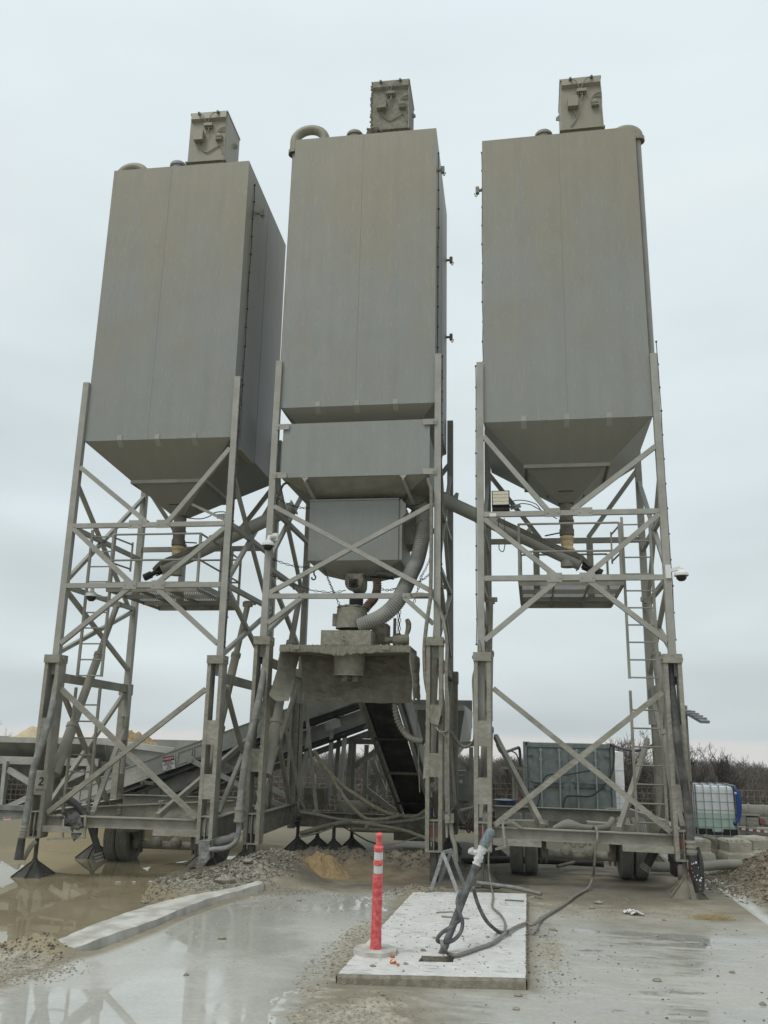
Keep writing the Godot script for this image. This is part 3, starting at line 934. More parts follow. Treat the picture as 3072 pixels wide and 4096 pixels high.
func jack(t: Node3D, b: Vector3, top: float, m: Material, footed := true):
	var g := Geo.new()
	g.tube([b + Vector3(0, 0.25, 0), Vector3(b.x, top + 0.12, b.z)], 0.036, 12)
	g.tube([b + Vector3(0, 0.22, 0), b + Vector3(0, 0.30, 0)], 0.05, 12)
	if not footed: g.tube([b - Vector3(0, .1, 0), Vector3(b.x, top, b.z)], 0.07, 12)
	var j := put(t, "jack", g, m)
	if not footed: return
	g = Geo.new()
	var lo := 0.265
	g.box(b + Vector3(-lo, 0.0, -lo), b + Vector3(lo, 0.012, lo))
	var q := [b + Vector3(-lo, 0.012, -lo), b + Vector3(lo, 0.012, -lo), b + Vector3(lo, 0.012, lo), b + Vector3(-lo, 0.012, lo)]
	var h := [b + Vector3(-.035, .25, -.035), b + Vector3(.035, .25, -.035), b + Vector3(.035, .25, .035), b + Vector3(-.035, .25, .035)]
	for k in 4: g.quad(q[k], q[(k + 1) % 4], h[(k + 1) % 4], h[k], (q[k] + q[(k + 1) % 4]) * 0.5 - b)
	for k in 8:      # ribs
		var a := TAU * k / 8
		var d := Vector3(cos(a), 0, sin(a)) * (lo * (1.0 if k % 2 == 0 else 1.36))
		g.bar(b + d + Vector3(0, 0.02, 0), b + d * 0.1 + Vector3(0, 0.25, 0), 0.014, 0.055)
	put(j, "foot", g, m)


func axle(t: Node3D, z: float, yc: float):
	var g := Geo.new()
	g.tube([Vector3(-0.7, yc - .16, z), Vector3(.7, yc - .16, z)], 0.075, 12)
	for k in [-1, 1]: g.tube([Vector3(k * .66, yc - .16, z), Vector3(k * .66, yc, z), Vector3(k * .74, yc, z)], .07, 10)
	var ax := put(t, "axle", g, M.low)
	for s in [-1, 1]:
		for x in [0.79, 1.04]:
			g = Geo.new()
			var w := 0.112
			var prof := [[0.30, -w], [0.44, -w], [0.485, -w + 0.02], [0.5, -w + 0.045]]
			for k in 5:
				var c := -0.064 + 0.032 * k
				prof += [[0.502, c - 0.006], [0.482, c - 0.004], [0.482, c + 0.004], [0.502, c + 0.006]]
			prof += [[0.5, w - 0.045], [0.485, w - 0.02], [0.44, w], [0.30, w]]
			g.lathe(Vector3(s * x, yc, z), Vector3(1, 0, 0), prof, 40)
			var wh := put(t, "wheel", g, M.tyre)
			g = Geo.new()
			g.lathe(Vector3(s * x, yc, z), Vector3(1, 0, 0), [[0.31, -w], [0.29, -w * 0.9], [0.2, -0.02], [0.1, -0.02], [0.1, 0.02], [0.2, 0.02], [0.29, w * 0.9], [0.31, w]], 24)
			put(wh, "rim", g, M.mud)
		g = Geo.new()
		g.box(Vector3(s * .58 - .08, .3, z - .06), Vector3(s * .58 + .08, .42, z + .09))
		g.box(Vector3(s * .58 - .06, .2, z - .02), Vector3(s * .58 - .03, .3, z + .1)); g.box(Vector3(s * .58 + .03, .2, z - .02), Vector3(s * .58 + .06, .3, z + .1))
		g.box(Vector3(s * .58 - .09, .62, z - .4), Vector3(s * .58 + .09, .86, z + .5))
		g.box(Vector3(s * .58 - .05, .3, z + .1), Vector3(s * .58 + .05, .64, z + .2))
		g.shift(Vector3(0, .5 - yc, 0))
		put(ax, "spring_hanger", g, M.mud)
		g = Geo.new()
		g.lathe(Vector3(s * .2, .55, z + .1), Vector3(0, 0, 1), [[0.0, -.06], [.09, -.06], [.09, 0.03], [.105, 0.03], [.105, .07], [.09, .08], [.05, .11], [0.0, .115]], 18)
		g.shift(Vector3(0, .64 - yc, 0))
		put(ax, "brake_chamber", g, M.low)
		g = Geo.new()
		g.tube(spline([Vector3(s * .2, .64, z + .1), Vector3(s * .22, .78, z + .1), Vector3(s * .05, .62, z + .12), Vector3(0, .9, z)], 5), 0.012, 5)
		g.shift(Vector3(0, .64 - yc, 0))
		put(ax, "brake_hose", g, M.greycable)


func ladder(t: Node3D, P: Callable):
	for e in [[0.66, 3.1, -0.55], [3.3, 6.16, -0.55]]:
		var g := Geo.new()
		for x in [0.93, 1.41]: g.bar(P.call(x, e[0], e[2]), P.call(x, e[1], e[2]), 0.045, 0.045, Vector3(0, 0, 1))
		var l := put(t, "ladder", g, M.low if e[0] < 3 else M.steel)
		var y: float = e[0] + 0.02
		while y < e[1] - 0.1:
			g = Geo.new()
			g.tube([P.call(0.93, y, e[2]), P.call(1.41, y, e[2])], 0.014, 8)
			put(l, "rung", g, M.low if e[0] < 3 else M.steel)
			y += 0.3


func platform(t: Node3D, P: Callable, D: float):
	var y := 4.96
	var z0 := -0.35; var z1 := -2.95
	var g := Geo.new()      # floor frame
	for x in [-0.9, -0.3, 0.3, 0.9]: g.bar(P.call(x, y - 0.03, z0), P.call(x, y - 0.03, z1), 0.03, 0.06)
	for k in 4: g.bar(P.call(-0.9, y - 0.035, lerpf(z0, z1, k / 3.0)), P.call(0.9, y - 0.035, lerpf(z0, z1, k / 3.0)), 0.03, 0.08)
	var p := put(t, "platform", g, M.low)
	g = Geo.new()           # expanded-metal grating: two families of slanted strands
	var n := 46
	for k in n:
		var x0 := -0.9 + 1.8 * k / n
		var zz := z0
		while zz > z1 + 0.02:
			var dx := 0.02 if int(round((z0 - zz) / 0.06)) % 2 == 0 else -0.02
			g.bar(P.call(x0 + 0.02 + dx, y + 0.006, zz), P.call(x0 + 0.02 - dx, y + 0.006, zz - 0.06), 0.009, 0.007)
			zz -= 0.06
	var gr := put(p, "grating", g, M.mud)
	gr.set_meta("kind", "stuff")
	for e in [[P.call(-.92, y + .06, z0 + .02), P.call(.92, y + .06, z0 + .02)], [P.call(-.92, y + .06, z1), P.call(.92, y + .06, z1)], [P.call(-.92, y + .06, z0), P.call(-.92, y + .06, z1)]]:
		g = Geo.new()
		g.bar(e[0], e[1], 0.012, 0.11)
		put(p, "toe_board", g, M.steel)
	for c in [[-.9, z0], [.86, z0], [-.9, (z0 + z1) / 2], [-.9, z1], [.86, z1]]:
		g = Geo.new()
		g.bar(P.call(c[0], y, c[1]), P.call(c[0], y + 1.05, c[1]), 0.045, 0.045, Vector3(0, 0, 1))
		put(p, "rail_post", g, M.steel)
	for hh in [0.54, 1.05]:
		for e in [[P.call(-.9, y + hh, z0), P.call(.86, y + hh, z0)], [P.call(-.9, y + hh, z1), P.call(.86, y + hh, z1)], [P.call(-.9, y + hh, z0), P.call(-.9, y + hh, z1)]]:
			g = Geo.new()
			g.tube(e, 0.02, 8)
			put(p, "guard_rail", g, M.steel)
	for x in [-0.58, 0.52]:      # hangers from the rear beam
		g = Geo.new()
		g.bar(P.call(x, 6.27, -D + 0.03), P.call(x, y, -D + 0.03), 0.13, 0.08, Vector3(0, 0, 1))
		put(t, "platform_hanger", g, M.steel)
	g = Geo.new()                # swing gate beside the ladder
	for yy in [y + 0.5, y + 1.0]: g.tube([P.call(0.86, yy, z0 - 0.05), P.call(0.78, yy, z0 - 0.7)], 0.018, 6)
	g.bar(P.call(0.78, y + .45, z0 - 0.7), P.call(0.78, y + 1.05, z0 - 0.7), 0.03, 0.03, Vector3(0, 0, 1))
	put(p, "gate", g, M.steel)


func dust_collector(id: String, y1: float):
	var T: Transform3D = TW[id]
	var t := thing("dust_collector", {"left": "box dust collector on the roof of the left silo", "middle": "crusted box dust collector on the roof of the middle, tallest silo", "right": "clean box dust collector on the roof of the right silo"}[id], "dust collector", T * Vector3(0.5, y1 + 0.012, -0.55), "dust collectors on the silo roofs")
	t.rotation = T.basis.get_euler()
	offs.erase(t)
	var sx := 1.0 if id == "right" else -1.0
	var w := 0.415; var zf := 0.44; var zb := -0.44
	if id == "left": w = 0.42
	var m: Material = M.cake if id == "middle" else M.silo
	var g := Geo.new()
	g.box(Vector3(-w + 0.03, 0, zb), Vector3(w - 0.03, 0.13, zf - 0.02))
	g.box(Vector3(-w + 0.01, 0.15, zb), Vector3(w - 0.01, 1.35, zf))
	g.box(Vector3(-w, 1.35, zb - 0.02), Vector3(w, 1.385, zf + 0.02))
	put(t, "housing", g, m)
	g = Geo.new()
	g.box(Vector3(-w - 0.03, 0.13, zb - 0.03), Vector3(w + 0.03, 0.15, zf + 0.045))
	put(t, "base_flange", g, m)
	g = Geo.new()
	g.prism([Vector3(-w + 0.04, 1.35, zf + 0.001), Vector3(-w + 0.04, 1.35, zf + 0.05), Vector3(-w + 0.04, 1.19, zf + 0.07), Vector3(-w + 0.04, 1.14, zf + 0.001)], Vector3(2 * w - 0.06, 0, 0))
	put(t, "hood_lip", g, m)
	for k in 2:
		g = Geo.new()
		var x := -0.2 + 0.42 * k
		g.box(Vector3(x - 0.03, 1.29, zf + 0.045), Vector3(x + 0.03, 1.345, zf + 0.075))
		g.tube([Vector3(x, 1.31, zf + 0.06), Vector3(x, 1.31, zf + 0.12)], 0.022, 8)
		put(t, "solenoid", g, M.mud)
	g = Geo.new()
	g.box(Vector3(-0.27, 0.62, zf + 0.001), Vector3(-0.07, 0.86, zf + 0.13))
	put(t, "junction_box", g, m)
	g = Geo.new()
	g.box(Vector3(-0.08, 0.99, zf + 0.001), Vector3(0.11, 1.06, zf + 0.09))
	for k in 4: g.tube([Vector3(-0.05 + 0.043 * k, 1.0, zf + 0.045), Vector3(-0.05 + 0.043 * k, 0.95, zf + 0.045)], 0.014, 6)
	put(t, "connector_block", g, m)
	g = Geo.new()
	g.lathe(Vector3(0.27, 0.73, zf), Vector3(0, 0, 1), [[0.075, 0.0], [0.075, 0.04], [0.06, 0.07], [0.03, 0.09], [0.0, 0.095]], 16)
	g.box(Vector3(0.2, 0.63, zf + 0.001), Vector3(0.34, 0.65, zf + 0.09))
	put(t, "gauge", g, m)
	var Z := zf + 0.02
	for c in [[Vector3(-.2, 1.3, zf + .1), Vector3(-.1, 1.22, zf + .12), Vector3(-.02, 1.06, zf + .06)], [Vector3(.22, 1.3, zf + .1), Vector3(.1, 1.24, zf + .12), Vector3(.0, 1.06, zf + .06)], [Vector3(.02, .96, zf + .05), Vector3(.02, .86, zf + .06), Vector3(-.07, .74, zf + .06)],
			[Vector3(-.16, .62, Z), Vector3(-.14, .5, Z), Vector3(0, .36, Z), Vector3(.16, .44, Z), Vector3(.3, .5, Z), Vector3(.37, .3, Z)], [Vector3(.21, .74, Z), Vector3(.2, .84, Z), Vector3(.28, .94, Z), Vector3(.4, .98, Z)], [Vector3(.2, .8, Z), Vector3(.28, .88, Z), Vector3(.4, .88, Z)],
			[Vector3(.39, 1.2, Z), Vector3(.405, .9, Z), Vector3(.4, .6, Z), Vector3(.41, .1, Z + .03)]]:
		if id == "right" and c.size() > 4: c = [Vector3(-.16, .62, Z), Vector3(-.12, .5, Z), Vector3(-.1, .4, Z), Vector3(-.22, .22, Z)]
		g = Geo.new()
		g.tube(spline(c, 5), 0.011, 6)
		put(t, "cable", g, M.low)
	g = Geo.new()
	g.prism([Vector3(-sx * w, 0.85, -0.1), Vector3(-sx * (w + 0.07), 0.87, -0.1), Vector3(-sx * (w + 0.07), 0.93, -0.1), Vector3(-sx * w, 1.0, -0.1)], Vector3(0, 0, -0.02))
	put(t, "lifting_lug", g, m)
	if id == "middle":
		g = Geo.new()      # crust of hardened dust along the left edge and base
		for k in 40: g.obox(Vector3(-w + 0.015 + rng.randf_range(-.02, .02), 0.1 + 0.03 * k, zf + rng.randf_range(-.02, .015)), Vector3(rng.randf_range(.015, .035), rng.randf_range(.03, .06), .03), Basis.from_euler(Vector3(rng.randf(), rng.randf(), rng.randf())))
		for k in 24: g.obox(Vector3(lerpf(-w - .04, w * .2, rng.randf() * rng.randf()), 0.08 + rng.randf() * .1, zf + rng.randf_range(0, .06)), Vector3(.08, .05, .06), Basis.from_euler(Vector3(rng.randf(), rng.randf(), rng.randf())))
		put(t, "crust", g, M.cake)


const MA := Vector3(-2.862, 0, -14.632)


func sheet(top: Array, bot: Array, thick: Vector3, wob: float, seed_: int, rows := 14) -> Geo:   # a hanging, lumpy sheet between two edges
	var g := Geo.new()
	var nz := ngen(1.0, seed_, 4)
	var cols := 26
	var grid := []
	for j in rows + 1:
		var row := []
		for i in cols + 1:
			var u := float(i) / cols * (top.size() - 1)
			var k := mini(int(u), top.size() - 2)
			var a: Vector3 = top[k].lerp(top[k + 1], u - k)
			var b: Vector3 = bot[k].lerp(bot[k + 1], u - k)
			var p := a.lerp(b, float(j) / rows)
			p += thick.normalized() * wob * nz.get_noise_3d(p.x * 1.2, p.y * 1.6, p.z) * (0.2 + float(j) / rows)
			p += thick.normalized() * wob * 0.35 * nz.get_noise_3d(p.x * 7.0, p.y * 7.0, p.z)
			if j == rows: p.y += 0.012 * nz.get_noise_2d(p.x * 3.0, p.z * 3.0)
			row.append(p)
		grid.append(row)
	for j in rows:
		for i in cols:
			g.quad(grid[j][i], grid[j][i + 1], grid[j + 1][i + 1], grid[j + 1][i], thick)
			g.quad(grid[j][i] - thick, grid[j][i + 1] - thick, grid[j + 1][i + 1] - thick, grid[j + 1][i] - thick, -thick)
	for i in cols:
		g.quad(grid[rows][i], grid[rows][i + 1], grid[rows][i + 1] - thick, grid[rows][i] - thick, Vector3.DOWN)
	for j in rows:
		g.quad(grid[j][0], grid[j + 1][0], grid[j + 1][0] - thick, grid[j][0] - thick, grid[j][0] - grid[j][1])
		g.quad(grid[j][cols], grid[j + 1][cols], grid[j + 1][cols] - thick, grid[j][cols] - thick, grid[j][1] - grid[j][0])
	return g


func ribs(path: Array, r: float, pitch: float, depth: float) -> Geo:
	var g := Geo.new()
	var fine := []
	var rad := []
	var left := 0.0
	for i in path.size() - 1:
		var d: float = path[i].distance_to(path[i + 1])
		while left < d:
			fine.append(path[i].lerp(path[i + 1], left / d))
			rad.append(r + (depth if fine.size() % 2 == 0 else -depth))
			left += pitch * 0.5
		left -= d
	g.rings(fine, rad, 18)
	return g


func batching():
	# weigh batcher under the middle silo
	var t := thing("weigh_batcher", "wide grey weigh batcher box bolted between the middle tower's legs", "batcher", MA + Vector3(0, 6.5, -0.8))
	var g := Geo.new()
	g.box(MA + Vector3(-1.4, 6.93, 0.02), MA + Vector3(1.42, 8.01, 0.04))
	put(t, "front_panel", g, M.silo)
	g = Geo.new()
	g.box(MA + Vector3(-1.36, 6.93, -1.9), MA + Vector3(1.38, 7.85, 0.018))
	put(t, "box", g, M.silo)
	g = Geo.new()
	var o4 := [MA + Vector3(-1.39, 6.925, .03), MA + Vector3(1.41, 6.925, .03), MA + Vector3(1.38, 6.925, -1.9), MA + Vector3(-1.36, 6.925, -1.9)]
	var i4 := [MA + Vector3(-.85, 6.68, -.55), MA + Vector3(.85, 6.68, -.55), MA + Vector3(.5, 6.6, -1.3), MA + Vector3(-.5, 6.6, -1.3)]
	for k in 4: g.quad(o4[k], o4[(k + 1) % 4], i4[(k + 1) % 4], i4[k], Vector3.DOWN)
	g.quad(i4[0], i4[1], i4[2], i4[3], Vector3.DOWN)
	put(t, "hopper", g, M.low)
	for e in [[-1.4, 7.9], [-1.4, 6.93], [1.42, 7.9], [1.42, 6.93]]:
		g = Geo.new()
		var s: float = signf(e[0])
		g.box(MA + Vector3(e[0] - (0.13 if s < 0 else 0.12), e[1] - 0.01, 0.068), MA + Vector3(e[0] + (0.12 if s < 0 else 0.13), e[1] + 0.1, 0.08))
		var b := put(t, "bracket", g, M.steel)
		g = Geo.new()
		g.tube([MA + Vector3(e[0] + s * 0.085, e[1] + 0.045, 0.08), MA + Vector3(e[0] + s * 0.085, e[1] + 0.045, 0.1)], 0.02, 6)
		put(b, "bolt", g, M.galv)
	for x in [-0.93, 0.93]:
		g = Geo.new()
		g.prism([MA + Vector3(x - .07, 6.925, .041), MA + Vector3(x + .07, 6.925, .041), MA + Vector3(x, 6.84, .041)], Vector3(0, 0, -.012))
		g.bar(MA + Vector3(x, 6.85, .02), MA + Vector3(x + .12, 6.55, -.6), 0.05, 0.04)
		put(t, "gusset", g, M.steel)
	g = Geo.new()      # butterfly valve actuator
	var c: Vector3 = Vector3(-2.94, 6.913, -15.34)
	g.box(c + Vector3(-.15, -.07, -.08), c + Vector3(.15, .07, .06))
	g.box(c + Vector3(-.19, -.05, -.06), c + Vector3(-.151, .05, .04)); g.box(c + Vector3(.151, -.05, -.06), c + Vector3(.19, .05, .04))
	g.box(c + Vector3(-.08, -.16, -.05), c + Vector3(.08, -.071, .03))
	put(t, "valve_actuator", g, M.dark)
	g = Geo.new()
	for x in [-.45, -.05, .25]: g.tube([MA + Vector3(x, 6.75, -1.1), MA + Vector3(x, 6.45, -1.1)], 0.12, 14)
	put(t, "outlet_boot", g, M.dark)
	g = Geo.new()
	g.tube(spline([Vector3(-4.302, 6.613, -14.684), Vector3(-4.228, 6.854, -14.735), Vector3(-4.005, 6.879, -14.836), Vector3(-3.848, 6.781, -15.036), Vector3(-3.593, 6.804, -15.137), Vector3(-3.263, 6.904, -15.239), Vector3(-3.022, 6.992, -15.29)], 6), 0.022, 8)
	put(t, "cable", g, M.cable)
	# weigh hopper hung below it
	t = thing("weigh_hopper", "hanging grey cement weigh hopper behind the cross braces", "hopper", MA + Vector3(-.03, 5.4, -1.1))
	g = Geo.new()
	g.box(MA + Vector3(-.92, 5.42, -1.95), MA + Vector3(.80, 6.6, -.4))
	g.box(MA + Vector3(-.93, 6.58, -1.97), MA + Vector3(.81, 6.61, -.38))
	put(t, "body", g, M.silo)
	g = Geo.new()
	g.box(MA + Vector3(.801, 5.40, -1.8), MA + Vector3(.86, 6.6, -.44))
	put(t, "side_channel", g, M.steel)
	g = Geo.new()
	var f4 := [MA + Vector3(-.92, 5.42, -.4), MA + Vector3(.86, 5.42, -.4), MA + Vector3(.86, 5.42, -1.95), MA + Vector3(-.92, 5.42, -1.95)]
	var b4 := [MA + Vector3(-.3, 5.2, -.75), MA + Vector3(.35, 5.2, -.75), MA + Vector3(.35, 5.2, -1.4), MA + Vector3(-.3, 5.2, -1.4)]
	for k in 4: g.quad(f4[k], f4[(k + 1) % 4], b4[(k + 1) % 4], b4[k], Vector3.DOWN)
	g.quad(b4[0], b4[1], b4[2], b4[3], Vector3.DOWN)
	put(t, "outlet_cone", g, M.steel)
	g = Geo.new()
	g.prism([MA + Vector3(.83, 6.2, -.41), MA + Vector3(.93, 6.3, -.41), MA + Vector3(.93, 6.5, -.41), MA + Vector3(.83, 6.6, -.41)], Vector3(0, 0, -.02))
	put(t, "hanging_lug", g, M.steel)
	# rotary feeder
	t = thing("rotary_feeder", "round-bottomed bolted rotary feeder under the weigh hopper", "feeder", Vector3(-2.916, 4.87, -15.237))
	g = Geo.new()
	var pl := []
	for q in [[490, 205], [705, 205]]: pass
	var ctr: Vector3 = Vector3(-2.902, 5.024, -15.138)
	var ww := 0.172
	for k in 13:
		var a := PI + PI * k / 12
		pl.append(ctr + Vector3(cos(a) * ww, sin(a) * ww, 0))
	pl.append(ctr + Vector3(ww, .165, 0)); pl.append(ctr + Vector3(-ww, .165, 0))
	g.prism(pl, Vector3(0, 0, -.02))
	put(t, "end_plate", g, M.mud)
	g = Geo.new()
	var pl2 := []
	for p in pl: pl2.append(ctr + (p - ctr) * 0.86 + Vector3(0, 0, -.021))
	g.prism(pl2, Vector3(0, 0, -.6))
	put(t, "housing", g, M.low)
	g = Geo.new()
	for p in pl: g.obox(ctr + (p - ctr) * 0.9, Vector3(.022, .022, .03), Basis())
	put(t, "bolt", g, M.mud)
	g = Geo.new()
	g.box(ctr + Vector3(-.08, -.09, .001), ctr + Vector3(.07, .05, .06))
	g.lathe(ctr + Vector3(-.01, -.01, .06), Vector3(0, 0, 1), [[.055, 0], [.055, .05], [.035, .05], [.035, .09], [0, .09]], 14)
	put(t, "bearing", g, M.dark)
	g = Geo.new()
	g.tube([ctr + Vector3(0, -.18, -.3), ctr + Vector3(0, -.75, -.3)], 0.135, 16)
	put(t, "drop_pipe", g, M.dark)
	# mixer head: drum, box and hood with hanging curtains over the truck lane
	t = thing("mixer_hood", "concrete-caked loading hood with hanging rubber curtains over the truck lane", "loading hood", MA + Vector3(0, 2.8, -.2))
	g = Geo.new()
	var dc: Vector3 = Vector3(-2.87, 4.116, -14.887)
	g.lathe(dc, Vector3.UP, [[.29, 0], [.275, .36], [.25, .385], [.19, .41], [0, .42]], 28)
	for k in 9:
		var a := TAU * k / 9
		g.tube(spline([dc + Vector3(cos(a) * .25, .385, sin(a) * .25), dc + Vector3(cos(a + .35) * .27, .40, sin(a + .35) * .27), dc + Vector3(cos(a + .7) * .25, .385, sin(a + .7) * .25)], 3), .018, 6)
	g.tube([dc + Vector3(-.3, .05, .05), dc + Vector3(-.3, .27, .05)], .05, 8)
	put(t, "drum", g, M.cake)
	g = Geo.new()
	g.box(MA + Vector3(-.445, 3.775, -.6), MA + Vector3(.445, 4.03, .3))
	put(t, "box", g, M.cake)
	g = Geo.new()
	g.tube(spline([MA + Vector3(-.03, 3.92, .3), MA + Vector3(-.05, 3.93, .33), MA + Vector3(-.04, 3.87, .34), MA + Vector3(0, 3.86, .34), MA + Vector3(.02, 3.9, .34)], 4), .012, 6)
	put(t, "latch", g, M.cake)
	g = Geo.new()
	g.box(MA + Vector3(-1.17, 3.67, -.75), MA + Vector3(1.13, 3.765, .3))
	put(t, "top_plate", g, M.cake)
	g = Geo.new()      # hardened drips along the front edge
	var nz := ngen(2.5, 81, 3)
	for i in 90:
		var x := -1.16 + 2.28 * i / 89.0
		var dd := 0.008 + 0.03 * maxf(0.0, nz.get_noise_1d(x)) + 0.07 * exp(-pow((x + 0.02) / 0.42, 2)) * (0.7 + nz.get_noise_1d(x * 4.0))
		var q := MA + Vector3(x, 3.765, .298 + rng.randf() * .012)
		g.tube([q + Vector3(0, rng.randf_range(0, .012), 0), q - Vector3(0, .05, 0), q - Vector3(0, .1 + dd * .7, .005), q - Vector3(0, .1 + dd, .01)], [.012, .022, .02, .008], 6)
	for i in 160:
		var q := MA + Vector3(rng.randf_range(-1.15, 1.1), 3.768, rng.randf_range(-.1, .28))
		if absf(q.x - MA.x) > .47: g.obox(q, Vector3(rng.randf_range(.015, .04), rng.randf_range(.01, .03), rng.randf_range(.02, .05)), Basis.from_euler(Vector3(rng.randf(), rng.randf(), rng.randf())))
	put(t, "hardened_drips", g, M.cake)
	for x in [-.87, .72]:
		g = Geo.new()
		g.box(MA + Vector3(x - .06, 3.69, .325), MA + Vector3(x + .06, 3.76, .345))
		put(t, "bolt_plate", g, M.cake)
	g = Geo.new()
	g.lathe(MA + Vector3(-.01, 3.28, -.15), Vector3.UP, [[.285, .42], [.265, 0], [.255, 0.02], [.275, .42]], 28)
	g.lathe(MA + Vector3(-.01, 3.27, -.15), Vector3.UP, [[.262, 0], [.285, 0], [.287, .025], [.268, .03]], 28)
	put(t, "chute", g, M.cake)
	g = Geo.new()
	for k in 4:
		var a := TAU * k / 4 + .4
		g.bar(MA + Vector3(-.01 + cos(a) * .1, 3.5, -.15 + sin(a) * .1), MA + Vector3(-.01 + cos(a) * .13, 3.17, -.15 + sin(a) * .13), .1, .02)
	g.lathe(MA + Vector3(-.01, 3.15, -.15), Vector3.UP, [[.05, .3], [.06, .06], [.12, 0.0], [.12, .012]], 14)
	put(t, "mixing_blades", g, M.mud)
	var cr := sheet([MA + Vector3(-1.0, 3.67, -.5), MA + Vector3(-.3, 3.67, -.62), MA + Vector3(.5, 3.67, -.62), MA + Vector3(1.11, 3.67, -.42)], [MA + Vector3(-.86, 2.83, -.38), MA + Vector3(-.3, 2.84, -.5), MA + Vector3(.5, 2.82, -.5), MA + Vector3(1.09, 2.84, -.36)], Vector3(0, 0, .02), .09, 82, 22)
	put(t, "curtain", cr, M.mud)
	cr = sheet([MA + Vector3(-1.16, 3.67, .29), MA + Vector3(-1.12, 3.67, .0), MA + Vector3(-1.02, 3.67, -.45)], [MA + Vector3(-1.31, 2.9, .33), MA + Vector3(-1.18, 2.8, .26), MA + Vector3(-1.0, 2.82, .1)], Vector3(-.014, 0, .014), .09, 83)
	put(t, "curtain", cr, M.cake)
	cr = sheet([MA + Vector3(1.13, 3.67, .29), MA + Vector3(1.18, 3.66, .0), MA + Vector3(1.22, 3.62, -.4)], [MA + Vector3(1.2, 2.83, .3), MA + Vector3(1.22, 2.9, .0), MA + Vector3(1.25, 2.84, -.35)], Vector3(.014, 0, .01), .07, 84)
	put(t, "curtain", cr, M.cake)
	g = Geo.new()      # drive standing on the hood
	g.box(Vector3(-2.506, 3.83, -14.938), Vector3(-2.232, 4.229, -15.389))
	g.tube([Vector3(-2.231, 3.906, -14.739), Vector3(-2.069, 3.907, -14.739)], .06, 12)
	g.tube([Vector3(-2.085, 3.899, -14.739), Vector3(-1.81, 3.908, -14.74)], .1, 16)
	g.tube(spline([Vector3(-1.859, 3.972, -14.74), Vector3(-1.82, 4.084, -14.741), Vector3(-1.814, 4.196, -14.741), Vector3(-1.847, 4.277, -14.741)], 4), [.03, .035, .04, .045, .048, .05, .05, .05, .05, .048, .045, .04, .03], 10)
	g.bar(Vector3(-2.09, 3.994, -14.939), Vector3(-2.087, 4.32, -14.94), .05, .05)
	g.bar(Vector3(-1.978, 3.828, -14.74), Vector3(-1.978, 3.804, -14.74), .12, .12)
	put(t, "hydraulic_drive", g, M.mud)
	# hoses
	var big := spline([Vector3(-1.611, 6.372, -15.394), Vector3(-1.6, 6.057, -15.244), Vector3(-1.703, 5.45, -15.093), Vector3(-1.802, 5.123, -14.892), Vector3(-1.919, 4.781, -14.741), Vector3(-2.065, 4.505, -14.64), Vector3(-2.284, 4.307, -14.609), Vector3(-2.511, 4.204, -14.618), Vector3(-2.68, 4.136, -14.657)], 14)
	g = ribs(big, .138, .04, .007)
	solo("corrugated_hose", "fat grey corrugated dust hose bending down to the mixer drum", "hose", g, M.ribhose)
	var small := spline([Vector3(-2.467, 5.081, -15.139), Vector3(-2.459, 4.885, -15.139), Vector3(-2.502, 4.708, -15.089), Vector3(-2.608, 4.566, -15.038), Vector3(-2.661, 4.48, -15.018)], 10)
	t = thing("corrugated_hose", "short rusty-brown corrugated hose beside the rotary feeder", "hose", small[-1])
	put(t, "hose", ribs(small, .078, .036, .01), M.rusthose)
	g = Geo.new()
	g.box(Vector3(-2.604, 5.117, -15.239), Vector3(-2.368, 5.147, -15.04))
	g.tube([Vector3(-2.461, 5.157, -15.089), Vector3(-2.138, 5.112, -15.091)], .06, 12)
	put(t, "valve_actuator", g, M.dark)
	t = thing("dust_elbow", "dark dust duct elbow beside the weigh hopper", "duct", Vector3(-1.711, 6.132, -15.543))
	g = Geo.new()
	g.tube(spline([Vector3(-1.981, 6.783, -15.643), Vector3(-1.803, 6.675, -15.644), Vector3(-1.646, 6.424, -15.494), Vector3(-1.606, 6.119, -15.294)], 6), .17, 14)
	g.box(Vector3(-2.042, 5.833, -16.242), Vector3(-1.689, 6.438, -15.544))
	put(t, "duct", g, M.low)
	# chains
	var ch := [
		["slack safety chain from the middle tower's left post to the weigh batcher", [Vector3(-4.341, 6.556, -14.614), Vector3(-3.795, 6.447, -15.036)], .06],
		["safety chain hanging across beside the weigh hopper's bottom corner", [Vector3(-4.337, 5.375, -14.613), Vector3(-3.694, 5.296, -15.035)], .05],
		["long drooping chain strung across behind the rotary feeder", [Vector3(-4.344, 5.075, -14.612), Vector3(-3.912, 4.939, -14.934), Vector3(-3.514, 4.85, -15.135), Vector3(-3.071, 4.889, -15.237)], .03],
		["chain slanting from the weigh hopper down to the mixer drum", [Vector3(-3.46, 5.27, -15.036), Vector3(-3.095, 4.518, -14.936)], .02],
		["chain looped from the right post to the weigh hopper lug", [Vector3(-1.392, 6.578, -14.625), Vector3(-1.854, 6.459, -15.043)], .07],
		["chain hanging behind the fat corrugated hose", [Vector3(-1.422, 5.385, -14.644), Vector3(-1.603, 5.073, -14.843), Vector3(-1.738, 4.582, -14.841)], .03],
		["chain from the right pipe tied behind the corrugated hose", [Vector3(-1.409, 5.104, -14.643), Vector3(-1.671, 4.997, -14.942)], .03],
		["doubled hoist chain hanging over the mixer drive", [Vector3(-2.018, 4.469, -14.84), Vector3(-2.014, 4.015, -14.84), Vector3(-1.986, 4.015, -14.84), Vector3(-1.985, 4.453, -14.84)], .0],
		["short chain behind the rusty corrugated hose", [Vector3(-2.385, 4.893, -15.139), Vector3(-2.096, 4.887, -15.041)], .03]]
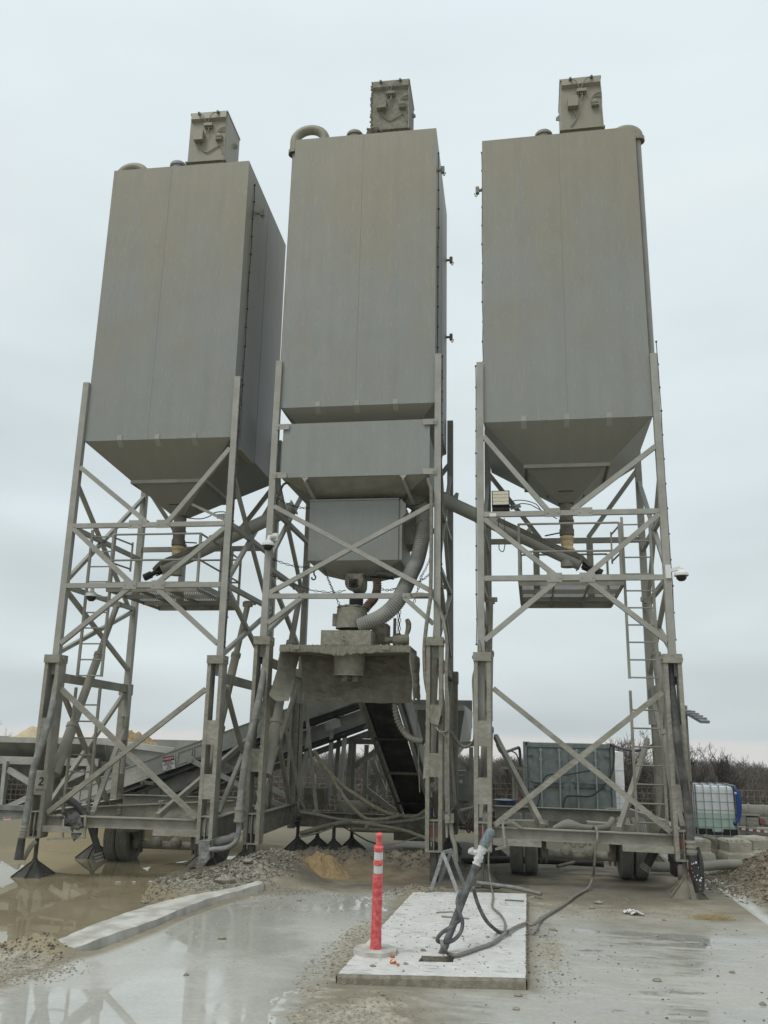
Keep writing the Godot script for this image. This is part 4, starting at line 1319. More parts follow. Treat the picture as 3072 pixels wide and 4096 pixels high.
	for e in ch:
		g = Geo.new()
		for k in e[1].size() - 1: g.chain(sag(e[1][k], e[1][k + 1], e[2], 6))
		solo("chain", e[0], "chain", g, M.dark, "chains on the middle tower")
	g = Geo.new()
	var hk: Vector3 = Vector3(-3.549, 5.08, -14.635)
	g.tube(spline([hk + Vector3(0, .06, 0), hk, hk + Vector3(.03, -.04, 0), hk + Vector3(.02, -.09, 0), hk + Vector3(-.03, -.09, 0), hk + Vector3(-.04, -.05, 0)], 4), .014, 6)
	solo("hook", "small black steel hook hanging under the left chain", "hook", g, M.dark)
	# pipes and cables on the right leg of the middle tower
	g = Geo.new()
	g.tube(spline([Vector3(-1.466, 6.831, -14.525), Vector3(-1.43, 6.696, -14.525), Vector3(-1.399, 6.549, -14.525), Vector3(-1.394, 5.64, -14.524), Vector3(-1.402, 4.714, -14.523), Vector3(-1.421, 4.483, -14.502), Vector3(-1.473, 4.101, -14.492), Vector3(-1.502, 3.711, -14.491), Vector3(-1.483, 3.249, -14.491), Vector3(-1.426, 2.932, -14.491), Vector3(-1.437, 2.91, -14.491)], 6), .035, 10)
	solo("water_hose", "dusty beige hose running down the middle tower's right leg", "hose", g, M.greycable)
	t = thing("cable_bundle", "bundle of grey cables bending from the cross bar down the right leg", "cables", Vector3(-1.122, 1.085, -14.39))
	for k in 5:
		g = Geo.new()
		var o := Vector3(.018 * k, -.016 * k, .01 * k)
		g.tube(spline([Vector3(-1.774, 4.697, -14.551) + o, Vector3(-1.523, 4.708, -14.552) + o, Vector3(-1.361, 4.611, -14.523) + o, Vector3(-1.235, 4.371, -14.503) + o * .6, Vector3(-1.159, 4.091, -14.403) + o * .5, Vector3(-1.118, 3.779, -14.383) + o * .5, Vector3(-1.133, 3.246, -14.382) + o * .5, Vector3(-1.123, 2.823, -14.382) + o * .8, Vector3(-1.129, 2.211, -14.381) + o * .8, Vector3(-1.128, 1.613, -14.38) + o * .8, Vector3(-1.115, 1.098, -14.38) + o * .8], 5), .014, 6)
		put(t, "cable", g, M.greycable)
	t = thing("junction_box", "slurry-splashed junction box tilted on the middle tower's right column", "junction box", Vector3(-1.275, 2.476, -14.391))
	g = Geo.new()
	var bb := Basis(Vector3(0, 0, 1), -0.22)
	g.obox(Vector3(-1.272, 2.617, -14.381), Vector3(.13, .31, .09), bb)
	put(t, "housing", g, M.cake)
	for k in 4:
		g = Geo.new()
		var q: Vector3 = Vector3(-1.217, 2.539, -14.381) + Vector3(-.02 * (k % 2), -.035 * k + .06, 0)
		g.tube([q, q + Vector3(.05, -.01, 0)], .014, 6)
		put(t, "cable_gland", g, M.dark)
	for c4 in [[Vector3(-1.299, 2.451, -14.381), Vector3(-1.245, 2.367, -14.341), Vector3(-1.132, 2.345, -14.341), Vector3(-1.088, 2.406, -14.341), Vector3(-1.12, 2.576, -14.351)], [Vector3(-1.28, 2.446, -14.381), Vector3(-1.232, 2.355, -14.341), Vector3(-1.144, 2.296, -14.341), Vector3(-1.113, 2.212, -14.341)]]:
		g = Geo.new()
		g.tube(spline(c4, 6), .013, 6)
		put(t, "cable", g, M.greycable)
	t = thing("junction_box", "pair of small pale boxes low on the middle tower's right column", "junction box", Vector3(-1.061, 0.925, -14.39))
	g = Geo.new()
	g.box(Vector3(-1.13, 0.914, -14.489), Vector3(-1.057, 1.045, -14.34))
	put(t, "housing", g, M.low)
	g = Geo.new()
	g.box(Vector3(-1.061, 0.919, -14.52), Vector3(-0.991, 1.057, -14.36))
	put(t, "housing", g, M.greycable)
	g = Geo.new()
	g.tube(spline([Vector3(-1.106, 0.921, -14.419), Vector3(-1.105, 0.691, -14.419)], 3), .022, 6)
	g.tube(spline([Vector3(-1.052, 0.921, -14.44), Vector3(-1.015, 0.692, -14.439), Vector3(-0.977, 0.573, -14.439), Vector3(-0.95, 0.336, -14.439)], 4), .04, 8)
	put(t, "conduit", g, M.low)
	g = Geo.new()
	g.tube(spline([Vector3(-1.073, 2.358, -14.391), Vector3(-1.021, 2.311, -14.541), Vector3(-0.939, 2.178, -14.642), Vector3(-0.812, 2.107, -14.642), Vector3(-0.681, 2.184, -14.542), Vector3(-0.644, 2.294, -14.443), Vector3(-0.639, 2.586, -14.393), Vector3(-0.649, 2.954, -14.394), Vector3(-0.65, 3.272, -14.394), Vector3(-0.545, 3.613, -14.395), Vector3(-0.561, 3.876, -14.445)], 7), .026, 8)
	solo("drooping_cable", "grey cable drooping between the middle and right towers", "cable", g, M.greycable)
	# delivery pipe with couplings on the left leg of the middle tower
	t = thing("delivery_pipe", "slurry-coated pipe leaning down the middle tower's left column", "pipe", Vector3(-4.608, 1.033, -14.327))
	g = Geo.new()
	g.tube(spline([Vector3(-4.342, 3.638, -14.551), Vector3(-4.337, 3.431, -14.511), Vector3(-4.361, 2.874, -14.35), Vector3(-4.449, 2.304, -14.289), Vector3(-4.527, 1.782, -14.288), Vector3(-4.567, 1.269, -14.287), Vector3(-4.58, 1.052, -14.287)], 6), .06, 14)
	put(t, "hose", g, M.greyhose)
	g = Geo.new()
	g.tube([Vector3(-4.58, 1.052, -14.287), Vector3(-4.576, 0.823, -14.287)], .075, 14)
	g.tube([Vector3(-4.577, 1.052, -14.287), Vector3(-4.577, 1.009, -14.287)], .088, 14); g.tube([Vector3(-4.575, 0.866, -14.287), Vector3(-4.576, 0.823, -14.287)], .088, 14)
	g.bar(Vector3(-4.578, 1.023, -14.287), Vector3(-4.512, 1.014, -14.427), .04, .06); g.bar(Vector3(-4.575, 0.852, -14.287), Vector3(-4.503, 0.87, -14.427), .04, .06)
	put(t, "coupling", g, M.low)
	g = Geo.new()
	g.tube(spline([Vector3(-4.568, 0.823, -14.287), Vector3(-4.569, 0.653, -14.286), Vector3(-4.614, 0.498, -14.266), Vector3(-4.757, 0.411, -14.245), Vector3(-5.029, 0.375, -14.224)], 7), .045, 12)
	put(t, "bend", g, M.greyhose)
	g = Geo.new()
	g.tube(spline([Vector3(-4.769, 0.528, -14.726), Vector3(-4.892, 0.476, -14.625), Vector3(-5.189, 0.446, -14.474)], 7), .085, 12)
	put(t, "wide_pipe", g, M.greyhose)
	g = Geo.new()
	g.prism([Vector3(-5.22, 0.511, -14.204), Vector3(-5.032, 0.518, -14.205), Vector3(-5.011, 0.239, -14.204), Vector3(-5.104, 0.138, -14.204), Vector3(-5.202, 0.189, -14.204)], Vector3(0, 0, -.22))
	put(t, "caked_block", g, M.greyhose)
	g = Geo.new()
	g.tube([Vector3(-5.172, 0.167, -14.274), Vector3(-5.155, -0.041, -14.273)], .085, 12)
	put(t, "stub", g, M.mud)
	screw("left"); screw("right")


func screw(id: String):
	var l := id == "left"
	var a: Vector3 = Vector3(-7.079, 5.482, -16.011) if l else Vector3(1.334, 5.494, -15.967)
	var b: Vector3 = Vector3(-4.251, 6.811, -16.058) if l else Vector3(-0.921, 6.644, -16.027)
	var d := (b - a).normalized()
	var end := a + d * 3.0
	var t := thing("screw_conveyor", "inclined screw conveyor tube rising from the left silo's spout" if l else "inclined screw conveyor tube rising leftward from the right silo's spout", "screw conveyor", a, "cement screw conveyors")
	var g := Geo.new()
	g.tube([a, end], .135, 18)
	g.tube([a + d * .02, a + d * .04], .165, 18)
	g.tube([end - d * .02, end], .165, 18)
	put(t, "tube", g, M.steel)
	g = Geo.new()
	var side := Vector3(0, 0, 1)
	g.tube([a - d * .02, a - d * .1], .07, 12); g.tube([a - d * .1, a - d * .26], .05, 10)
	g.tube([a - d * .26, a - d * .42], .075, 14)
	for k in 6: g.bar(a + Vector3(0, .09 * cos(k * 1.05), .09 * sin(k * 1.05)), a - d * .14 + Vector3(0, .08 * cos(k * 1.05), .08 * sin(k * 1.05)), .025, .025)
	put(t, "motor", g, M.dark)
	g = Geo.new()
	var up := d.cross(side).normalized()
	if up.y < 0: up = -up
	g.prism([a + d * 1.1 + up * .13, a + d * 1.22 + up * .13, a + d * 1.2 + up * .22, a + d * 1.14 + up * .22], side * .02)
	g.prism([a + d * 2.7 + up * .13, a + d * 2.82 + up * .13, a + d * 2.8 + up * .25, a + d * 2.74 + up * .25], side * .02)
	put(t, "lug", g, M.steel)
	for k in 3:
		g = Geo.new()
		g.tube(spline([a - d * .15 + side * .14 + up * .02 * k, a + d * .1 + side * .15 + up * (.06 + .03 * k), a + d * .6 + side * .14 + up * (.04 + .03 * k), a + d * 1.8 + side * .13 + up * (.05 + .03 * k)], 5), .016, 6)
		put(t, "hydraulic_line", g, M.mud)
	var T: Transform3D = TW[id]
	g = Geo.new()
	var sp: Vector3 = T * Vector3(0, (7.83 if l else 7.869) - 1.18 - .96, -1.51)
	g.tube([sp, sp - Vector3(0, .28, 0)], .135, 16)
	put(t, "inlet", g, M.steel)
	g = Geo.new()
	g.tube([a + d * .85 + up * .2, sp + Vector3(0, .42, 0)], .014, 6)
	put(t, "tie_rod", g, M.dark)


func strip(a: Vector3, b: Vector3, y0: float, y1: float, z0: float, z1: float) -> Geo:   # a sloping plate between two ends, offset below the line a-b
	var g := Geo.new()
	var p := []
	for e in [y1, y0]:
		for q in [[a, z0], [b, z0], [b, z1], [a, z1]]: p.append(q[0] + Vector3(0, -e, q[1]))
	g.hexa(p)
	return g


func conveyors():
	# long aggregate conveyor climbing to the right behind the towers
	var a: Vector3 = Vector3(-9.878, 0.979, -18.6)
	var b: Vector3 = Vector3(-3.249, 3.424, -18.6)
	var t := thing("aggregate_conveyor", "long grey inclined belt conveyor climbing to the right behind the towers", "conveyor", Vector3(a.x, 0, a.z))
	var up := put(t, "side_plate", strip(a, b, 0.0, .40, 0, -.02), M.conv)
	for e in [[.024, .087], [.107, .17], [.365, .413], [.42, .468]]:
		var p := a.lerp(b, e[0]) + Vector3(0, -.07, .0); var q := a.lerp(b, e[1]) + Vector3(0, -.07, .0)
		var g0 := Geo.new()
		for s in [[p, q], [p + Vector3(0, -.26, 0), q + Vector3(0, -.26, 0)], [p, p + Vector3(0, -.26, 0)], [q, q + Vector3(0, -.26, 0)]]: g0.bar(s[0] + Vector3(0, 0, .012), s[1] + Vector3(0, 0, .012), .02, .025)
		put(up, "access_panel", g0, M.conv)
	put(t, "top_cover", strip(a, b, -.02, 0.0, .02, -.9), M.conv)
	put(t, "belt", strip(a, b, .44, .5, -.05, -.85), M.belt)
	put(t, "side_plate", strip(a, b, .56, .92, -.35, -.37), M.conv)
	put(t, "back_plate", strip(a, b, .0, .5, -.92, -.95), M.conv)
	for e in [[.04, .087], [.095, .143], [.19, .238], [.242, .293]]:
		var p := a.lerp(b, e[0]) + Vector3(0, -.62, -.34); var q := a.lerp(b, e[1]) + Vector3(0, -.62, -.34)
		var g0 := Geo.new()
		for s in [[p, q], [p + Vector3(0, -.24, 0), q + Vector3(0, -.24, 0)], [p, p + Vector3(0, -.24, 0)], [q, q + Vector3(0, -.24, 0)]]: g0.bar(s[0], s[1], .02, .025)
		put(t, "access_panel", g0, M.convblue)
	put(t, "belt", strip(a, b, .95, 1.0, -.1, -.9), M.belt)
	put(t, "side_plate", strip(a, b, 1.06, 1.2, -.6, -.62), M.convblue)
	var g := Geo.new()
	for e in [[.52, -.02, .03], [.93, -.3, .025], [1.03, -.05, .03]]: g.tube([a + Vector3(0, -e[0], e[1]), b + Vector3(0, -e[0], e[1])], e[2], 8)
	put(t, "edge_tube", g, M.dark)
	for k in 9:
		g = Geo.new()
		var p := a.lerp(b, .1 + .1 * k) + Vector3(0, -.52, 0)
		g.tube([p + Vector3(0, 0, -.03), p + Vector3(0, 0, -.9)], .05, 8)
		put(t, "roller", g, M.dark)
	for e in [Vector3(-8.178, 1.101, -18.5), Vector3(-7.23, 1.058, -18.9)]:
		g = Geo.new()
		g.bar(e - Vector3(.05, -.03, 0), e + Vector3(.25, .03, 0), .06, .07)
		g.tube([e + Vector3(0, .05, -.1), e + Vector3(0, .05, .1)], .035, 8)
		put(t, "roller_bracket", g, M.tan if false else M.cake)
	for e in [[Vector3(-4.452, 2.68, -18.5), .18], [Vector3(-3.921, 2.46, -18.5), .2]]:
		g = Geo.new()
		g.obox(e[0], Vector3(.34, .17, .03), Basis(Vector3(0, 0, 1), .33))
		put(t, "splice_plate", g, M.conv)
	for e in [[Vector3(-4.468, 2.538, -18.7), Vector3(-4.628, 0.978, -18.7)], [Vector3(-3.973, 2.376, -18.7), Vector3(-4.018, 0.857, -18.7)], [Vector3(-3.97, 2.358, -19.5), Vector3(-4.037, 0.897, -19.5)], [Vector3(-3.682, 2.273, -18.7), Vector3(-3.757, 0.911, -18.7)], [Vector3(-3.697, 2.125, -19.5), Vector3(-3.738, 0.906, -19.5)]]:
		g = Geo.new()
		g.bar(e[0], e[1], .085, .085, Vector3(0, 0, 1))
		put(t, "leg", g, M.conv if e[0].z > -19 else M.low)
	for e in [[Vector3(-7.086, 1.652, -18.4), Vector3(-4.893, 0.727, -18.4)], [Vector3(-6.395, 1.548, -18.9), Vector3(-4.787, 0.824, -18.9)]]:
		g = Geo.new()
		g.bar(e[0], e[1], .06, .1)
		g.tube([e[0] + Vector3(0, 0, -.1), e[0] + Vector3(0, 0, .05)], .07, 12)
		g.tube([e[0] + Vector3(0, 0, .05), e[0] + Vector3(0, 0, .052)], .035, 12)
		put(t, "folding_strut", g, M.conv)
	g = Geo.new()
	g.ibeam(Vector3(-8.167, 0.677, -15.9), Vector3(-5.198, 0.888, -15.9) , .16, .3)
	put(t, "chassis_beam", g, M.low)
	for e in [Vector3(-7.467, 0.824, -15.9), Vector3(-6.638, 0.917, -15.9)]:
		g = Geo.new()
		g.lathe(e - Vector3(0, .13, 0), Vector3.UP, [[.055, 0], [.06, .04], [.05, .06], [.06, .09], [.05, .12], [.062, .16], [.062, .2], [0, .2]], 14)
		put(t, "chassis_stub", g, M.low)
	# warning sign
	var sgn: Vector3 = Vector3(-7.655, 1.576, -18.55)
	t = thing("warning_sign", "white rectangular danger sign on the conveyor's side plate", "sign", sgn)
	t.rotation.z = 0.20
	offs.erase(t)
	g = Geo.new()
	g.box(Vector3(-.145, -.15, -.004), Vector3(.145, .15, .0))
	put(t, "plate", g, M.stripe)
	g = Geo.new()
	g.box(Vector3(-.135, .035, 0), Vector3(.135, .14, .003))
	put(t, "black_header", g, M.black)
	g = Geo.new()
	var ov := []
	for k in 20: ov.append(Vector3(cos(TAU * k / 20) * .12, .088 + sin(TAU * k / 20) * .042, .003))
	g.prism(ov, Vector3(0, 0, .003))
	put(t, "red_oval", g, M.red)
	lettering(t, "DANGER", .062, Vector3(0, .088, .007), M.stripe)
	for k in 4: lettering(t, ["MOVING", "CONVEYORS", "AND", "GATES"][k], .044, Vector3(0, .008 - .042 * k, .001), M.black)
	# second conveyor: wide dark belt climbing towards the hood
	var p0: Vector3 = Vector3(-2.385, 2.837, -15.4)
	var p1: Vector3 = Vector3(-2.177, 0.571, -19.8)
	t = thing("mixer_feed_conveyor", "steep dark belt conveyor climbing towards the mixer hood", "conveyor", p1)
	var dirn := (p1 - p0).normalized()
	var ext := p0 - dirn * 0.15
	var sd := Vector3.UP.cross(dirn).normalized()
	var nn := dirn.cross(sd).normalized()
	if nn.y > 0: nn = -nn
	g = Geo.new()
	g.bar(ext, p1, .56, .03)
	put(t, "belt", g, M.belt)
	for s in [-1, 1]:
		g = Geo.new()
		g.bar(ext + sd * s * .36 - nn * .05, p1 + sd * s * .36 - nn * .05, .05, .3)
		put(t, "side_rail", g, M.conv if s * sd.x > 0 else M.mud)
		g = Geo.new()
		g.bar(ext + sd * s * .27 + nn * .03, p1 + sd * s * .27 + nn * .03, .03, .03)
		put(t, "belt_edge", g, M.dark)
	g = Geo.new()
	var rs := sd if sd.x > 0 else -sd
	g.bar(ext + rs * .44 - nn * .2, p0.lerp(p1, .75) + rs * .44 - nn * .2, .03, .42)
	put(t, "side_cover", g, M.conv)
	for k in 3:
		g = Geo.new()
		var q := p0.lerp(p1, .26 + .3 * k) + nn * .06
		g.tube([q - sd * .36, q + sd * .36], .03, 10)
		put(t, "return_roller", g, M.mud if k % 2 else M.dark)
	g = Geo.new()
	g.box(p1 + Vector3(-.5, -.55, -.5), p1 + Vector3(.45, -.02, .25))
	put(t, "tail_box", g, M.mud)
	solo("cable_guide", "jointed cable guide sagging across the steep dark belt", "cable guide", ribs(spline([Vector3(-2.098, 2.833, -15.2), Vector3(-2.074, 2.617, -15.2), Vector3(-1.968, 2.384, -15.2), Vector3(-1.793, 2.233, -15.1), Vector3(-1.532, 2.172, -15)], 8), .05, .06, .012), M.low)
	g = Geo.new()
	g.tube(spline([Vector3(-1.698, 2.718, -15.1), Vector3(-1.663, 2.235, -15.1), Vector3(-1.649, 1.855, -15.1), Vector3(-1.625, 1.331, -15.1)], 4), .012, 5)
	solo("dangling_rope", "frayed rope dangling beside the steep belt", "rope", g, M.greycable)
	# collecting bin behind the middle tower's right leg
	t = thing("rear_bin", "grey feed bin with a tall back plate between the middle and right towers", "bin", Vector3(-1.116, 0.775, -20))
	var q0: Vector3 = Vector3(-2.437, 2.952, -20)
	var q1: Vector3 = Vector3(-1.119, 2.973, -20)
	var q2: Vector3 = Vector3(-1.329, 1.794, -20.3)
	g = Geo.new()
	g.box(Vector3(q0.x, q1.y - .12, -20.02), Vector3(q1.x, q1.y, -19.95))
	put(t, "rim", g, M.conv)
	g = Geo.new()
	g.box(Vector3(q0.x - .2, q1.y - .5, -21.6), Vector3(Vector3(-1.019, 3.153, -21.6).x, Vector3(-1.019, 3.153, -21.6).y, -21.55))
	put(t, "back_plate", g, M.bin)
	g = Geo.new()
	var r1: Vector3 = Vector3(-1.001, 2.859, -21.5)
	var lowl := Vector3(q0.x + .5, q2.y, -20.5); var lowr := Vector3(q2.x, q2.y, -20.5)
	g.quad(Vector3(q0.x, q1.y - .12, -20), Vector3(q1.x, q1.y - .12, -20), lowr, lowl, Vector3(0, 0, 1))
	put(t, "front_wall", g, M.bin)
	g = Geo.new()
	g.quad(Vector3(q1.x, q1.y, -20), Vector3(r1.x, r1.y, -21.5), Vector3(Vector3(-1.052, 2.204, -21.5).x, Vector3(-1.052, 2.204, -21.5).y, -21.5), lowr, Vector3(1, 0, .3))
	put(t, "side_wall", g, M.conv)
	for e in [[Vector3(-0.97, 2.044, -19.9), Vector3(-0.972, 0.771, -19.9)], [Vector3(-1.302, 2.087, -19.9), Vector3(-0.88, 2.121, -19.9)], [Vector3(-1.306, 1.77, -19.95), Vector3(-0.998, 1.547, -19.95)], [Vector3(-1.283, 0.741, -19.95), Vector3(-1.01, 0.976, -19.95)], [Vector3(-3.643, 2.163, -19.6), Vector3(-3.637, 0.805, -19.6)], [Vector3(-3.663, 2.113, -19.6), Vector3(-3.004, 2.114, -19.6)], [Vector3(-3.603, 1.577, -19.62), Vector3(-3.056, 1.963, -19.62)], [Vector3(-3.395, 2.04, -19.9), Vector3(-3.402, 0.792, -19.9)], [Vector3(-3.351, 1.847, -20.9), Vector3(-3.353, 0.723, -20.9)], [Vector3(-3.351, 1.672, -20.5), Vector3(-3.051, 0.988, -20.5)], [Vector3(-3.006, 1.504, -20.4), Vector3(-3.36, 1.036, -20.4)], [Vector3(-3.104, 1.327, -20.9), Vector3(-3.107, 0.782, -20.9)], [Vector3(-3.302, 1.064, -19.5), Vector3(-2.625, 0.605, -19.5)]]:
		g = Geo.new()
		g.bar(e[0], e[1], .09, .12)
		put(t, "frame_member", g, M.low)
	g = Geo.new()
	g.box(Vector3(-3.356, 1.204, -20.6), Vector3(-3.23, 1.374, -20.3))
	g.box(Vector3(-3.391, 2.181, -19.7), Vector3(-3.187, 2.335, -19.4))
	put(t, "drive_box", g, M.mud)
	t = thing("control_cabinet", "dark grey control cabinet under the rear feed bin", "cabinet", Vector3(-1.157, 0.923, -19.7))
	g = Geo.new()
	g.box(Vector3(-1.318, 0.892, -20.1), Vector3(-1.011, 1.523, -19.7))
	put(t, "housing", g, M.bin)
	g = Geo.new()
	g.box(Vector3(-1.245, 1.419, -19.71), Vector3(-1.142, 1.439, -19.68))
	g.lathe(Vector3(-1.198, 1.291, -19.7), Vector3(0, 0, 1), [[.05, 0], [.05, .02], [.02, .03], [0, .03]], 12)
	put(t, "handle", g, M.conv)
	# air tank lying behind the muddy beam
	t = thing("air_tank", "round grey air tank lying behind the muddy chassis beam", "tank", Vector3(-3.524, 0.624, -18.1))
	g = Geo.new()
	var tk: Vector3 = Vector3(-3.623, 0.692, -18.1)
	g.lathe(tk, Vector3(.8, 0, -.6), [[0, -.1], [.12, -.085], [.2, -.04], [.235, 0], [.235, .5], [.2, .55], [.1, .58], [0, .59]], 28)
	put(t, "shell", g, M.mud)
	g = Geo.new()
	g.tube([Vector3(-3.673, 0.83, -17.9), Vector3(-3.676, 0.653, -17.9)], .03, 8); g.tube([Vector3(-3.49, 0.774, -17.9), Vector3(-3.482, 0.651, -17.9)], .025, 8)
	put(t, "valve", g, M.low)
	g = Geo.new()
	g.box(Vector3(-4.48, 0.7, -18.8), Vector3(-4.025, 1.139, -18.4))
	solo("switch_box", "plain grey steel box beside the round air tank", "box", g, M.mud)
	# drooping hoses and cables across the middle lane
	var H := [
		["thick tan hose sagging from upper left across the muddy beam", [Vector3(-4.049, 1.947, -17.3), Vector3(-3.869, 1.686, -17.3), Vector3(-3.652, 1.485, -17.2), Vector3(-3.404, 1.267, -17.2), Vector3(-3.106, 1.111, -17.1), Vector3(-2.759, 0.927, -17), Vector3(-2.399, 0.788, -17), Vector3(-2.045, 0.75, -17), Vector3(-1.869, 0.773, -17), Vector3(-1.712, 0.877, -17)], .04, "tanhose"],
		["second tan hose dropping in front of the air tank", [Vector3(-3.73, 1.57, -17.2), Vector3(-3.475, 1.237, -17.1), Vector3(-3.208, 0.97, -16.9), Vector3(-2.934, 0.755, -16.8), Vector3(-2.756, 0.695, -16.8), Vector3(-2.457, 0.721, -16.8), Vector3(-2.195, 0.787, -16.8)], .036, "tanhose"],
		["grey hose lying along the top of the muddy beam", [Vector3(-4.203, 0.763, -17), Vector3(-3.835, 0.724, -17), Vector3(-3.45, 0.671, -16.9), Vector3(-2.984, 0.654, -16.8), Vector3(-2.543, 0.645, -16.8), Vector3(-2.107, 0.684, -16.8), Vector3(-1.691, 0.763, -16.8)], .036, "greycable"],
		["tan hose slanting down to the foot of the right column", [Vector3(-3.124, 0.642, -16.7), Vector3(-2.79, 0.629, -16.7), Vector3(-2.425, 0.595, -16.6), Vector3(-2.067, 0.553, -16.5), Vector3(-1.834, 0.501, -16.4), Vector3(-1.638, 0.456, -16.3)], .034, "tanhose"],
		["thick muddy hose rising from lower left under the beam", [Vector3(-4.085, 0.407, -16.6), Vector3(-3.758, 0.506, -16.7), Vector3(-3.406, 0.6, -16.7), Vector3(-3.089, 0.644, -16.7)], .05, "mud"],
		["pale pipe lying level below the muddy beam", [Vector3(-3.233, 0.438, -17.4), Vector3(-2.722, 0.439, -17.4), Vector3(-2.167, 0.461, -17.3)], .04, "tanhose"],
		["thin black cable looping under the beam to the marker post", [Vector3(-3.282, 0.546, -16.8), Vector3(-3.03, 0.461, -16.6), Vector3(-2.749, 0.365, -16.4), Vector3(-2.512, 0.333, -16.2)], .014, "dark"],
		["thin pale wire sagging low to the right column's foot", [Vector3(-2.512, 0.341, -16.2), Vector3(-2.263, 0.354, -16.1), Vector3(-2.002, 0.422, -16), Vector3(-1.696, 0.545, -15.6)], .009, "tanhose"],
		["loose wires hanging at the beam's left end", [Vector3(-4.034, 0.381, -16.4), Vector3(-3.796, 0.428, -16.5), Vector3(-3.558, 0.507, -16.6), Vector3(-3.436, 0.56, -16.6)], .016, "greycable"],
		["pale cable dangling in a loop by the left rear post", [Vector3(-4.263, 0.967, -17.2), Vector3(-4.173, 0.833, -17.2), Vector3(-4.194, 0.696, -17.2), Vector3(-4.293, 0.829, -17.2), Vector3(-4.291, 1.028, -17.3)], .022, "greycable"]]
	M.tanhose = dirty(lin(.19, .165, .115), lin(.33, .295, .215), .8, 1.2, .016, 46)
	for e in H:
		g = Geo.new()
		g.tube(spline(e[1], 6), e[2], 8)
		solo("hose" if e[2] > .02 else "cable", e[0], "hose" if e[2] > .02 else "cable", g, M[e[3]], "hoses and cables across the lane")
	g = Geo.new()
	g.lathe(Vector3(-2.806, 0.58, -16.7), Vector3.UP, [[0, -.06], [.045, -.04], [.05, 0], [.04, .04], [.02, .07], [0, .07]], 12)
	solo("hanging_float", "small tan float hanging on the hoses over the lane", "float", g, M.tanhose)
	# three propped jacks seen under the beam
	for e in [["dark pyramid-footed jack at left under the muddy beam", Vector3(-4.08, 0, -18.1)], ["dark pyramid-footed jack nearest the camera under the muddy beam", Vector3(-3.63, 0, -17.6)], ["dark pyramid-footed jack at right under the muddy beam", Vector3(-3.4, 0, -18.35)]]:
		var jp: Vector3 = e[1]
		jp.y = gh(jp.x, jp.z)
		t = thing("trailer_jack", e[0], "jack", jp, "trailer jacks under the muddy beam")
		offs.erase(t)
		jack(t, Vector3.ZERO, .55, M.darksteel)
	# coil of white cables over the right side rail
	t = thing("cable_coil", "tangle of pale cables draped over the rail right of the middle column", "cables", Vector3(-0.949, 0.811, -17))
	for k in 9:
		g = Geo.new()
		var u := k / 8.0
		var e0: Vector3 = (Vector3(-1.068, 0.921, -16.6)).lerp(Vector3(-0.764, 0.95, -17.4), u)
		var dr := rng.randf_range(.2, .42)
		g.tube(spline([e0, e0 + Vector3(.05, -dr * .6, .04), e0 + Vector3(.12, -dr, .05), e0 + Vector3(.2, -dr * .5, .03), e0 + Vector3(.24, .02, 0)], 4), .018, 6)
		put(t, "cable_loop", g, M.greycable)
	g = Geo.new()
	g.tube([Vector3(-1.046, 0.914, -16.7), Vector3(-0.754, 0.943, -17.5)], .035, 8)
	put(t, "cable_tray", g, M.palestone)
	t = thing("water_valve", "mud-coated valve with a blue pipe between the right column's plates", "valve", Vector3(-1.399, 0.937, -14.788))
	g = Geo.new()
	g.tube([Vector3(-1.399, 0.937, -14.788), Vector3(-1.397, 1.116, -14.789)], .035, 10)
	put(t, "pipe", g, plain(lin(.05, .10, .2), .5))
	g = Geo.new()
	g.tube([Vector3(-1.394, 1.116, -14.789), Vector3(-1.388, 1.176, -14.789)], .06, 10); g.tube([Vector3(-1.388, 1.176, -14.789), Vector3(-1.38, 1.273, -14.789)], .045, 10); g.tube([Vector3(-1.327, 1.374, -14.739), Vector3(-1.292, 0.988, -14.789)], .05, 10)
	put(t, "body", g, M.mud)
	# big bins on the left, heaped with sand
	aggregate_bin()


func lettering(t: Node3D, s: String, h: float, at: Vector3, m: Material):
	var tm := TextMesh.new()
	tm.text = s
	var f := SystemFont.new()
	f.font_names = PackedStringArray(["Droid Sans"])
	f.font_weight = 700
	tm.font = f
	tm.font_size = 32
	tm.pixel_size = h / 32.0
	tm.depth = 0.003
	var o := MeshInstance3D.new()
	o.name = "lettering"; o.mesh = tm; o.material_override = m; o.position = at
	t.add_child(o, true)


func heap(c: Vector3, rx: float, rz: float, h: float, s: int, peaks := 0) -> Geo:
	var g := Geo.new()
	var nz := ngen(0.8, s, 4)
	var k := 40
	var f := func(u: float, v: float) -> Vector3:
		var d := minf(Vector2(u, v).length(), 1.0)
		var y := h * (1.0 - d) * (0.55 + 0.45 * (1.0 - d) + 0.9 * d * (1.0 - d)) * (1.0 + 0.45 * nz.get_noise_2d(u * 3.0, v * 3.0)) - h * .12 * exp(-d * d * 40.0)
		if peaks: y = h * pow(1.0 - d, .7) * (0.55 + 0.45 * maxf(0, cos(u * 7.0 + 0.6) * 0.8 + .3 * nz.get_noise_2d(u * 6, v * 6))) 
		return c + Vector3(u * rx, y + 0.012 * nz.get_noise_2d(u * 25, v * 25) * (1 - d), v * rz)
	for i in k:
		for j in k:
			var u0 := -1.0 + 2.0 * i / k; var v0 := -1.0 + 2.0 * j / k; var st := 2.0 / k
			if Vector2(u0 + st / 2, v0 + st / 2).length() > 1.05: continue
			g.quad(f.call(u0, v0), f.call(u0 + st, v0), f.call(u0 + st, v0 + st), f.call(u0, v0 + st), Vector3.UP)
	return g


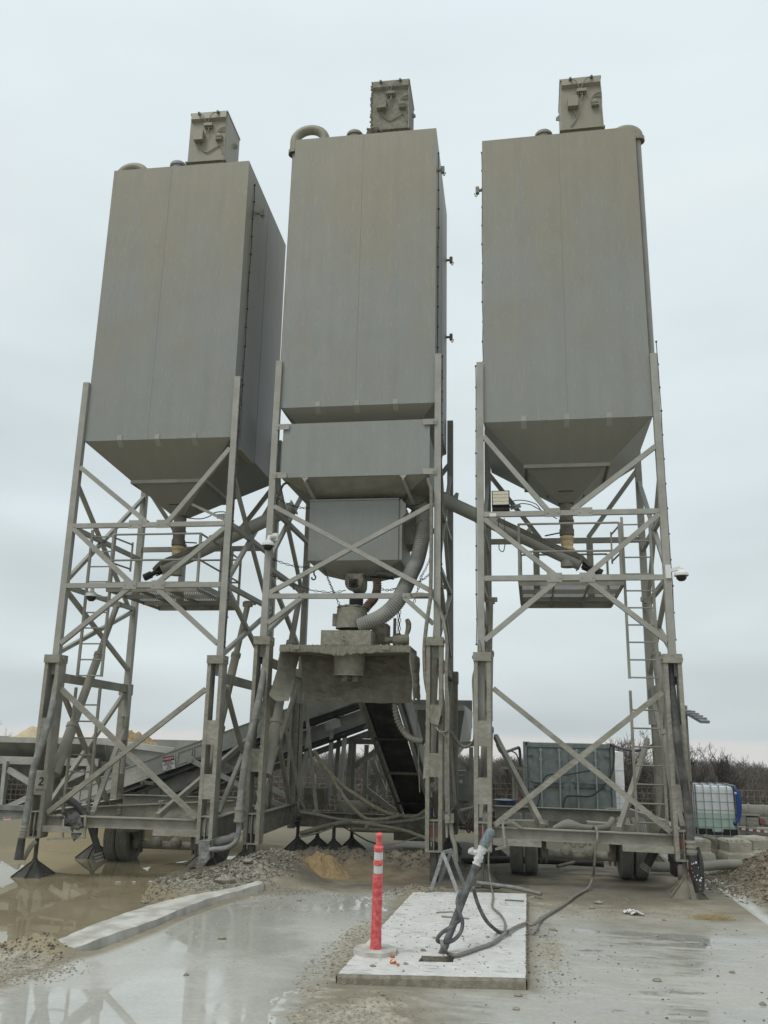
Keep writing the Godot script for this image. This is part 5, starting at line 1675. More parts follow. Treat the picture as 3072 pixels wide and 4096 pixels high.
func aggregate_bin():
	var z := -20.2
	var t := thing("aggregate_bin", "long dark grey aggregate bin behind the left tower, heaped with sand", "bin", Vector3(-11.773, 0.318, -20.2))
	var y: float = (Vector3(-11.156, 2.031, -20.2)).y
	var xr: float = (Vector3(-10.028, 2.008, -20.2)).x
	var xl := -16.0
	var cor: Vector3 = Vector3(-7.692, 1.879, -18.95)
	var yb: float = (Vector3(-11.085, 1.48, -20.2)).y
	var g := Geo.new()
	g.box(Vector3(xl, y - .13, z), Vector3(xr, y, z + .09))
	g.bar(Vector3(xr, y - .065, z + .045), cor + Vector3(0, -.06, 0), .09, .13)
	put(t, "rim", g, M.conv)
	g = Geo.new()
	g.quad(Vector3(xl, y - .13, z), Vector3(xr, y - .13, z), Vector3(xr - .2, yb, z - .55), Vector3(xl, yb, z - .55), Vector3(0, 0, 1))
	g.quad(Vector3(xr, y - .1, z), cor + Vector3(0, -.1, -.02), cor + Vector3(-.4, -1.0, -.3), Vector3(xr - .2, yb, z - .55), Vector3(.5, 0, 1))
	g.quad(Vector3(xl, y - .01, z - 2.4), Vector3(xr + 1.5, y - .01, z - 2.4), Vector3(xr + 1.5, yb, z - 2.2), Vector3(xl, yb, z - 2.2), Vector3(0, 0, -1))
	put(t, "upper_wall", g, M.bin)
	g = Geo.new()
	g.box(Vector3(xl, yb - .1, z - .1), Vector3(xr - .1, yb + .08, z + .06))
	put(t, "waist_beam", g, M.conv)
	for e in [[-9.35, -7.4], [-12.6, -10.0]]:
		g = Geo.new()
		var m0 := Vector3((e[0] + e[1]) / 2, yb - 1.05, z - .9)
		g.quad(Vector3(e[0], yb - .1, z - .2), Vector3(e[1], yb - .1, z - .2), m0 + Vector3(.35, 0, .3), m0 + Vector3(-.35, 0, .3), Vector3(0, 0, 1))
		g.quad(Vector3(e[0], yb - .1, z - .2), Vector3(e[0], yb - .1, z - 2.0), m0 + Vector3(-.35, 0, -.3), m0 + Vector3(-.35, 0, .3), Vector3(-1, 0, 0))
		g.quad(Vector3(e[1], yb - .1, z - .2), Vector3(e[1], yb - .1, z - 2.0), m0 + Vector3(.35, 0, -.3), m0 + Vector3(.35, 0, .3), Vector3(1, 0, 0))
		put(t, "hopper", g, M.bin)
	for e in [[Vector3(-12.555, 1.447, -20.1), Vector3(-12.51, 0.106, -20.1)], [Vector3(-12.48, 1.247, -20.12), Vector3(-11.842, 0.951, -20.12)], [Vector3(-10.319, 1.477, -20.1), Vector3(-10.338, 0.372, -20.1)], [Vector3(-12.563, 0.274, -20.12), Vector3(-11.876, 0.591, -20.12)], [Vector3(-11.006, 0.987, -20.12), Vector3(-10.455, 1.249, -20.12)]]:
		g = Geo.new()
		g.bar(e[0], e[1], .1, .13)
		put(t, "frame_member", g, M.conv)
	g = Geo.new()
	g.box(Vector3(xl, (Vector3(-11.871, 0.314, -19.9)).y, -20.3), Vector3((Vector3(-10.044, 0.373, -19.9)).x, (Vector3(-11.886, 0.423, -19.9)).y, -19.9))
	g.box(Vector3((Vector3(-12.364, -0.113, -19.9)).x - 2.0, 0.0, -20.25), Vector3((Vector3(-11.116, 0.242, -19.9)).x, (Vector3(-11.87, 0.312, -19.9)).y, -19.95))
	put(t, "base_frame", g, M.bin)
	g = Geo.new()
	g.lathe(Vector3(-11.392, 1.254, -20), Vector3(0, 0, 1), [[0.0, .12], [.3, .12], [.33, .1], [.33, -.3]], 28)
	put(t, "drive_cover", g, M.bin)
	g = Geo.new()
	var sc: Vector3 = Vector3(-12.224, 0.014, -19.94)
	g.obox(sc, Vector3(.2, .28, .006), Basis(Vector3(0, 0, 1), .08))
	var sg := put(t, "notice_sheet", g, M.stripe)
	g = Geo.new()
	g.obox(sc + Vector3(-.01, .12, .005), Vector3(.18, .025, .004), Basis(Vector3(0, 0, 1), .08))
	put(sg, "red_band", g, M.red)
	var b: Vector3 = Vector3(-12.633, 2.009, -21.4)
	solo("sand_pile", "pale cream sand heaped with small peaks at the left of the bin", "sand pile", heap(Vector3(b.x, b.y - .14, -21.4), 1.25, .7, .5, 91, 1), M.palesand)
	b = Vector3(-9.851, 1.873, -21.6)
	solo("sand_pile", "brown sand heap showing over the bin's sloping right rim", "sand pile", heap(Vector3(b.x - .1, b.y - .12, -21.6), 1.0, .5, .5, 92), M.sand)


# ---------- what stands behind the plant
func backdrop():
	shipping_container()
	# white trailer body behind the container
	var t := thing("white_trailer", "tall white panelled box trailer just right of the shipping container", "trailer", Vector3(3.062, -0.039, -27))
	var a: Vector3 = Vector3(2.668, 0.005, -27); var b: Vector3 = Vector3(3.252, 1.923, -27)
	for k in 4:
		var g0 := Geo.new()
		var h0 := lerpf(a.y - .3, b.y, k / 4.0); var h1 := lerpf(a.y - .3, b.y, (k + 1) / 4.0) - .012
		g0.box(Vector3(a.x, h0, -30), Vector3(b.x, h1, -27))
		put(t, "panel", g0, M.white)
	var g := Geo.new()
	g.box(Vector3(a.x, a.y - .9, -29.5), Vector3(b.x + .1, a.y - .3, -27.3))
	put(t, "lower_body", g, M.white)
	tote()
	barriers()
	flatbed()
	fence()
	trees()
	# tall lamp pole
	t = thing("lamp_pole", "thin rusty pole with a slanting strip floodlight, right of the right tower", "lamp", Vector3(3.208, 0.902, -17))
	g = Geo.new()
	g.tube([Vector3(3.201, 0.814, -17), Vector3(3.245, 1.548, -17)], .026, 8)
	put(t, "lower_pole", g, M.rusthose)
	g = Geo.new()
	g.tube([Vector3(3.245, 1.546, -17), Vector3(3.252, 2.822, -17)], .024, 8)
	put(t, "pole", g, M.low)
	g = Geo.new()
	var p: Vector3 = Vector3(3.253, 2.832, -17); var q: Vector3 = Vector3(3.505, 2.623, -16.6)
	g.bar(p, q, .22, .05)
	for k in 4: g.bar(p.lerp(q, .2 + .2 * k) + Vector3(0, .03, 0), p.lerp(q, .24 + .2 * k) + Vector3(0, .03, 0), .24, .04)
	g.tube([p + Vector3(0, .02, 0), p + Vector3(0, .1, 0)], .03, 8)
	put(t, "lamp_head", g, M.galv)
	g = Geo.new()
	g.bar(p, Vector3(3.146, 2.764, -17), .03, .03)
	put(t, "arm", g, M.low)
	# far houses and masts on the low ridge
	for e in [["low grey-roofed house on the far ridge right of the white tank", Vector3(35.577, -3.533, -150), 9.0, 2.0, "bin"], ["brown-roofed house on the far ridge at the right edge", Vector3(37.718, -3.542, -150), 7.0, 1.7, "sand"], ["pale flat building far behind the conveyor legs", Vector3(-33.035, -4.21, -170), 9.0, 1.8, "barrier"]]:
		t = thing("house", e[0], "house", e[1] + Vector3(0, -e[3] * .6, 0))
		var c: Vector3 = e[1] + Vector3(0, -e[3] * .6, 0)
		g = Geo.new()
		g.box(c + Vector3(-e[2] * .5, -1.5, -3), c + Vector3(e[2] * .5, e[3] * .5, 3))
		put(t, "wall", g, M.barrier)
		g = Geo.new()
		g.prism([c + Vector3(-e[2] * .55, e[3] * .5, 3.4), c + Vector3(-e[2] * .55, e[3] * .5, -3.4), c + Vector3(-e[2] * .4, e[3], 0)], Vector3(e[2] * 1.1, 0, 0))
		put(t, "roof", g, M[e[4]])
	for e in [[1175, 0, 90], [1230, 15, 80], [1330, 35, 72], [1497, 40, 80]]:
		g = Geo.new()
		var top := ridge(e[0], e[1]); var bot := ridge(e[0], e[2] + 40)
		g.tube([bot, top], .12, 5)
		g.bar(top + Vector3(-.9, 0, 0), top + Vector3(.9, 0, 0), .2, .25)
		solo("light_mast", {1175: "far light mast, leftmost and tallest of the row on the ridge", 1230: "far light mast, second from the left on the ridge", 1330: "far light mast above the brown-roofed house", 1497: "far light mast at the right end of the row"}[e[0]], "mast", g, M.dark, "far masts on the ridge")


func ridge(cx: float, cy: float) -> Vector3:
	var o: Vector3 = Vector3(32.109, -1.977, -140); var dx: Vector3 = Vector3(33.368, -1.944, -140); var dyv: Vector3 = Vector3(32.006, -3.24, -140)
	return o + (dx - o) * (cx - 1175.0) / 100.0 + (dyv - o) * cy / 100.0


func shipping_container():
	var z := -24.4
	var t := thing("shipping_container", "blue-grey steel shipping container with closed doors behind the right tower", "container", Vector3(1.5, -.4, z - 1.5))
	var x0: float = (Vector3(0.256, 1.748, -24.4)).x; var x1: float = (Vector3(2.702, 1.806, -24.4)).x
	var y1: float = (Vector3(1.375, 2.158, -24.4)).y; var y0 := -.42
	var g := Geo.new()
	g.box(Vector3(x0 + .05, y0, z - 6.0), Vector3(x1 - .05, y1 - .03, z - .06))
	put(t, "body", g, M.container)
	g = Geo.new()       # corner posts, header and sill
	for x in [x0, x1 - .1]: g.box(Vector3(x, y0, z - .12), Vector3(x + .1, y1, z))
	g.box(Vector3(x0 + .1, y1 - .13, z - .1), Vector3(x1 - .1, y1 - .012, z - .003)); g.box(Vector3(x0 + .1, y0, z - .1), Vector3(x1 - .1, y0 + .14, z - .003))
	put(t, "door_frame", g, M.container)
	for x in [x0, x1 - .16]:
		g = Geo.new()
		g.box(Vector3(x - .005, y1 - .1, z - .2), Vector3(x + .17, y1 + .012, z + .012))
		var cc := put(t, "corner_casting", g, M.container)
		g = Geo.new()
		var ov := []
		for k in 12: ov.append(Vector3(x + .085 + cos(TAU * k / 12) * .03, y1 - .045 + sin(TAU * k / 12) * .042, z + .0125))
		g.prism(ov, Vector3(0, 0, .004))
		put(cc, "hole", g, M.black)
	for k in 2:
		var a := x0 + .12 + (x1 - x0 - .24) * .5 * k
		var b := a + (x1 - x0 - .24) * .5 - .012
		g = Geo.new()
		g.box(Vector3(a, y0 + .15, z - .07), Vector3(b, y1 - .14, z - .03))
		var d := put(t, "door", g, M.container)
		for hh in [y0 + .62, y0 + 1.42]:      # pressed recesses show as shallow ledges
			g = Geo.new()
			g.box(Vector3(a + .12, hh + .1, z - .029), Vector3(b - .14, hh + .13, z + .022))
			g.prism([Vector3(a + .12, hh, z - .029), Vector3(a + .12, hh, z + .02), Vector3(a + .12, hh - .05, z - .029)], Vector3(b - a - .26, 0, 0))
			g.box(Vector3(a + .05, hh + .13, z - .0299), Vector3(b - .05, hh + .55, z - .012))
			put(d, "pressed_panel", g, M.container)
		for f in [.32, .78] if k == 0 else [.2, .66]:
			g = Geo.new()
			var x := lerpf(a, b, f)
			g.tube([Vector3(x, y0 + .16, z + .03), Vector3(x, y1 - .16, z + .03)], .024, 8)
			for yy in [y0 + .2, y0 + .62, y1 - .45, y1 - .2]: g.box(Vector3(x - .045, yy - .03, z - .03), Vector3(x + .045, yy + .03, z + .035))
			g.box(Vector3(x, y0 + .75, z + .015), Vector3(x + .34 * (1 if f < .5 else -1), y0 + .79, z + .035))
			put(d, "locking_bar", g, M.containerbar)
		for hh in [y1 - .35, y0 + 1.35, y0 + .7]:
			g = Geo.new()
			var x := a if k == 0 else b - .14
			g.box(Vector3(x, hh, z - .02), Vector3(x + .14, hh + .07, z + .006))
			put(d, "hinge", g, M.container)
	g = Geo.new()
	g.tube(spline([Vector3(2.686, 2.101, -24.3), Vector3(2.685, 1.808, -24.3), Vector3(2.612, 1.41, -24.3), Vector3(2.353, 1.035, -24.3), Vector3(2.021, 0.791, -24.3), Vector3(1.645, 0.779, -24.3), Vector3(1.374, 0.745, -24.3), Vector3(1.269, 0.429, -24.3)], 6), .026, 8)
	solo("cable", "thick black cable looping across the container's right door", "cable", g, M.cable)
	g = Geo.new()
	g.tube(spline([Vector3(2.294, 1.494, -24.3), Vector3(1.885, 1.418, -24.28), Vector3(1.339, 1.311, -24.28), Vector3(0.931, 1.313, -24.28), Vector3(0.761, 1.123, -24.28), Vector3(0.638, 0.619, -24.28), Vector3(0.519, 0.224, -24.28)], 6), .018, 8)
	solo("cable", "thin black cable hanging across the container's left door", "cable", g, M.cable)
	g = Geo.new()
	var rr := []
	for k in 22: rr.append((Vector3(0.327, 1.327, -24.2)) + Vector3(cos(TAU * k / 18) * .2, sin(TAU * k / 18) * .17, .01 * k * .1))
	g.tube(rr, .01, 6)
	solo("cable", "small coil of grey cable hung at the container's left edge", "cable", g, M.greycable)
	for e in [["black cable bundle running from the right column to the container's top corner", [Vector3(-0.352, 2.11, -19), Vector3(-0.295, 1.929, -21), Vector3(-0.147, 1.932, -22.5), Vector3(0.037, 1.979, -24), Vector3(0.149, 1.963, -24.4), Vector3(0.167, 1.476, -24.4)], .04],
			["black cable drooping from the container's right corner to the ladder", [Vector3(2.704, 2.114, -24.4), Vector3(2.762, 2.053, -23), Vector3(2.797, 2.034, -21), Vector3(2.763, 2.105, -19), Vector3(2.732, 2.21, -17.5)], .034],
			["thin black cable below the thick bundle left of the container", [Vector3(-0.074, 1.91, -24), Vector3(0.062, 1.827, -24.3), Vector3(0.141, 1.583, -24.4)], .018]]:
		g = Geo.new()
		g.tube(spline(e[1], 6), e[2], 8)
		solo("cable", e[0], "cable", g, M.cable)
	# rail, drum and cloth beside it
	t = thing("yard_rail", "leaning grey rail and posts left of the shipping container", "rail", Vector3(-0.05, 0.348, -23.5))
	for e in [[Vector3(-0.35, 1.48, -23.5), Vector3(0.213, 1.476, -23.5)], [Vector3(-0.041, 1.47, -23.5), Vector3(-0.025, 0.273, -23.5)], [Vector3(0.04, 1.465, -23.7), Vector3(0.055, 0.259, -23.7)]]:
		g = Geo.new()
		g.bar(e[0], e[1], .06, .06)
		put(t, "rail", g, M.low)
	g = Geo.new()
	g.lathe(Vector3(-0.242, 0.326, -22.8), Vector3.UP, [[0, 0], [.27, 0], [.27, .15], [.285, .17], [.27, .19], [.27, .36], [.3, .37], [.3, .4], [0, .43]], 20)
	solo("blue_drum", "dark blue plastic drum beyond the right tower's left column", "drum", g, plain(lin(.02, .05, .09), .4))
	g = sheet([Vector3(0.062, 0.792, -22.6), Vector3(0.125, 0.825, -22.5), Vector3(0.189, 0.771, -22.6)], [Vector3(0.028, 0.425, -22.6), Vector3(0.104, 0.407, -22.5), Vector3(0.163, 0.4, -22.6)], Vector3(0, 0, .02), .05, 95, 8)
	solo("red_cloth", "faded red cloth hung on a post left of the container", "cloth", g, M.lens)
	# fat grey hoses lying over the right tower's chassis
	g = Geo.new()
	g.tube(spline([Vector3(0.613, 0.851, -14.854), Vector3(0.733, 0.891, -14.852), Vector3(0.853, 0.912, -14.849), Vector3(0.954, 0.899, -14.847), Vector3(1.105, 0.885, -14.843), Vector3(1.323, 0.877, -14.838), Vector3(1.501, 0.902, -14.934), Vector3(1.601, 1.002, -15.032)], 6), [.03, .032, .035, .04, .045, .05, .06, .065, .07, .075, .08, .082, .085, .085, .085, .083, .08, .075, .07, .065, .06, .055, .05, .048, .046, .045, .045, .045, .045, .045, .045, .046, .048, .05, .052, .055, .057, .06, .06, .06, .06, .06, .06], 12)
	solo("fat_hose", "fat grey hose lying along the right tower's front beam", "hose", g, M.low)
	g = Geo.new()
	g.tube(spline([Vector3(1.657, 0.608, -19), Vector3(1.791, 0.738, -19), Vector3(1.967, 0.817, -19), Vector3(2.116, 0.79, -19), Vector3(2.268, 0.629, -19)], 6), .075, 12)
	solo("fat_hose", "fat grey hose arching up in front of the container's right foot", "hose", g, M.low)
	g = Geo.new()
	for e in [[Vector3(-0.22, 0.623, -18.6), Vector3(2.271, 0.646, -18.6), .2], [Vector3(-0.144, 0.867, -15.05), Vector3(0.449, 0.879, -15.05), .14], [Vector3(1.173, 0.887, -15.05), Vector3(1.917, 0.864, -15.05), .14]]: g.bar(e[0], e[1], .3, e[2])
	g.bar(Vector3(2.143, 0.858, -17.5), Vector3(2.561, 0.804, -15.8), .1, .3)
	solo("chassis_beams", "grey trailer chassis beams lying behind the right tower's front beam", "chassis", g, M.low)


func tote():
	var z := -20.6
	var t := thing("tote_tank", "white plastic liquid tote in a steel cage, half full of pale green liquid", "tote tank", Vector3(4.377, 0.192, -20.6))
	var a: Vector3 = Vector3(3.911, 0.193, -20.6); var b: Vector3 = Vector3(4.836, 1.332, -20.6)
	var c: Vector3 = Vector3(4.864, 0.192, -20.6)
	var x0: float = (Vector3(3.901, 1.084, -20.6)).x + .12; var x1: float = c.x; var y0: float = c.y; var y1: float = b.y
	var dz := -1.0
	var yl: float = (Vector3(4.328, 0.731, -20.6)).y; var yt: float = y0 + .15
	var g := Geo.new()
	var ring := func(y: float, i: float) -> Array: return [Vector3(x0 + i, y, z - i), Vector3(x1 - i, y, z - i), Vector3(x1 - i, y, z + dz + i), Vector3(x0 + i, y, z + dz + i)]
	var lay := [[yl, .03], [y1 - .1, .03], [y1 - .04, .05], [y1 - .015, .11]]
	for k in lay.size() - 1:
		var r0: Array = ring.call(lay[k][0], lay[k][1]); var r1: Array = ring.call(lay[k + 1][0], lay[k + 1][1])
		for j in 4: g.quad(r0[j], r0[(j + 1) % 4], r1[(j + 1) % 4], r1[j], (r0[j] + r0[(j + 1) % 4]) * .5 - Vector3((x0 + x1) / 2, lay[k][0] - .02, z + dz / 2))
	var tp: Array = ring.call(y1 - .015, .11)
	g.quad(tp[0], tp[1], tp[2], tp[3], Vector3.UP)
	put(t, "tank", g, M.tote)
	g = Geo.new()
	g.box(Vector3(x0 + .03, yt, z + dz + .03), Vector3(x1 - .03, yl, z - .03))
	put(t, "liquid_level", g, dirty(lin(.50, .65, .54), lin(.56, .70, .60), .4, 1.0, .01, 47))
	g = Geo.new()
	for k in 6:
		var x := lerpf(x0, x1, k / 5.0)
		g.tube([Vector3(x, y0 + .05, z + .012), Vector3(x, y1, z + .012)], .008, 6)
		g.tube([Vector3(x, y1, z + .012), Vector3(x, y1 + .004, z + dz)], .011, 6)
		g.tube([Vector3(x0 - .012, y0 + .05, z + dz * k / 5.0), Vector3(x0 - .012, y1, z + dz * k / 5.0)], .011, 6)
		g.tube([Vector3(x1 + .012, y0 + .05, z + dz * k / 5.0), Vector3(x1 + .012, y1, z + dz * k / 5.0)], .011, 6)
	for k in 7:
		var y := lerpf(y0 + .07, y1, k / 6.0)
		g.tube([Vector3(x0 - .02, y, z + .02), Vector3(x1 + .02, y, z + .02), Vector3(x1 + .02, y, z + dz), Vector3(x0 - .02, y, z + dz), Vector3(x0 - .02, y, z + .02)], .008, 6)
	put(t, "cage", g, M.galv)
	g = Geo.new()
	for f in [.06, .5, .94]:
		var x := lerpf(x0, x1, f)
		g.box(Vector3(x - .06, y0 - .05, z + dz), Vector3(x + .06, y0 + .05, z + .03))
	g.box(Vector3(x0, y0 + .051, z + dz), Vector3(x1, y0 + .08, z + .02))
	g.box(Vector3(x0, y0 - .07, z + dz), Vector3(x1, y0 - .051, z + .02))
	put(t, "pallet", g, M.galv)
	for f in [.2, .85]:
		g = Geo.new()
		var x := lerpf(x0, x1, f)
		g.box(Vector3(x - .17, y0 + .081, z - .3), Vector3(x + .14, yt + .06, z - .02))
		put(t, "corner_protector", g, M.black)
	g = Geo.new()      # what it stands on
	g.box(Vector3(x0 - .1, gh(x0, z) - .3, z - 1.1), Vector3(x1 + .1, y0 - .071, z + .06))
	solo("dark_block", "dark stack under the white liquid tote", "block", g, M.dark)
	t = thing("blue_hose", "coils of blue hose hung on the liquid tote's right side", "hose", Vector3(x1 + .12, yt, z - .1))
	for k in 6:
		g = Geo.new()
		var o := .036 * k
		g.tube(spline([Vector3(4.835, 1.289, -20.55) + Vector3(.01 * k, 0, -.02 * k), Vector3(4.876, 1.189, -20.55) + Vector3(o * .5, 0, -.02 * k), Vector3(4.879, 0.898, -20.55) + Vector3(o * .62, 0, -.02 * k), Vector3(4.857, 0.644, -20.55) + Vector3(o * .5, 0, -.02 * k), Vector3(4.82, 0.526, -20.55) + Vector3(o * .1, -.012 * k, -.02 * k), Vector3(4.809, 0.589, -20.55) + Vector3(-.008 * k, 0, -.1), Vector3(4.845, 0.933, -20.55) + Vector3(0, 0, -.12), Vector3(4.856, 1.28, -20.55) + Vector3(0, .02, -.1)], 5), .012, 8)
		put(t, "loop", g, M.blue)
	g = Geo.new()
	g.tube([Vector3(4.836, 1.182, -20.5), Vector3(4.871, 1.165, -20.5)], .022, 8)
	put(t, "fitting", g, M.camwhite)


func barriers():
	for e in [["tan concrete barrier block partly hidden by the right tower's leg", Vector3(3.359, 0, -18.159), Vector3(3.872, 0, -18.291), 810.0, Vector3(3.785, 0.409, -18.2), "barrier"], ["dark gap-side concrete barrier block between the two tan ones", Vector3(3.89, 0, -18.343), Vector3(4.108, 0, -18.385), 0.0, Vector3(3.946, 0.415, -18.2), "slabside"], ["chipped tan concrete barrier block with cracked corner", Vector3(4.087, 0, -18.262), Vector3(4.653, 0, -18.386), 0.0, Vector3(4.346, 0.407, -18.2), "barrier"], ["paler concrete barrier block at the right edge", Vector3(4.66, 0, -18.353) + Vector3(0, 0, -.25), Vector3(5.258, 0, -18.475) + Vector3(0, 0, -.5), 0.0, Vector3(4.799, 0.425, -18.4), "barrier"]]:
		var a: Vector3 = e[1]; var b: Vector3 = e[2]
		if e[5] == "slabside": a.z -= .35; b.z -= .35
		var h: float = (e[4] as Vector3).y
		var g := Geo.new()
		var d := (b - a).normalized(); var s := Vector3(-d.z, 0, d.x)
		if s.z > 0: s = -s
		# a block with a keyed waist and bevelled edges
		var prof := [[0.0, -.25], [.0, h * .18], [.02, h * .36], [.09, h * .46], [.07, h * .9], [.12, h]]
		var ends := []
		for q in [a, b]:
			var col := []
			var inward := d * (1.0 if q == a else -1.0)
			for k in prof: col.append([q + inward * k[0] * .8 + s * k[0] * .6 + Vector3(0, k[1], 0), q + inward * k[0] * .8 + s * (.62 - k[0] * .6) + Vector3(0, k[1], 0)])
			ends.append(col)
		for k in prof.size() - 1:
			g.quad(ends[0][k][0], ends[1][k][0], ends[1][k + 1][0], ends[0][k + 1][0], -s + Vector3(0, .1, 0))
			g.quad(ends[0][k][1], ends[1][k][1], ends[1][k + 1][1], ends[0][k + 1][1], s)
			g.quad(ends[0][k][0], ends[0][k][1], ends[0][k + 1][1], ends[0][k + 1][0], -d)
			g.quad(ends[1][k][0], ends[1][k][1], ends[1][k + 1][1], ends[1][k + 1][0], d)
		var kk := prof.size() - 1
		g.quad(ends[0][kk][0], ends[1][kk][0], ends[1][kk][1], ends[0][kk][1], Vector3.UP)
		if e[5] == "barrier":
			for k in 9:      # chips along the top edge
				var q := a.lerp(b, rng.randf()) + Vector3(0, h - rng.randf() * rng.randf() * .12, 0) + s * .07
				g.obox(q, Vector3(rng.randf_range(.02, .06), rng.randf_range(.015, .04), .03), Basis.from_euler(Vector3(rng.randf(), rng.randf(), rng.randf())))
		solo("concrete_barrier", e[0], "barrier block", g, M[e[5]], "concrete barrier blocks")


func flatbed():
	var t := thing("flatbed_trailer", "dusty low trailer with red-white edge tape behind the barriers", "trailer", Vector3(5.417, 0.076, -21.5))
	var g := Geo.new()
	g.box(Vector3(5.273, -0.042, -22.5), Vector3(6.342, 0.314, -21.4))
	put(t, "side", g, M.low)
	g = Geo.new()
	g.bar(Vector3(5.038, 0.333, -21.4), Vector3(6.335, 0.24, -21.4), .1, .13)
	var d := put(t, "deck_edge", g, M.low)
	for k in 9:
		g = Geo.new()
		var p: Vector3 = (Vector3(5.035, 0.367, -21.3)).lerp(Vector3(5.757, 0.309, -21.3), k / 9.0)
		var q: Vector3 = (Vector3(5.035, 0.367, -21.3)).lerp(Vector3(5.757, 0.309, -21.3), (k + .96) / 9.0)
		g.bar(p, q, .012, .05)
		put(d, "reflective_tape", g, M.lens if k % 2 == 0 else M.stripe)
	for e in [[1408, 1465, 730, 815], [1475, 1545, 740, 815], [1555, 1600, 755, 815]]:
		g = Geo.new()
		g.box(trl(e[0], e[3]), trl(e[1], e[2]) + Vector3(0, 0, .03))
		put(t, "opening", g, M.black)
	for e in [[1350, 1410, 545, 640], [1425, 1560, 540, 650], [1440, 1540, 650, 672], [1580, 1800, 560, 635], [1340, 1580, 525, 548]]:
		g = Geo.new()
		g.box(trl(e[0], e[3]) + Vector3(0, 0, -.3), trl(e[1], e[2]) + Vector3(0, 0, -.08))
		put(t, "bracket", g, M.low)
	g = Geo.new()
	g.lathe(trl(1600, 600) + Vector3(0, 0, -.07), Vector3(0, 0, 1), [[.06, 0], [.06, .05], [0, .05]], 14)
	put(t, "tail_lamp", g, M.lens)
	t = thing("large_pipe", "large tan horizontal pipe lying on top of the low trailer", "pipe", Vector3(5.543, 0.615, -21.8))
	g = Geo.new()
	g.tube([Vector3(5.208, 0.699, -21.8), Vector3(6.598, 0.697, -21.8)], .165, 20)
	put(t, "pipe", g, M.low)
	for x in [Vector3(5.421, 0.71, -21.8), Vector3(5.752, 0.698, -21.8)]:
		g = Geo.new()
		g.tube([x - Vector3(.02, 0, 0), x + Vector3(.02, 0, 0)], .178, 20)
		put(t, "band", g, M.low)
	g = Geo.new()
	g.tube(spline([Vector3(2.361, 0.1, -16.551), Vector3(2.71, 0.1, -16.603), Vector3(3.256, 0.12, -16.672), Vector3(3.619, 0.14, -16.844), Vector3(4.002, 0.16, -16.896)], 6), .085, 12)
	solo("ground_pipe", "long grey pipe lying on the ground in front of the barrier blocks", "pipe", g, M.low)
	g = Geo.new()
	g.tube([Vector3(-0.959, 0.1, -16.223), Vector3(-0.132, 0.1, -16.679), Vector3(0.749, 0.1, -16.741), Vector3(1.569, 0.1, -16.654)], .06, 12)
	solo("ground_pipe", "dark pipe lying on the ground behind the right tower's wheels", "pipe", g, M.dark)
	g = Geo.new()
	g.tube([Vector3(0.716, 0.1, -16.079), Vector3(1.112, 0.1, -16.783)], .03, 10)
	solo("ground_pipe", "short black pipe end leaning under the right tower's axle", "pipe", g, M.mud)
	t = thing("pump_cart", "small black wheeled pump under the right tower's right corner", "pump", Vector3(2.744, 0, -16.089))
	g = Geo.new()
	g.box(Vector3(2.547, 0.138, -15.6), Vector3(2.718, 0.38, -15.2))
	g.box(Vector3(2.541, 0.313, -15.7), Vector3(2.617, 0.429, -15.3))
	put(t, "body", g, M.dark)
	g = Geo.new()
	g.lathe(Vector3(2.651, 0.194, -15.2), Vector3(1, 0, .2), [[0, -.05], [.12, -.05], [.14, -.03], [.14, .03], [.12, .05], [0, .05]], 20)
	put(t, "wheel", g, M.tyre)


func trl(x: float, y: float) -> Vector3:
	var o: Vector3 = Vector3(5.066, 0.69, -21.39); var a: Vector3 = Vector3(5.821, 0.715, -21.39); var b: Vector3 = Vector3(5.002, -0.057, -21.39)
	return o + (a - o) * (x - 1300.0) / 400.0 + (b - o) * (y - 500.0) / 400.0


func fence():
	# field fence of square wire mesh, three visible runs in one line
	var z := -26.0
	var t := thing("wire_fence", "square-mesh wire field fence running behind the whole yard", "fence", Vector3(0, gh(0, z), z))
	var x := -22.0
	while x < 14.0:
		var g := Geo.new()
		var y := gh(x, z)
		g.tube([Vector3(x, y, z), Vector3(x, y + 1.5, z)], .03, 6)
		put(t, "post", g, M.low)
		x += 4.0
	var g2 := Geo.new()
	x = -22.0
	while x < 14.0:
		var y := gh(x, z)
		g2.tube([Vector3(x, y, z + .02), Vector3(x, y + 1.42, z + .02)], .0045, 3, false)
		x += .16
	for k in 10: g2.tube([Vector3(-22, gh(-22, z) + .02 + .155 * k, z + .02), Vector3(14, gh(14, z) + .02 + .155 * k, z + .02)], .0045, 3, false)
	var w := put(t, "wire_mesh", g2, M.palestone)
	w.set_meta("kind", "stuff")


func branch(g: Geo, tw: Geo, p: Vector3, d: Vector3, len: float, r: float, lvl: int):
	var pts := [p]
	var q := p
	var dd := d
	var k := 4
	for i in k:
		dd = (dd + Vector3(rng.randf_range(-.35, .35), rng.randf_range(-.12, .25), rng.randf_range(-.35, .35))).normalized()
		q = q + dd * len / k
		pts.append(q)
	var rr := []
	for i in pts.size(): rr.append(lerpf(r, r * .5, float(i) / k))
	(g if lvl < 2 else tw).tube(pts, rr, 6 if lvl < 2 else 3, false)
	if lvl >= 5: return
	for c in (4 if lvl < 4 else 3):
		var at: Vector3 = pts[1 + rng.randi() % k]
		var nd := (dd + Vector3(rng.randf_range(-1, 1), rng.randf_range(-.25, .8), rng.randf_range(-1, 1)) * .95).normalized()
		branch(g, tw, at, nd, len * rng.randf_range(.5, .75), maxf(r * .5, .006), lvl + 1)


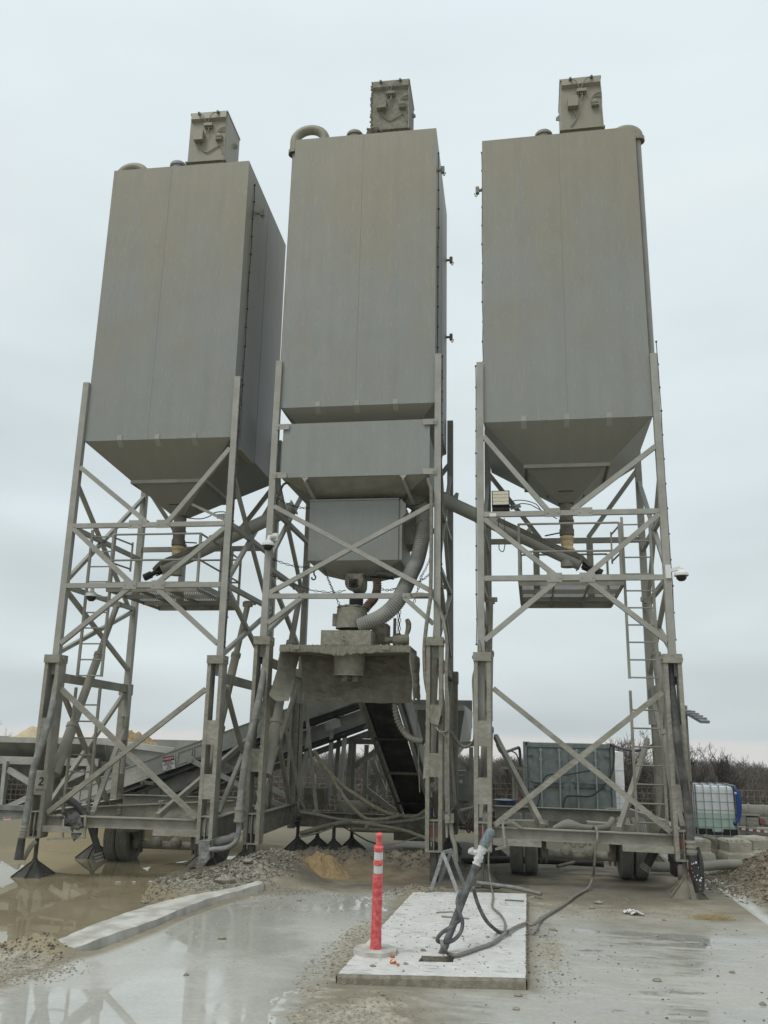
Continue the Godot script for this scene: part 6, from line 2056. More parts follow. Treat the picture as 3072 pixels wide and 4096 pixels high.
func trees():
	for e in [["bare winter tree behind the right tower's ladder", Vector3(4.215, 0.586, -30), 2.3], ["wide bare winter tree behind the liquid tote", Vector3(6.123, 0.581, -31), 2.1], ["bare winter tree leaning over the far ridge, right of the tote", Vector3(7.117, 0.523, -33), 1.9], ["bare scrubby tree left of the shipping container", Vector3(-0.279, 0.546, -29), 1.7], ["small bare tree behind the conveyor frame", Vector3(-4.894, 0.532, -32), 2.2], ["bare shrubby tree at the left edge behind the bin", Vector3(-17.605, 0.031, -28), 2.0], ["thin bare tree above the white trailer", Vector3(3.915, 0.881, -34), 2.5]]:
		var p: Vector3 = e[1]
		p.y = gh(p.x, p.z)
		var t := thing("bare_tree", e[0], "tree", p, "bare trees beyond the fence")
		var g := Geo.new(); var tw := Geo.new()
		for k in 3:
			branch(g, tw, p + Vector3(rng.randf_range(-.2, .2), -.05, 0), Vector3(rng.randf_range(-.4, .4), 1, rng.randf_range(-.3, .3)).normalized(), e[2] * .62, .045, 0)
		put(t, "trunk", g, M.twig)
		put(t, "crown", tw, M.twig)
	# the scrub that reads as one brown mass
	var mm := MultiMesh.new()
	mm.transform_format = MultiMesh.TRANSFORM_3D
	var b := Geo.new()
	for k in 46:
		var a := rng.randf() * TAU
		var tip := Vector3(cos(a) * rng.randf_range(.1, .75), rng.randf_range(.5, 1.15), sin(a) * rng.randf_range(.1, .75))
		var mid := tip * .5 + Vector3(rng.randf_range(-.12, .12), .1, rng.randf_range(-.12, .12))
		b.tube([Vector3(tip.x * .1, -.1, tip.z * .1), mid, tip], [.016, .011, .006], 3, false)
		for j in 3:
			var s := mid.lerp(tip, rng.randf())
			b.tube([s, s + Vector3(rng.randf_range(-.3, .3), rng.randf_range(.05, .35), rng.randf_range(-.3, .3))], [.008, .005], 3, false)
	mm.mesh = b.mesh()
	var spots := []
	for k in 2600:
		var z := -27.5 - 95.0 * pow(rng.randf(), 1.6)
		var x := rng.randf_range(-.95, .62) * -z * 1.05
		var s := rng.randf_range(.7, 1.25) * (1.0 + (-z - 28.0) * .012)
		spots.append(Transform3D(Basis(Vector3.UP, rng.randf() * TAU).scaled(Vector3(s, s * .95, s)), Vector3(x, gh(x, z), z)))
	mm.instance_count = spots.size()
	for i in spots.size(): mm.set_instance_transform(i, spots[i])
	var o := MultiMeshInstance3D.new()
	o.name = "scrub"; o.multimesh = mm; o.material_override = M.brush
	add_child(o)
	o.set_meta("kind", "stuff"); o.set_meta("label", "leafless brown scrub covering the slope beyond the fence"); o.set_meta("category", "scrub")


# ---------- the paved strip in front
func foreground():
	# raised concrete island
	var A: Vector3 = Vector3(-1.684, 0.1, -8.564); var B: Vector3 = Vector3(0.065, 0.1, -8.815); var C: Vector3 = Vector3(0.136, 0.1, -13.257); var D: Vector3 = Vector3(-1.472, 0.1, -13)
	var hA: Vector3 = Vector3(-0.991, 0.1, -9.29); var hB: Vector3 = Vector3(-0.648, 0.1, -9.294); var hC: Vector3 = Vector3(-0.631, 0.1, -9.542); var hD: Vector3 = Vector3(-0.96, 0.1, -9.539)
	var g := Geo.new()
	var nz := ngen(1.6, 96, 4)
	var H := func(p: Vector3) -> Vector3:
		var e := 0.0
		return Vector3(p.x + .012 * nz.get_noise_2d(p.z * 6.0, p.x * 2.0), .1 + .004 * nz.get_noise_2d(p.x * .5, p.z * .5) + e, p.z + .014 * nz.get_noise_2d(p.x * 6.0, 7.0 + p.z))
	# grid lines pass through the edges of the square pocket
	var us := []; var vs := []
	for k in 61: us.append(k / 60.0)
	for k in 91: vs.append(k / 90.0)
	var at := func(u: float, v: float) -> Vector3: return H.call(A.lerp(B, u).lerp(D.lerp(C, u), v))
	var u0 := .39; var u1 := .585; var v0 := .115; var v1 := .165
	us.append_array([u0, u1]); vs.append_array([v0, v1]); us.sort(); vs.sort()
	for i in us.size() - 1:
		for j in vs.size() - 1:
			if us[i] >= u0 - 1e-6 and us[i + 1] <= u1 + 1e-6 and vs[j] >= v0 - 1e-6 and vs[j + 1] <= v1 + 1e-6: continue
			if us[i + 1] - us[i] < 1e-7 or vs[j + 1] - vs[j] < 1e-7: continue
			g.quad(at.call(us[i], vs[j]), at.call(us[i + 1], vs[j]), at.call(us[i + 1], vs[j + 1]), at.call(us[i], vs[j + 1]), Vector3.UP)
	var slab := solo("concrete_slab", "raised pale concrete island between the lanes", "", g, M.concrete, "", "structure")
	g = Geo.new()
	var rim := []
	for k in 61: rim.append([at.call(k / 60.0, 0.0), Vector3(0, 0, 1)])
	for k in 91: rim.append([at.call(1.0, k / 90.0), Vector3(1, 0, 0)])
	for k in 61: rim.append([at.call(1.0 - k / 60.0, 1.0), Vector3(0, 0, -1)])
	for k in 91: rim.append([at.call(0.0, 1.0 - k / 90.0), Vector3(-1, 0, 0)])
	for k in rim.size():
		var p: Vector3 = rim[k][0]; var q: Vector3 = rim[(k + 1) % rim.size()][0]
		if p.distance_to(q) < 1e-4: continue
		var o: Vector3 = rim[k][1]
		var m0: Vector3 = p + o * (.012 + .01 * nz.get_noise_2d(p.x * 9.0, p.z * 9.0)) - Vector3(0, .03, 0); var m1: Vector3 = q + o * (.012 + .01 * nz.get_noise_2d(q.x * 9.0, q.z * 9.0)) - Vector3(0, .03, 0)
		g.quad(p, q, m1, m0, o + Vector3(0, .7, 0))
		var b0 := Vector3(m0.x, -.05, m0.z) + o * .012 * nz.get_noise_2d(p.x * 14.0, p.z * 14.0 + 4.0); var b1 := Vector3(m1.x, -.05, m1.z) + o * .012 * nz.get_noise_2d(q.x * 14.0, q.z * 14.0 + 4.0)
		g.quad(m0, m1, b1, b0, o)
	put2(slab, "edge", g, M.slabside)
	g = Geo.new()      # the sunken pocket
	var h4 := [at.call(u0, v0), at.call(u1, v0), at.call(u1, v1), at.call(u0, v1)]
	for k in 4:
		var p: Vector3 = h4[k]; var q: Vector3 = h4[(k + 1) % 4]
		g.quad(p, q, q - Vector3(0, .12, 0), p - Vector3(0, .12, 0), (h4[0] + h4[2]) * .5 - p)
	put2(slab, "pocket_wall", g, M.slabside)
	g = Geo.new()
	g.quad(h4[0] - Vector3(0, .05, 0), h4[1] - Vector3(0, .05, 0), h4[2] - Vector3(0, .05, 0), h4[3] - Vector3(0, .05, 0), Vector3.UP)
	put2(slab, "pocket_water", g, plain(lin(.2, .2, .18), .08))
	# low kerb strip along the left of the lane
	var far := [Vector3(-4.97, 0.05, -9.269), Vector3(-4.96, 0.05, -9.656), Vector3(-4.952, 0.05, -10.133), Vector3(-4.842, 0.05, -11.041), Vector3(-4.651, 0.05, -11.897), Vector3(-4.311, 0.07, -12.375), Vector3(-4.047, 0.09, -12.708), Vector3(-3.852, 0.12, -13.165)]
	var near := [Vector3(-4.631, 0.05, -9.005), Vector3(-4.572, 0.05, -9.347), Vector3(-4.502, 0.05, -9.856), Vector3(-4.359, 0.05, -10.583), Vector3(-4.283, 0.05, -11.497), Vector3(-4.083, 0.07, -12.172), Vector3(-3.891, 0.09, -12.522), Vector3(-3.704, 0.12, -12.941)]
	far = spline(far, 8); near = spline(near, 8)
	g = Geo.new()
	for k in far.size() - 1:
		var r := func(p: Vector3) -> Vector3: return p + Vector3(.02 * nz.get_noise_2d(p.x * 3.0, p.z * 3.0), .008 * nz.get_noise_2d(p.x * 2.0 + 5.0, p.z * 2.0), 0)
		var a: Vector3 = r.call(far[k]); var b: Vector3 = r.call(far[k + 1]); var c: Vector3 = r.call(near[k + 1]); var d: Vector3 = r.call(near[k])
		var m0 := a.lerp(d, .5) + Vector3(0, .012, 0); var m1 := b.lerp(c, .5) + Vector3(0, .012, 0)
		g.quad(a, b, m1, m0, Vector3.UP); g.quad(m0, m1, c, d, Vector3.UP)
		g.quad(d, c, Vector3(c.x + .04, -.2, c.z), Vector3(d.x + .04, -.2, d.z), Vector3(1, .2, 0))
		g.quad(a, b, Vector3(b.x - .03, -.4, b.z), Vector3(a.x - .03, -.4, a.z), Vector3(-1, 0, 0))
	g.quad(far[0], near[0], near[0] - Vector3(0, .3, 0), far[0] - Vector3(0, .3, 0), Vector3(0, 0, 1))
	solo("kerb", "low worn concrete kerb strip between the brown pool and the lane", "", g, M.kerb, "", "structure")
	delineator()
	pole_and_hoses()
	hoses_on_towers()
	lights_and_cameras()


func put2(parent: MeshInstance3D, called: String, g: Geo, m: Material):   # a part under a thing that is one mesh
	g.shift(parent.position)
	var o := MeshInstance3D.new()
	o.name = called; o.mesh = g.mesh(); o.material_override = m
	parent.add_child(o, true)


func delineator():
	var c: Vector3 = Vector3(-1.457, 0.1, -9.394)
	c.y = .101
	var t := thing("marker_post", "scuffed pink-orange marker post with two white bands on a grey base", "marker post", c)
	var top: Vector3 = Vector3(-1.401, 1.291, -9.12)
	var hh := top.y - c.y
	var g := Geo.new()
	var oct := []
	for k in 8: oct.append(c + Vector3(cos(TAU * (k + .5) / 8) * .24, 0, sin(TAU * (k + .5) / 8) * .225))
	g.prism(oct, Vector3(0, .045, 0))
	put(t, "base", g, M.kerb)
	var lean: Vector3 = (Vector3(-1.401, 1.291, -9.12) - c)
	var ax := lean.normalized()
	var L := lean.length()
	var f := func(y: float) -> float: return (836.0 - y) / (836.0 - 57.0)
	var seg := func(called: String, prof: Array, m: Material):
		var gg := Geo.new()
		var pr := []
		for e in prof: pr.append([e[0] * .74, .05 + (L - .05) * float(f.call(e[1]))])
		gg.lathe(c, ax, pr, 28)
		put(t, called, gg, m)
	seg.call("tube", [[.078, 838.0], [.079, 830.0], [.070, 600.0], [.072, 338.0], [.066, 330.0], [.066, 322.0]], M.orange)
	seg.call("white_band", [[.0635, 322.0], [.0635, 268.0]], M.stripe)
	seg.call("ring", [[.0635, 268.0], [.070, 264.0], [.070, 244.0], [.066, 238.0], [.064, 230.0]], M.orange)
	seg.call("white_band", [[.0622, 230.0], [.0622, 176.0]], M.stripe)
	seg.call("collar", [[.0635, 176.0], [.0635, 172.0], [.071, 166.0], [.071, 146.0], [.06, 140.0], [.043, 134.0], [.038, 75.0], [.042, 71.0], [.05, 67.0], [.05, 60.0], [.046, 57.0], [0.0, 57.0]], M.orange)


func pole_and_hoses():
	# weathered pipe standing askew in the pocket, its head wrapped in silver tape
	var foot: Vector3 = Vector3(-0.799, 0.05, -9.553)
	var zt := foot.z - .1
	var top: Vector3 = Vector3(-0.333, 1.18, -9.7)
	var t := thing("standing_pipe", "weathered dark pipe leaning in the slab's pocket with a taped head", "pipe", foot)
	var d := top - foot
	var g := Geo.new()
	g.tube([foot - d.normalized() * .1, foot + d * .815], .039, 16)
	put(t, "shaft", g, M.wood)
	g = Geo.new()
	var pts := []; var rr := []
	for k in 16:
		pts.append(foot + d * (.8 + .012 * k)); rr.append(.046 + .007 * sin(k * 2.1) + .005 * sin(k * 5.3))
	g.tube(pts, rr, 14)
	g.tube([foot + d * .9, foot + d * .9 + Vector3(-.13, .02, .02)], [.035, .022], 8)
	g.tube([foot + d * .905 + Vector3(-.09, .02, .02), foot + d * .905 + Vector3(-.1, .05, .02)], .024, 8)
	put(t, "tape_wrap", g, M.tape)
	g = Geo.new()
	var e := foot + d * .965
	var dn := (d.normalized() + Vector3(.12, 0, 0)).normalized()
	g.lathe(e, dn, [[.05, 0], [.053, .03], [.053, .15], [.047, .18], [.032, .2], [0, .207]], 20)
	put(t, "rubber_cap", g, M.rubber if false else dirty(lin(.12, .14, .15), lin(.22, .25, .26), .5, 2.0, .02, 48))
	# hose wound round it and trailing across the slab
	g = Geo.new()
	g.tube(spline([Vector3(-0.591, 0.661, -9.9), Vector3(-0.624, 0.611, -9.65), Vector3(-0.61, 0.527, -9.55), Vector3(-0.565, 0.423, -9.5), Vector3(-0.581, 0.332, -9.45), Vector3(-0.655, 0.261, -9.4), Vector3(-0.744, 0.249, -9.35), Vector3(-0.809, 0.274, -9.3), Vector3(-0.771, 0.339, -9.3), Vector3(-0.683, 0.39, -9.35), Vector3(-0.606, 0.409, -9.6)], 6), .02, 10)
	solo("wound_hose", "dark hose wound around the leaning taped pipe", "hose", g, M.wood)
	g = Geo.new()
	g.tube(spline([Vector3(-0.768, 0.269, -9.3), Vector3(-0.748, 0.226, -9.25), Vector3(-0.721, 0.13, -9.45), Vector3(-0.639, 0.125, -9.38), Vector3(-0.553, 0.125, -9.487), Vector3(-0.424, 0.125, -9.723), Vector3(-0.273, 0.125, -9.995), Vector3(-0.173, 0.13, -10.354), Vector3(-0.132, 0.14, -10.466), Vector3(-0.012, 0.13, -10.861), Vector3(0.114, 0.13, -11.101), Vector3(0.175, 0.12, -11.066), Vector3(0.316, 0.03, -11.939), Vector3(0.564, 0.03, -12.7), Vector3(0.294, 0.03, -11.917), Vector3(0.636, 0.03, -12.927), Vector3(0.869, 0.03, -13.738), Vector3(1.097, 0.04, -14.363), Vector3(1.2, 0.167, -14.636), Vector3(1.206, 0.345, -14.387), Vector3(1.231, 0.618, -14.288), Vector3(1.267, 0.833, -14.279), Vector3(1.25, 0.941, -14.39), Vector3(1.232, 0.892, -14.64)], 6), .019, 10)
	solo("trailing_hose", "long grey hose trailing from the slab up over the right tower's beam", "hose", g, M.greycable)
	g = Geo.new()
	g.tube(spline([Vector3(-0.467, 0.69, -9.9), Vector3(-0.446, 0.583, -9.95), Vector3(-0.4, 0.455, -10), Vector3(-0.331, 0.318, -10.1), Vector3(-0.236, 0.13, -10.605), Vector3(-0.149, 0.13, -10.503), Vector3(-0.106, 0.15, -10.462)], 6), .021, 10)
	solo("looping_hose", "dark grey hose looping from the taped pipe down to the slab", "hose", g, M.wood)
	g = Geo.new()
	g.tube(spline([Vector3(-0.423, 0.541, -14.226), Vector3(-0.432, 0.341, -14.225), Vector3(-0.401, 0.1, -14.087), Vector3(-0.33, 0.13, -12.772), Vector3(-0.323, 0.125, -12.04), Vector3(-0.207, 0.125, -11.534), Vector3(-0.146, 0.125, -11.061), Vector3(-0.15, 0.13, -10.549)], 6), .014, 8)
	solo("thin_hose", "thin grey hose dropping from the right tower's left column onto the slab", "hose", g, M.greycable)
	g = Geo.new()
	g.tube(spline([Vector3(-0.608, 0.12, -13.858), Vector3(-0.391, 0.1, -13.883), Vector3(-0.05, 0.09, -13.773), Vector3(0.15, 0.08, -13.631), Vector3(0.354, 0.07, -13.46)], 5), .03, 12)
	solo("lying_pipe", "mud-crusted pipe lying across the far end of the slab", "pipe", g, M.greyhose)
	# folded steel stand
	t = thing("steel_stand", "bare grey A-shaped steel stand at the far end of the slab", "stand", Vector3(-1.043, 0.1, -13.37))
	var f1: Vector3 = Vector3(-1.226, 0.12, -13.007); var f2: Vector3 = Vector3(-1.172, 0.1, -13.759); var f3: Vector3 = Vector3(-0.828, 0.15, -12.81); var f4: Vector3 = Vector3(-0.772, 0.12, -13.515)
	var t1: Vector3 = Vector3(-1.044, 0.648, -12.9); var t2: Vector3 = Vector3(-0.953, 0.638, -13.3)
	for e2 in [[f1, t1], [f3, t1], [f2, t2], [f4, t2], [t1, t2]]:
		g = Geo.new()
		g.bar(e2[0], e2[1], .05, .02, Vector3(0, 0, 1))
		put(t, "leg" if e2[1] != t2 or e2[0] != t1 else "top_bar", g, M.galv)


func hoses_on_towers():
	var g := Geo.new()
	g.tube(spline([Vector3(-8.262, 3.141, -14.484), Vector3(-8.179, 2.725, -14.309), Vector3(-8.156, 2.263, -14.172), Vector3(-8.271, 1.659, -14.114), Vector3(-8.286, 1.274, -14.097), Vector3(-8.296, 0.911, -14.099), Vector3(-8.307, 0.637, -14.101)], 6), .058, 14)
	var t := thing("delivery_hose", "black and grey rubber hose hanging down the left tower's outer column", "hose", Vector3(-8.324, 0.118, -14.074))
	put(t, "hose", g, M.greyhose)
	g = Geo.new()
	for k in 4:
		var p: Vector3 = (Vector3(-8.302, 0.647, -14.091)).lerp(Vector3(-8.318, 0.453, -14.082), k / 4.0); var q: Vector3 = (Vector3(-8.302, 0.647, -14.091)).lerp(Vector3(-8.318, 0.453, -14.082), (k + .6) / 4.0)
		g.tube([p, q], .072, 12)
	g.tube([Vector3(-8.302, 0.647, -14.091), Vector3(-8.318, 0.453, -14.082)], .058, 12)
	put(t, "coupling", g, M.low)
	g = Geo.new()
	g.tube([Vector3(-8.322, 0.453, -14.082), Vector3(-8.326, 0.111, -14.064)], [.06, .075], 14)
	put(t, "end_hose", g, M.rubber)
	g = Geo.new()
	g.tube(spline([Vector3(-8.199, 0.379, -14.325), Vector3(-8.256, 0.298, -14.274), Vector3(-8.364, 0.091, -14.274)], 4), .045, 10)
	put(t, "side_hose", g, M.low)
	g = Geo.new()
	g.tube(spline([Vector3(-8.272, 0.996, -15.119), Vector3(-8.077, 1.027, -15.023), Vector3(-7.852, 0.95, -14.928), Vector3(-7.551, 0.717, -14.836), Vector3(-7.426, 0.491, -14.84), Vector3(-7.322, 0.267, -14.843), Vector3(-7.248, 0.043, -14.846)], 6), .058, 14)
	t = thing("drain_hose", "dark hose arching over the left tower's beam into the pool", "hose", Vector3(-7.248, 0.043, -14.846))
	put(t, "hose", g, M.rubber)
	g = Geo.new()
	for k in 3: g.tube([(Vector3(-7.291, 0.163, -14.845)).lerp(Vector3(-7.239, 0.009, -14.847), k / 3.0), (Vector3(-7.291, 0.163, -14.845)).lerp(Vector3(-7.239, 0.009, -14.847), (k + .6) / 3.0)], .072, 12)
	put(t, "coupling", g, M.low)
	g = sheet([Vector3(-7.886, 0.846, -14.428), Vector3(-7.679, 0.878, -14.332), Vector3(-7.535, 0.858, -14.415)], [Vector3(-7.595, 0.46, -14.416), Vector3(-7.516, 0.403, -14.338), Vector3(-7.331, 0.608, -14.401)], Vector3(0, 0, .02), .16, 97, 14)
	solo("tarp", "crumpled dark grey tarp hanging over the left tower's beam", "tarp", g, M.rubber)
	t = thing("step_frame", "small rectangular steel step frame beside the left tower's outer column", "step", Vector3(-7.613, 0.462, -14.236))
	for e in [[Vector3(-7.757, 0.811, -14.381), Vector3(-7.749, 0.432, -14.384)], [Vector3(-7.367, 0.832, -14.388), Vector3(-7.352, 0.454, -14.391)], [Vector3(-8.019, 0.414, -14.378), Vector3(-7.348, 0.463, -14.391)], [Vector3(-7.894, 0.815, -14.378), Vector3(-7.753, 0.814, -14.381)]]:
		g = Geo.new()
		g.bar(e[0], e[1], .035, .035)
		put(t, "bar", g, M.low)
	t = thing("step_frame", "small rectangular steel step frame right of the right tower's left column", "step", Vector3(-0.175, 0.566, -14.171))
	for e in [[Vector3(-0.203, 0.962, -14.274), Vector3(-0.168, 0.601, -14.271)], [Vector3(-0.168, 0.601, -14.271), Vector3(-0.326, 0.56, -14.274)], [Vector3(-0.195, 0.954, -14.274), Vector3(-0.053, 0.974, -14.37)], [Vector3(-0.053, 0.974, -14.37), Vector3(0.104, 0.876, -14.366)]]:
		g = Geo.new()
		g.bar(e[0], e[1], .035, .035)
		put(t, "bar", g, M.low)
	for e in [[-7.9, "left"], [0, "right"]]: pass
	# short raised plates on the chassis beams
	# number plate on the left tower's outer column
	t = thing("number_plate", "grey plate stencilled 2 on the left tower's outer column", "sign", Vector3(-8.211, 1.335, -14.308))
	t.rotation.y = .02
	offs.erase(t)
	g = Geo.new()
	g.box(Vector3(-.12, -.1, -.01), Vector3(.1, .16, .0))
	put(t, "plate", g, M.low)
	lettering(t, "2", .2, Vector3(-.01, .03, .002), M.dark)
	# right tower hoses
	t = thing("delivery_hose", "black rubber hose hanging down the right tower's outer column to the ground", "hose", Vector3(2.826, 0, -14.62))
	g = Geo.new()
	g.tube(spline([Vector3(2.546, 3.498, -14.366), Vector3(2.539, 3.332, -14.345), Vector3(2.545, 2.973, -14.282), Vector3(2.547, 2.574, -14.18), Vector3(2.55, 2.11, -14.117), Vector3(2.586, 1.732, -14.083), Vector3(2.611, 1.361, -14.07), Vector3(2.622, 0.995, -14.068), Vector3(2.624, 0.825, -14.067)], 6), .062, 14)
	put(t, "hose", g, M.rubber)
	g = Geo.new()
	for k in 3: g.tube([(Vector3(2.624, 0.825, -14.067)).lerp(Vector3(2.634, 0.618, -14.065), k / 3.0), (Vector3(2.624, 0.825, -14.067)).lerp(Vector3(2.634, 0.618, -14.065), (k + .55) / 3.0)], .08, 14)
	g.tube([Vector3(2.624, 0.825, -14.067), Vector3(2.634, 0.618, -14.065)], .066, 14)
	put(t, "coupling", g, M.low)
	g = Geo.new()
	g.tube(spline([Vector3(2.634, 0.618, -14.065), Vector3(2.643, 0.458, -14.044), Vector3(2.662, 0.27, -14.022), Vector3(2.693, 0.108, -14.001)], 5), .066, 14)
	g.tube(spline([Vector3(2.724, 0.709, -14.204), Vector3(2.751, 0.533, -14.152), Vector3(2.747, 0.358, -14.101), Vector3(2.717, 0.127, -14.04)], 5), .05, 14)
	put(t, "end_hose", g, M.dark)
	g = Geo.new()
	for k in 18:
		var p: Vector3 = (Vector3(2.648, 0.54, -13.974)).lerp(Vector3(2.693, 0.133, -13.921), rng.randf())
		g.obox(p + Vector3(rng.randf_range(-.07, .1), 0, 0), Vector3.ONE * (.006 + .022 * pow(rng.randf(), 3.0)), Basis.from_euler(Vector3(rng.randf(), rng.randf(), 0)))
	put(t, "splashes", g, M.camwhite)
	t = thing("drain_hose", "black hose slanting under the right tower's beam beside the wheels", "hose", Vector3(1.977, 0.301, -14.619))
	g = Geo.new()
	g.tube([Vector3(2.372, 0.906, -14.713), Vector3(2.047, 0.353, -14.717)], .07, 14)
	put(t, "hose", g, M.dark)
	g = Geo.new()
	for k in 3: g.tube([(Vector3(2.054, 0.366, -14.717)).lerp(Vector3(1.99, 0.281, -14.718), k / 3.0), (Vector3(2.054, 0.366, -14.717)).lerp(Vector3(1.99, 0.281, -14.718), (k + .6) / 3.0)], .08, 14)
	put(t, "coupling", g, M.low)
	g = sheet([Vector3(2.644, 1, -14.507), Vector3(2.663, 0.988, -14.507), Vector3(2.653, 0.67, -14.505)], [Vector3(2.646, 0.482, -14.504), Vector3(2.652, 0.295, -14.503), Vector3(2.696, 0.125, -14.501)], Vector3(0, 0, .02), .03, 98, 10)
	solo("red_strap", "red webbing strap hanging behind the right tower's front jack", "strap", g, M.red)


func lights_and_cameras():
	for e in [["white dome security camera on the middle tower's left post", Vector3(-4.382, 5.59, -14.433), Vector3(-4.36, 5.757, -14.533), 1], ["white dome security camera hanging under the left tower's platform", Vector3(-7.823, 4.692, -14.602), Vector3(-7.835, 4.801, -14.601), 0], ["white dome security camera on a long arm right of the right tower", Vector3(2.821, 4.954, -14.328), Vector3(2.634, 5.051, -14.383), 2]]:
		var c: Vector3 = e[1]
		var t := thing("security_camera", e[0], "security camera", c, "dome security cameras")
		var g := Geo.new()
		g.lathe(c, Vector3.UP, [[.115, -.01], [.12, .0], [.115, .04], [.07, .075], [.04, .1], [.04, .12], [0, .12]], 20)
		put(t, "housing", g, M.camwhite)
		g = Geo.new()
		g.lathe(c, Vector3.UP, [[0, -.1], [.045, -.092], [.078, -.06], [.09, -.01]], 18)
		put(t, "dome", g, M.black)
		g = Geo.new()
		var w: Vector3 = e[2]
		if e[3] == 2:
			g.bar(w + Vector3(0, -.01, 0), c + Vector3(0, .13, 0), .06, .055)
			g.box(w + Vector3(-.06, -.14, -.05), w + Vector3(.03, .09, .05))
		elif e[3] == 1:
			g.tube([c + Vector3(0, .1, 0), c + Vector3(.0, .16, -.02), w + Vector3(.05, .03, -.06)], .04, 10)
			g.box(w + Vector3(-.02, -.05, -.08), w + Vector3(.1, .1, -.05))
		else:
			g.tube([c + Vector3(0, .1, 0), c + Vector3(0, .2, 0)], .035, 10)
		put(t, "arm", g, M.camwhite)
	# floodlight with wires
	var t := thing("floodlight", "square floodlight with a pale grid lens on the right tower's cross bar", "floodlight", Vector3(-0.159, 6.15, -14.506))
	var g := Geo.new()
	var a: Vector3 = Vector3(-0.309, 6.268, -14.49); var b: Vector3 = Vector3(0.008, 6.538, -14.444)
	g.box(a + Vector3(0, 0, -.12), b)
	g.box(Vector3(-0.306, 6.194, -14.66), Vector3(0.007, 6.257, -14.503))
	put(t, "housing", g, M.dark)
	for k in 4:
		g = Geo.new()
		var y0 := lerpf(a.y + .01, b.y - .01, k / 4.0); var y1 := lerpf(a.y + .01, b.y - .01, (k + .9) / 4.0)
		g.box(Vector3(a.x + .018, y0, b.z + .001), Vector3(b.x - .018, y1, b.z + .012))
		put(t, "lens_panel", g, M.lampface)
	g = Geo.new()
	g.box(Vector3(-0.348, 6.042, -14.43), Vector3(-0.233, 6.099, -14.357))
	solo("junction_box", "small white box under the floodlight on the cross bar", "junction box", g, M.camwhite)
	for e in [["black wires tangled right of the floodlight", [Vector3(0.045, 6.224, -14.502), Vector3(0.187, 6.356, -14.699), Vector3(0.372, 6.42, -14.995), Vector3(0.51, 6.43, -15.292), Vector3(0.893, 6.316, -15.683)]], ["loop of black wire arching above the connector right of the floodlight", [Vector3(0.057, 6.224, -14.501), Vector3(0.047, 6.372, -14.602), Vector3(0.241, 6.449, -14.798), Vector3(0.479, 6.458, -15.093), Vector3(0.591, 6.399, -15.39)]], ["black wire loop hanging below the right tower's cross bar at left", [Vector3(-0.16, 6.032, -14.455), Vector3(-0.199, 5.928, -14.455), Vector3(-0.171, 5.823, -14.454), Vector3(-0.088, 5.821, -14.452), Vector3(-0.097, 6.03, -14.454)]], ["grey wire loop dangling behind the right tower's screw tube", [Vector3(-0.2, 5.688, -15.004), Vector3(-0.193, 5.581, -15.003), Vector3(-0.124, 5.548, -15.001), Vector3(-0.091, 5.686, -15.001)]]]:
		g = Geo.new()
		g.tube(spline(e[1], 6), .009, 5)
		solo("cable", e[0], "cable", g, M.cable)
	t = thing("connector_box", "row of silver connectors right of the floodlight", "connector", Vector3(0.121, 6.236, -14.6))
	g = Geo.new()
	for k in 6: g.tube([(Vector3(0.044, 6.225, -14.602)).lerp(Vector3(0.197, 6.261, -14.598), k / 5.0), (Vector3(0.044, 6.225, -14.602)).lerp(Vector3(0.197, 6.261, -14.598), k / 5.0) + Vector3(-.03, .06, .03)], .018, 6)
	put(t, "sockets", g, M.galv)
	t = thing("connector_box", "black connector block with looped wires beside the left hopper's spout", "connector", Vector3(-5.502, 6.256, -14.937))
	g = Geo.new()
	for k in 5: g.tube([(Vector3(-5.573, 6.243, -14.935)).lerp(Vector3(-5.416, 6.255, -14.938), k / 4.0), (Vector3(-5.573, 6.243, -14.935)).lerp(Vector3(-5.416, 6.255, -14.938), k / 4.0) + Vector3(.0, .09, .02)], .018, 6)
	put(t, "sockets", g, M.galv)
	g = Geo.new()
	g.tube(spline([Vector3(-6.41, 6.423, -15.518), Vector3(-6.09, 6.352, -15.325), Vector3(-5.839, 6.341, -15.13), Vector3(-5.625, 6.372, -14.933), Vector3(-5.424, 6.369, -14.937), Vector3(-5.416, 6.255, -14.938)], 5), .011, 5)
	put(t, "wire", g, M.cable)
	g = Geo.new()
	g.bar(Vector3(-6.261, 6.65, -15.319), Vector3(-5.312, 6.145, -14.741), .05, .05)
	put(t, "bracket", g, M.steel)


# ---------- loose stones, litter, heaps
func stone(s: int, flat := .6) -> Geo:
	var g := Geo.new()
	var r := RandomNumberGenerator.new(); r.seed = s
	var top := []; var mid := []; var low := []
	for k in 7:
		var a := TAU * k / 7 + r.randf_range(-.25, .25)
		var d := Vector3(cos(a), 0, sin(a))
		mid.append(d * r.randf_range(.75, 1.1) + Vector3(0, r.randf_range(-.05, .15) * flat, 0))
		top.append(d * r.randf_range(.35, .65) + Vector3(0, r.randf_range(.45, .7) * flat, 0))
		low.append(d * .7 + Vector3(0, -.5 * flat, 0))
	for k in 7:
		var q := (k + 1) % 7
		g.quad(mid[k], mid[q], top[q], top[k], mid[k] + Vector3(0, .3, 0))
		g.quad(low[k], low[q], mid[q], mid[k], mid[k])
		g.flat(top[k], top[q], Vector3(0, .68 * flat, 0), Vector3.UP)
	return g


func scatter(called: String, label: String, cat: String, m: Material, spots: Array, seed_: int):
	var mm := MultiMesh.new()
	mm.transform_format = MultiMesh.TRANSFORM_3D
	mm.mesh = stone(seed_).mesh()
	mm.instance_count = spots.size()
	for i in spots.size(): mm.set_instance_transform(i, spots[i])
	var o := MultiMeshInstance3D.new()
	o.name = numbered(called); o.multimesh = mm; o.material_override = m
	add_child(o)
	o.set_meta("kind", "stuff"); o.set_meta("label", label); o.set_meta("category", cat)


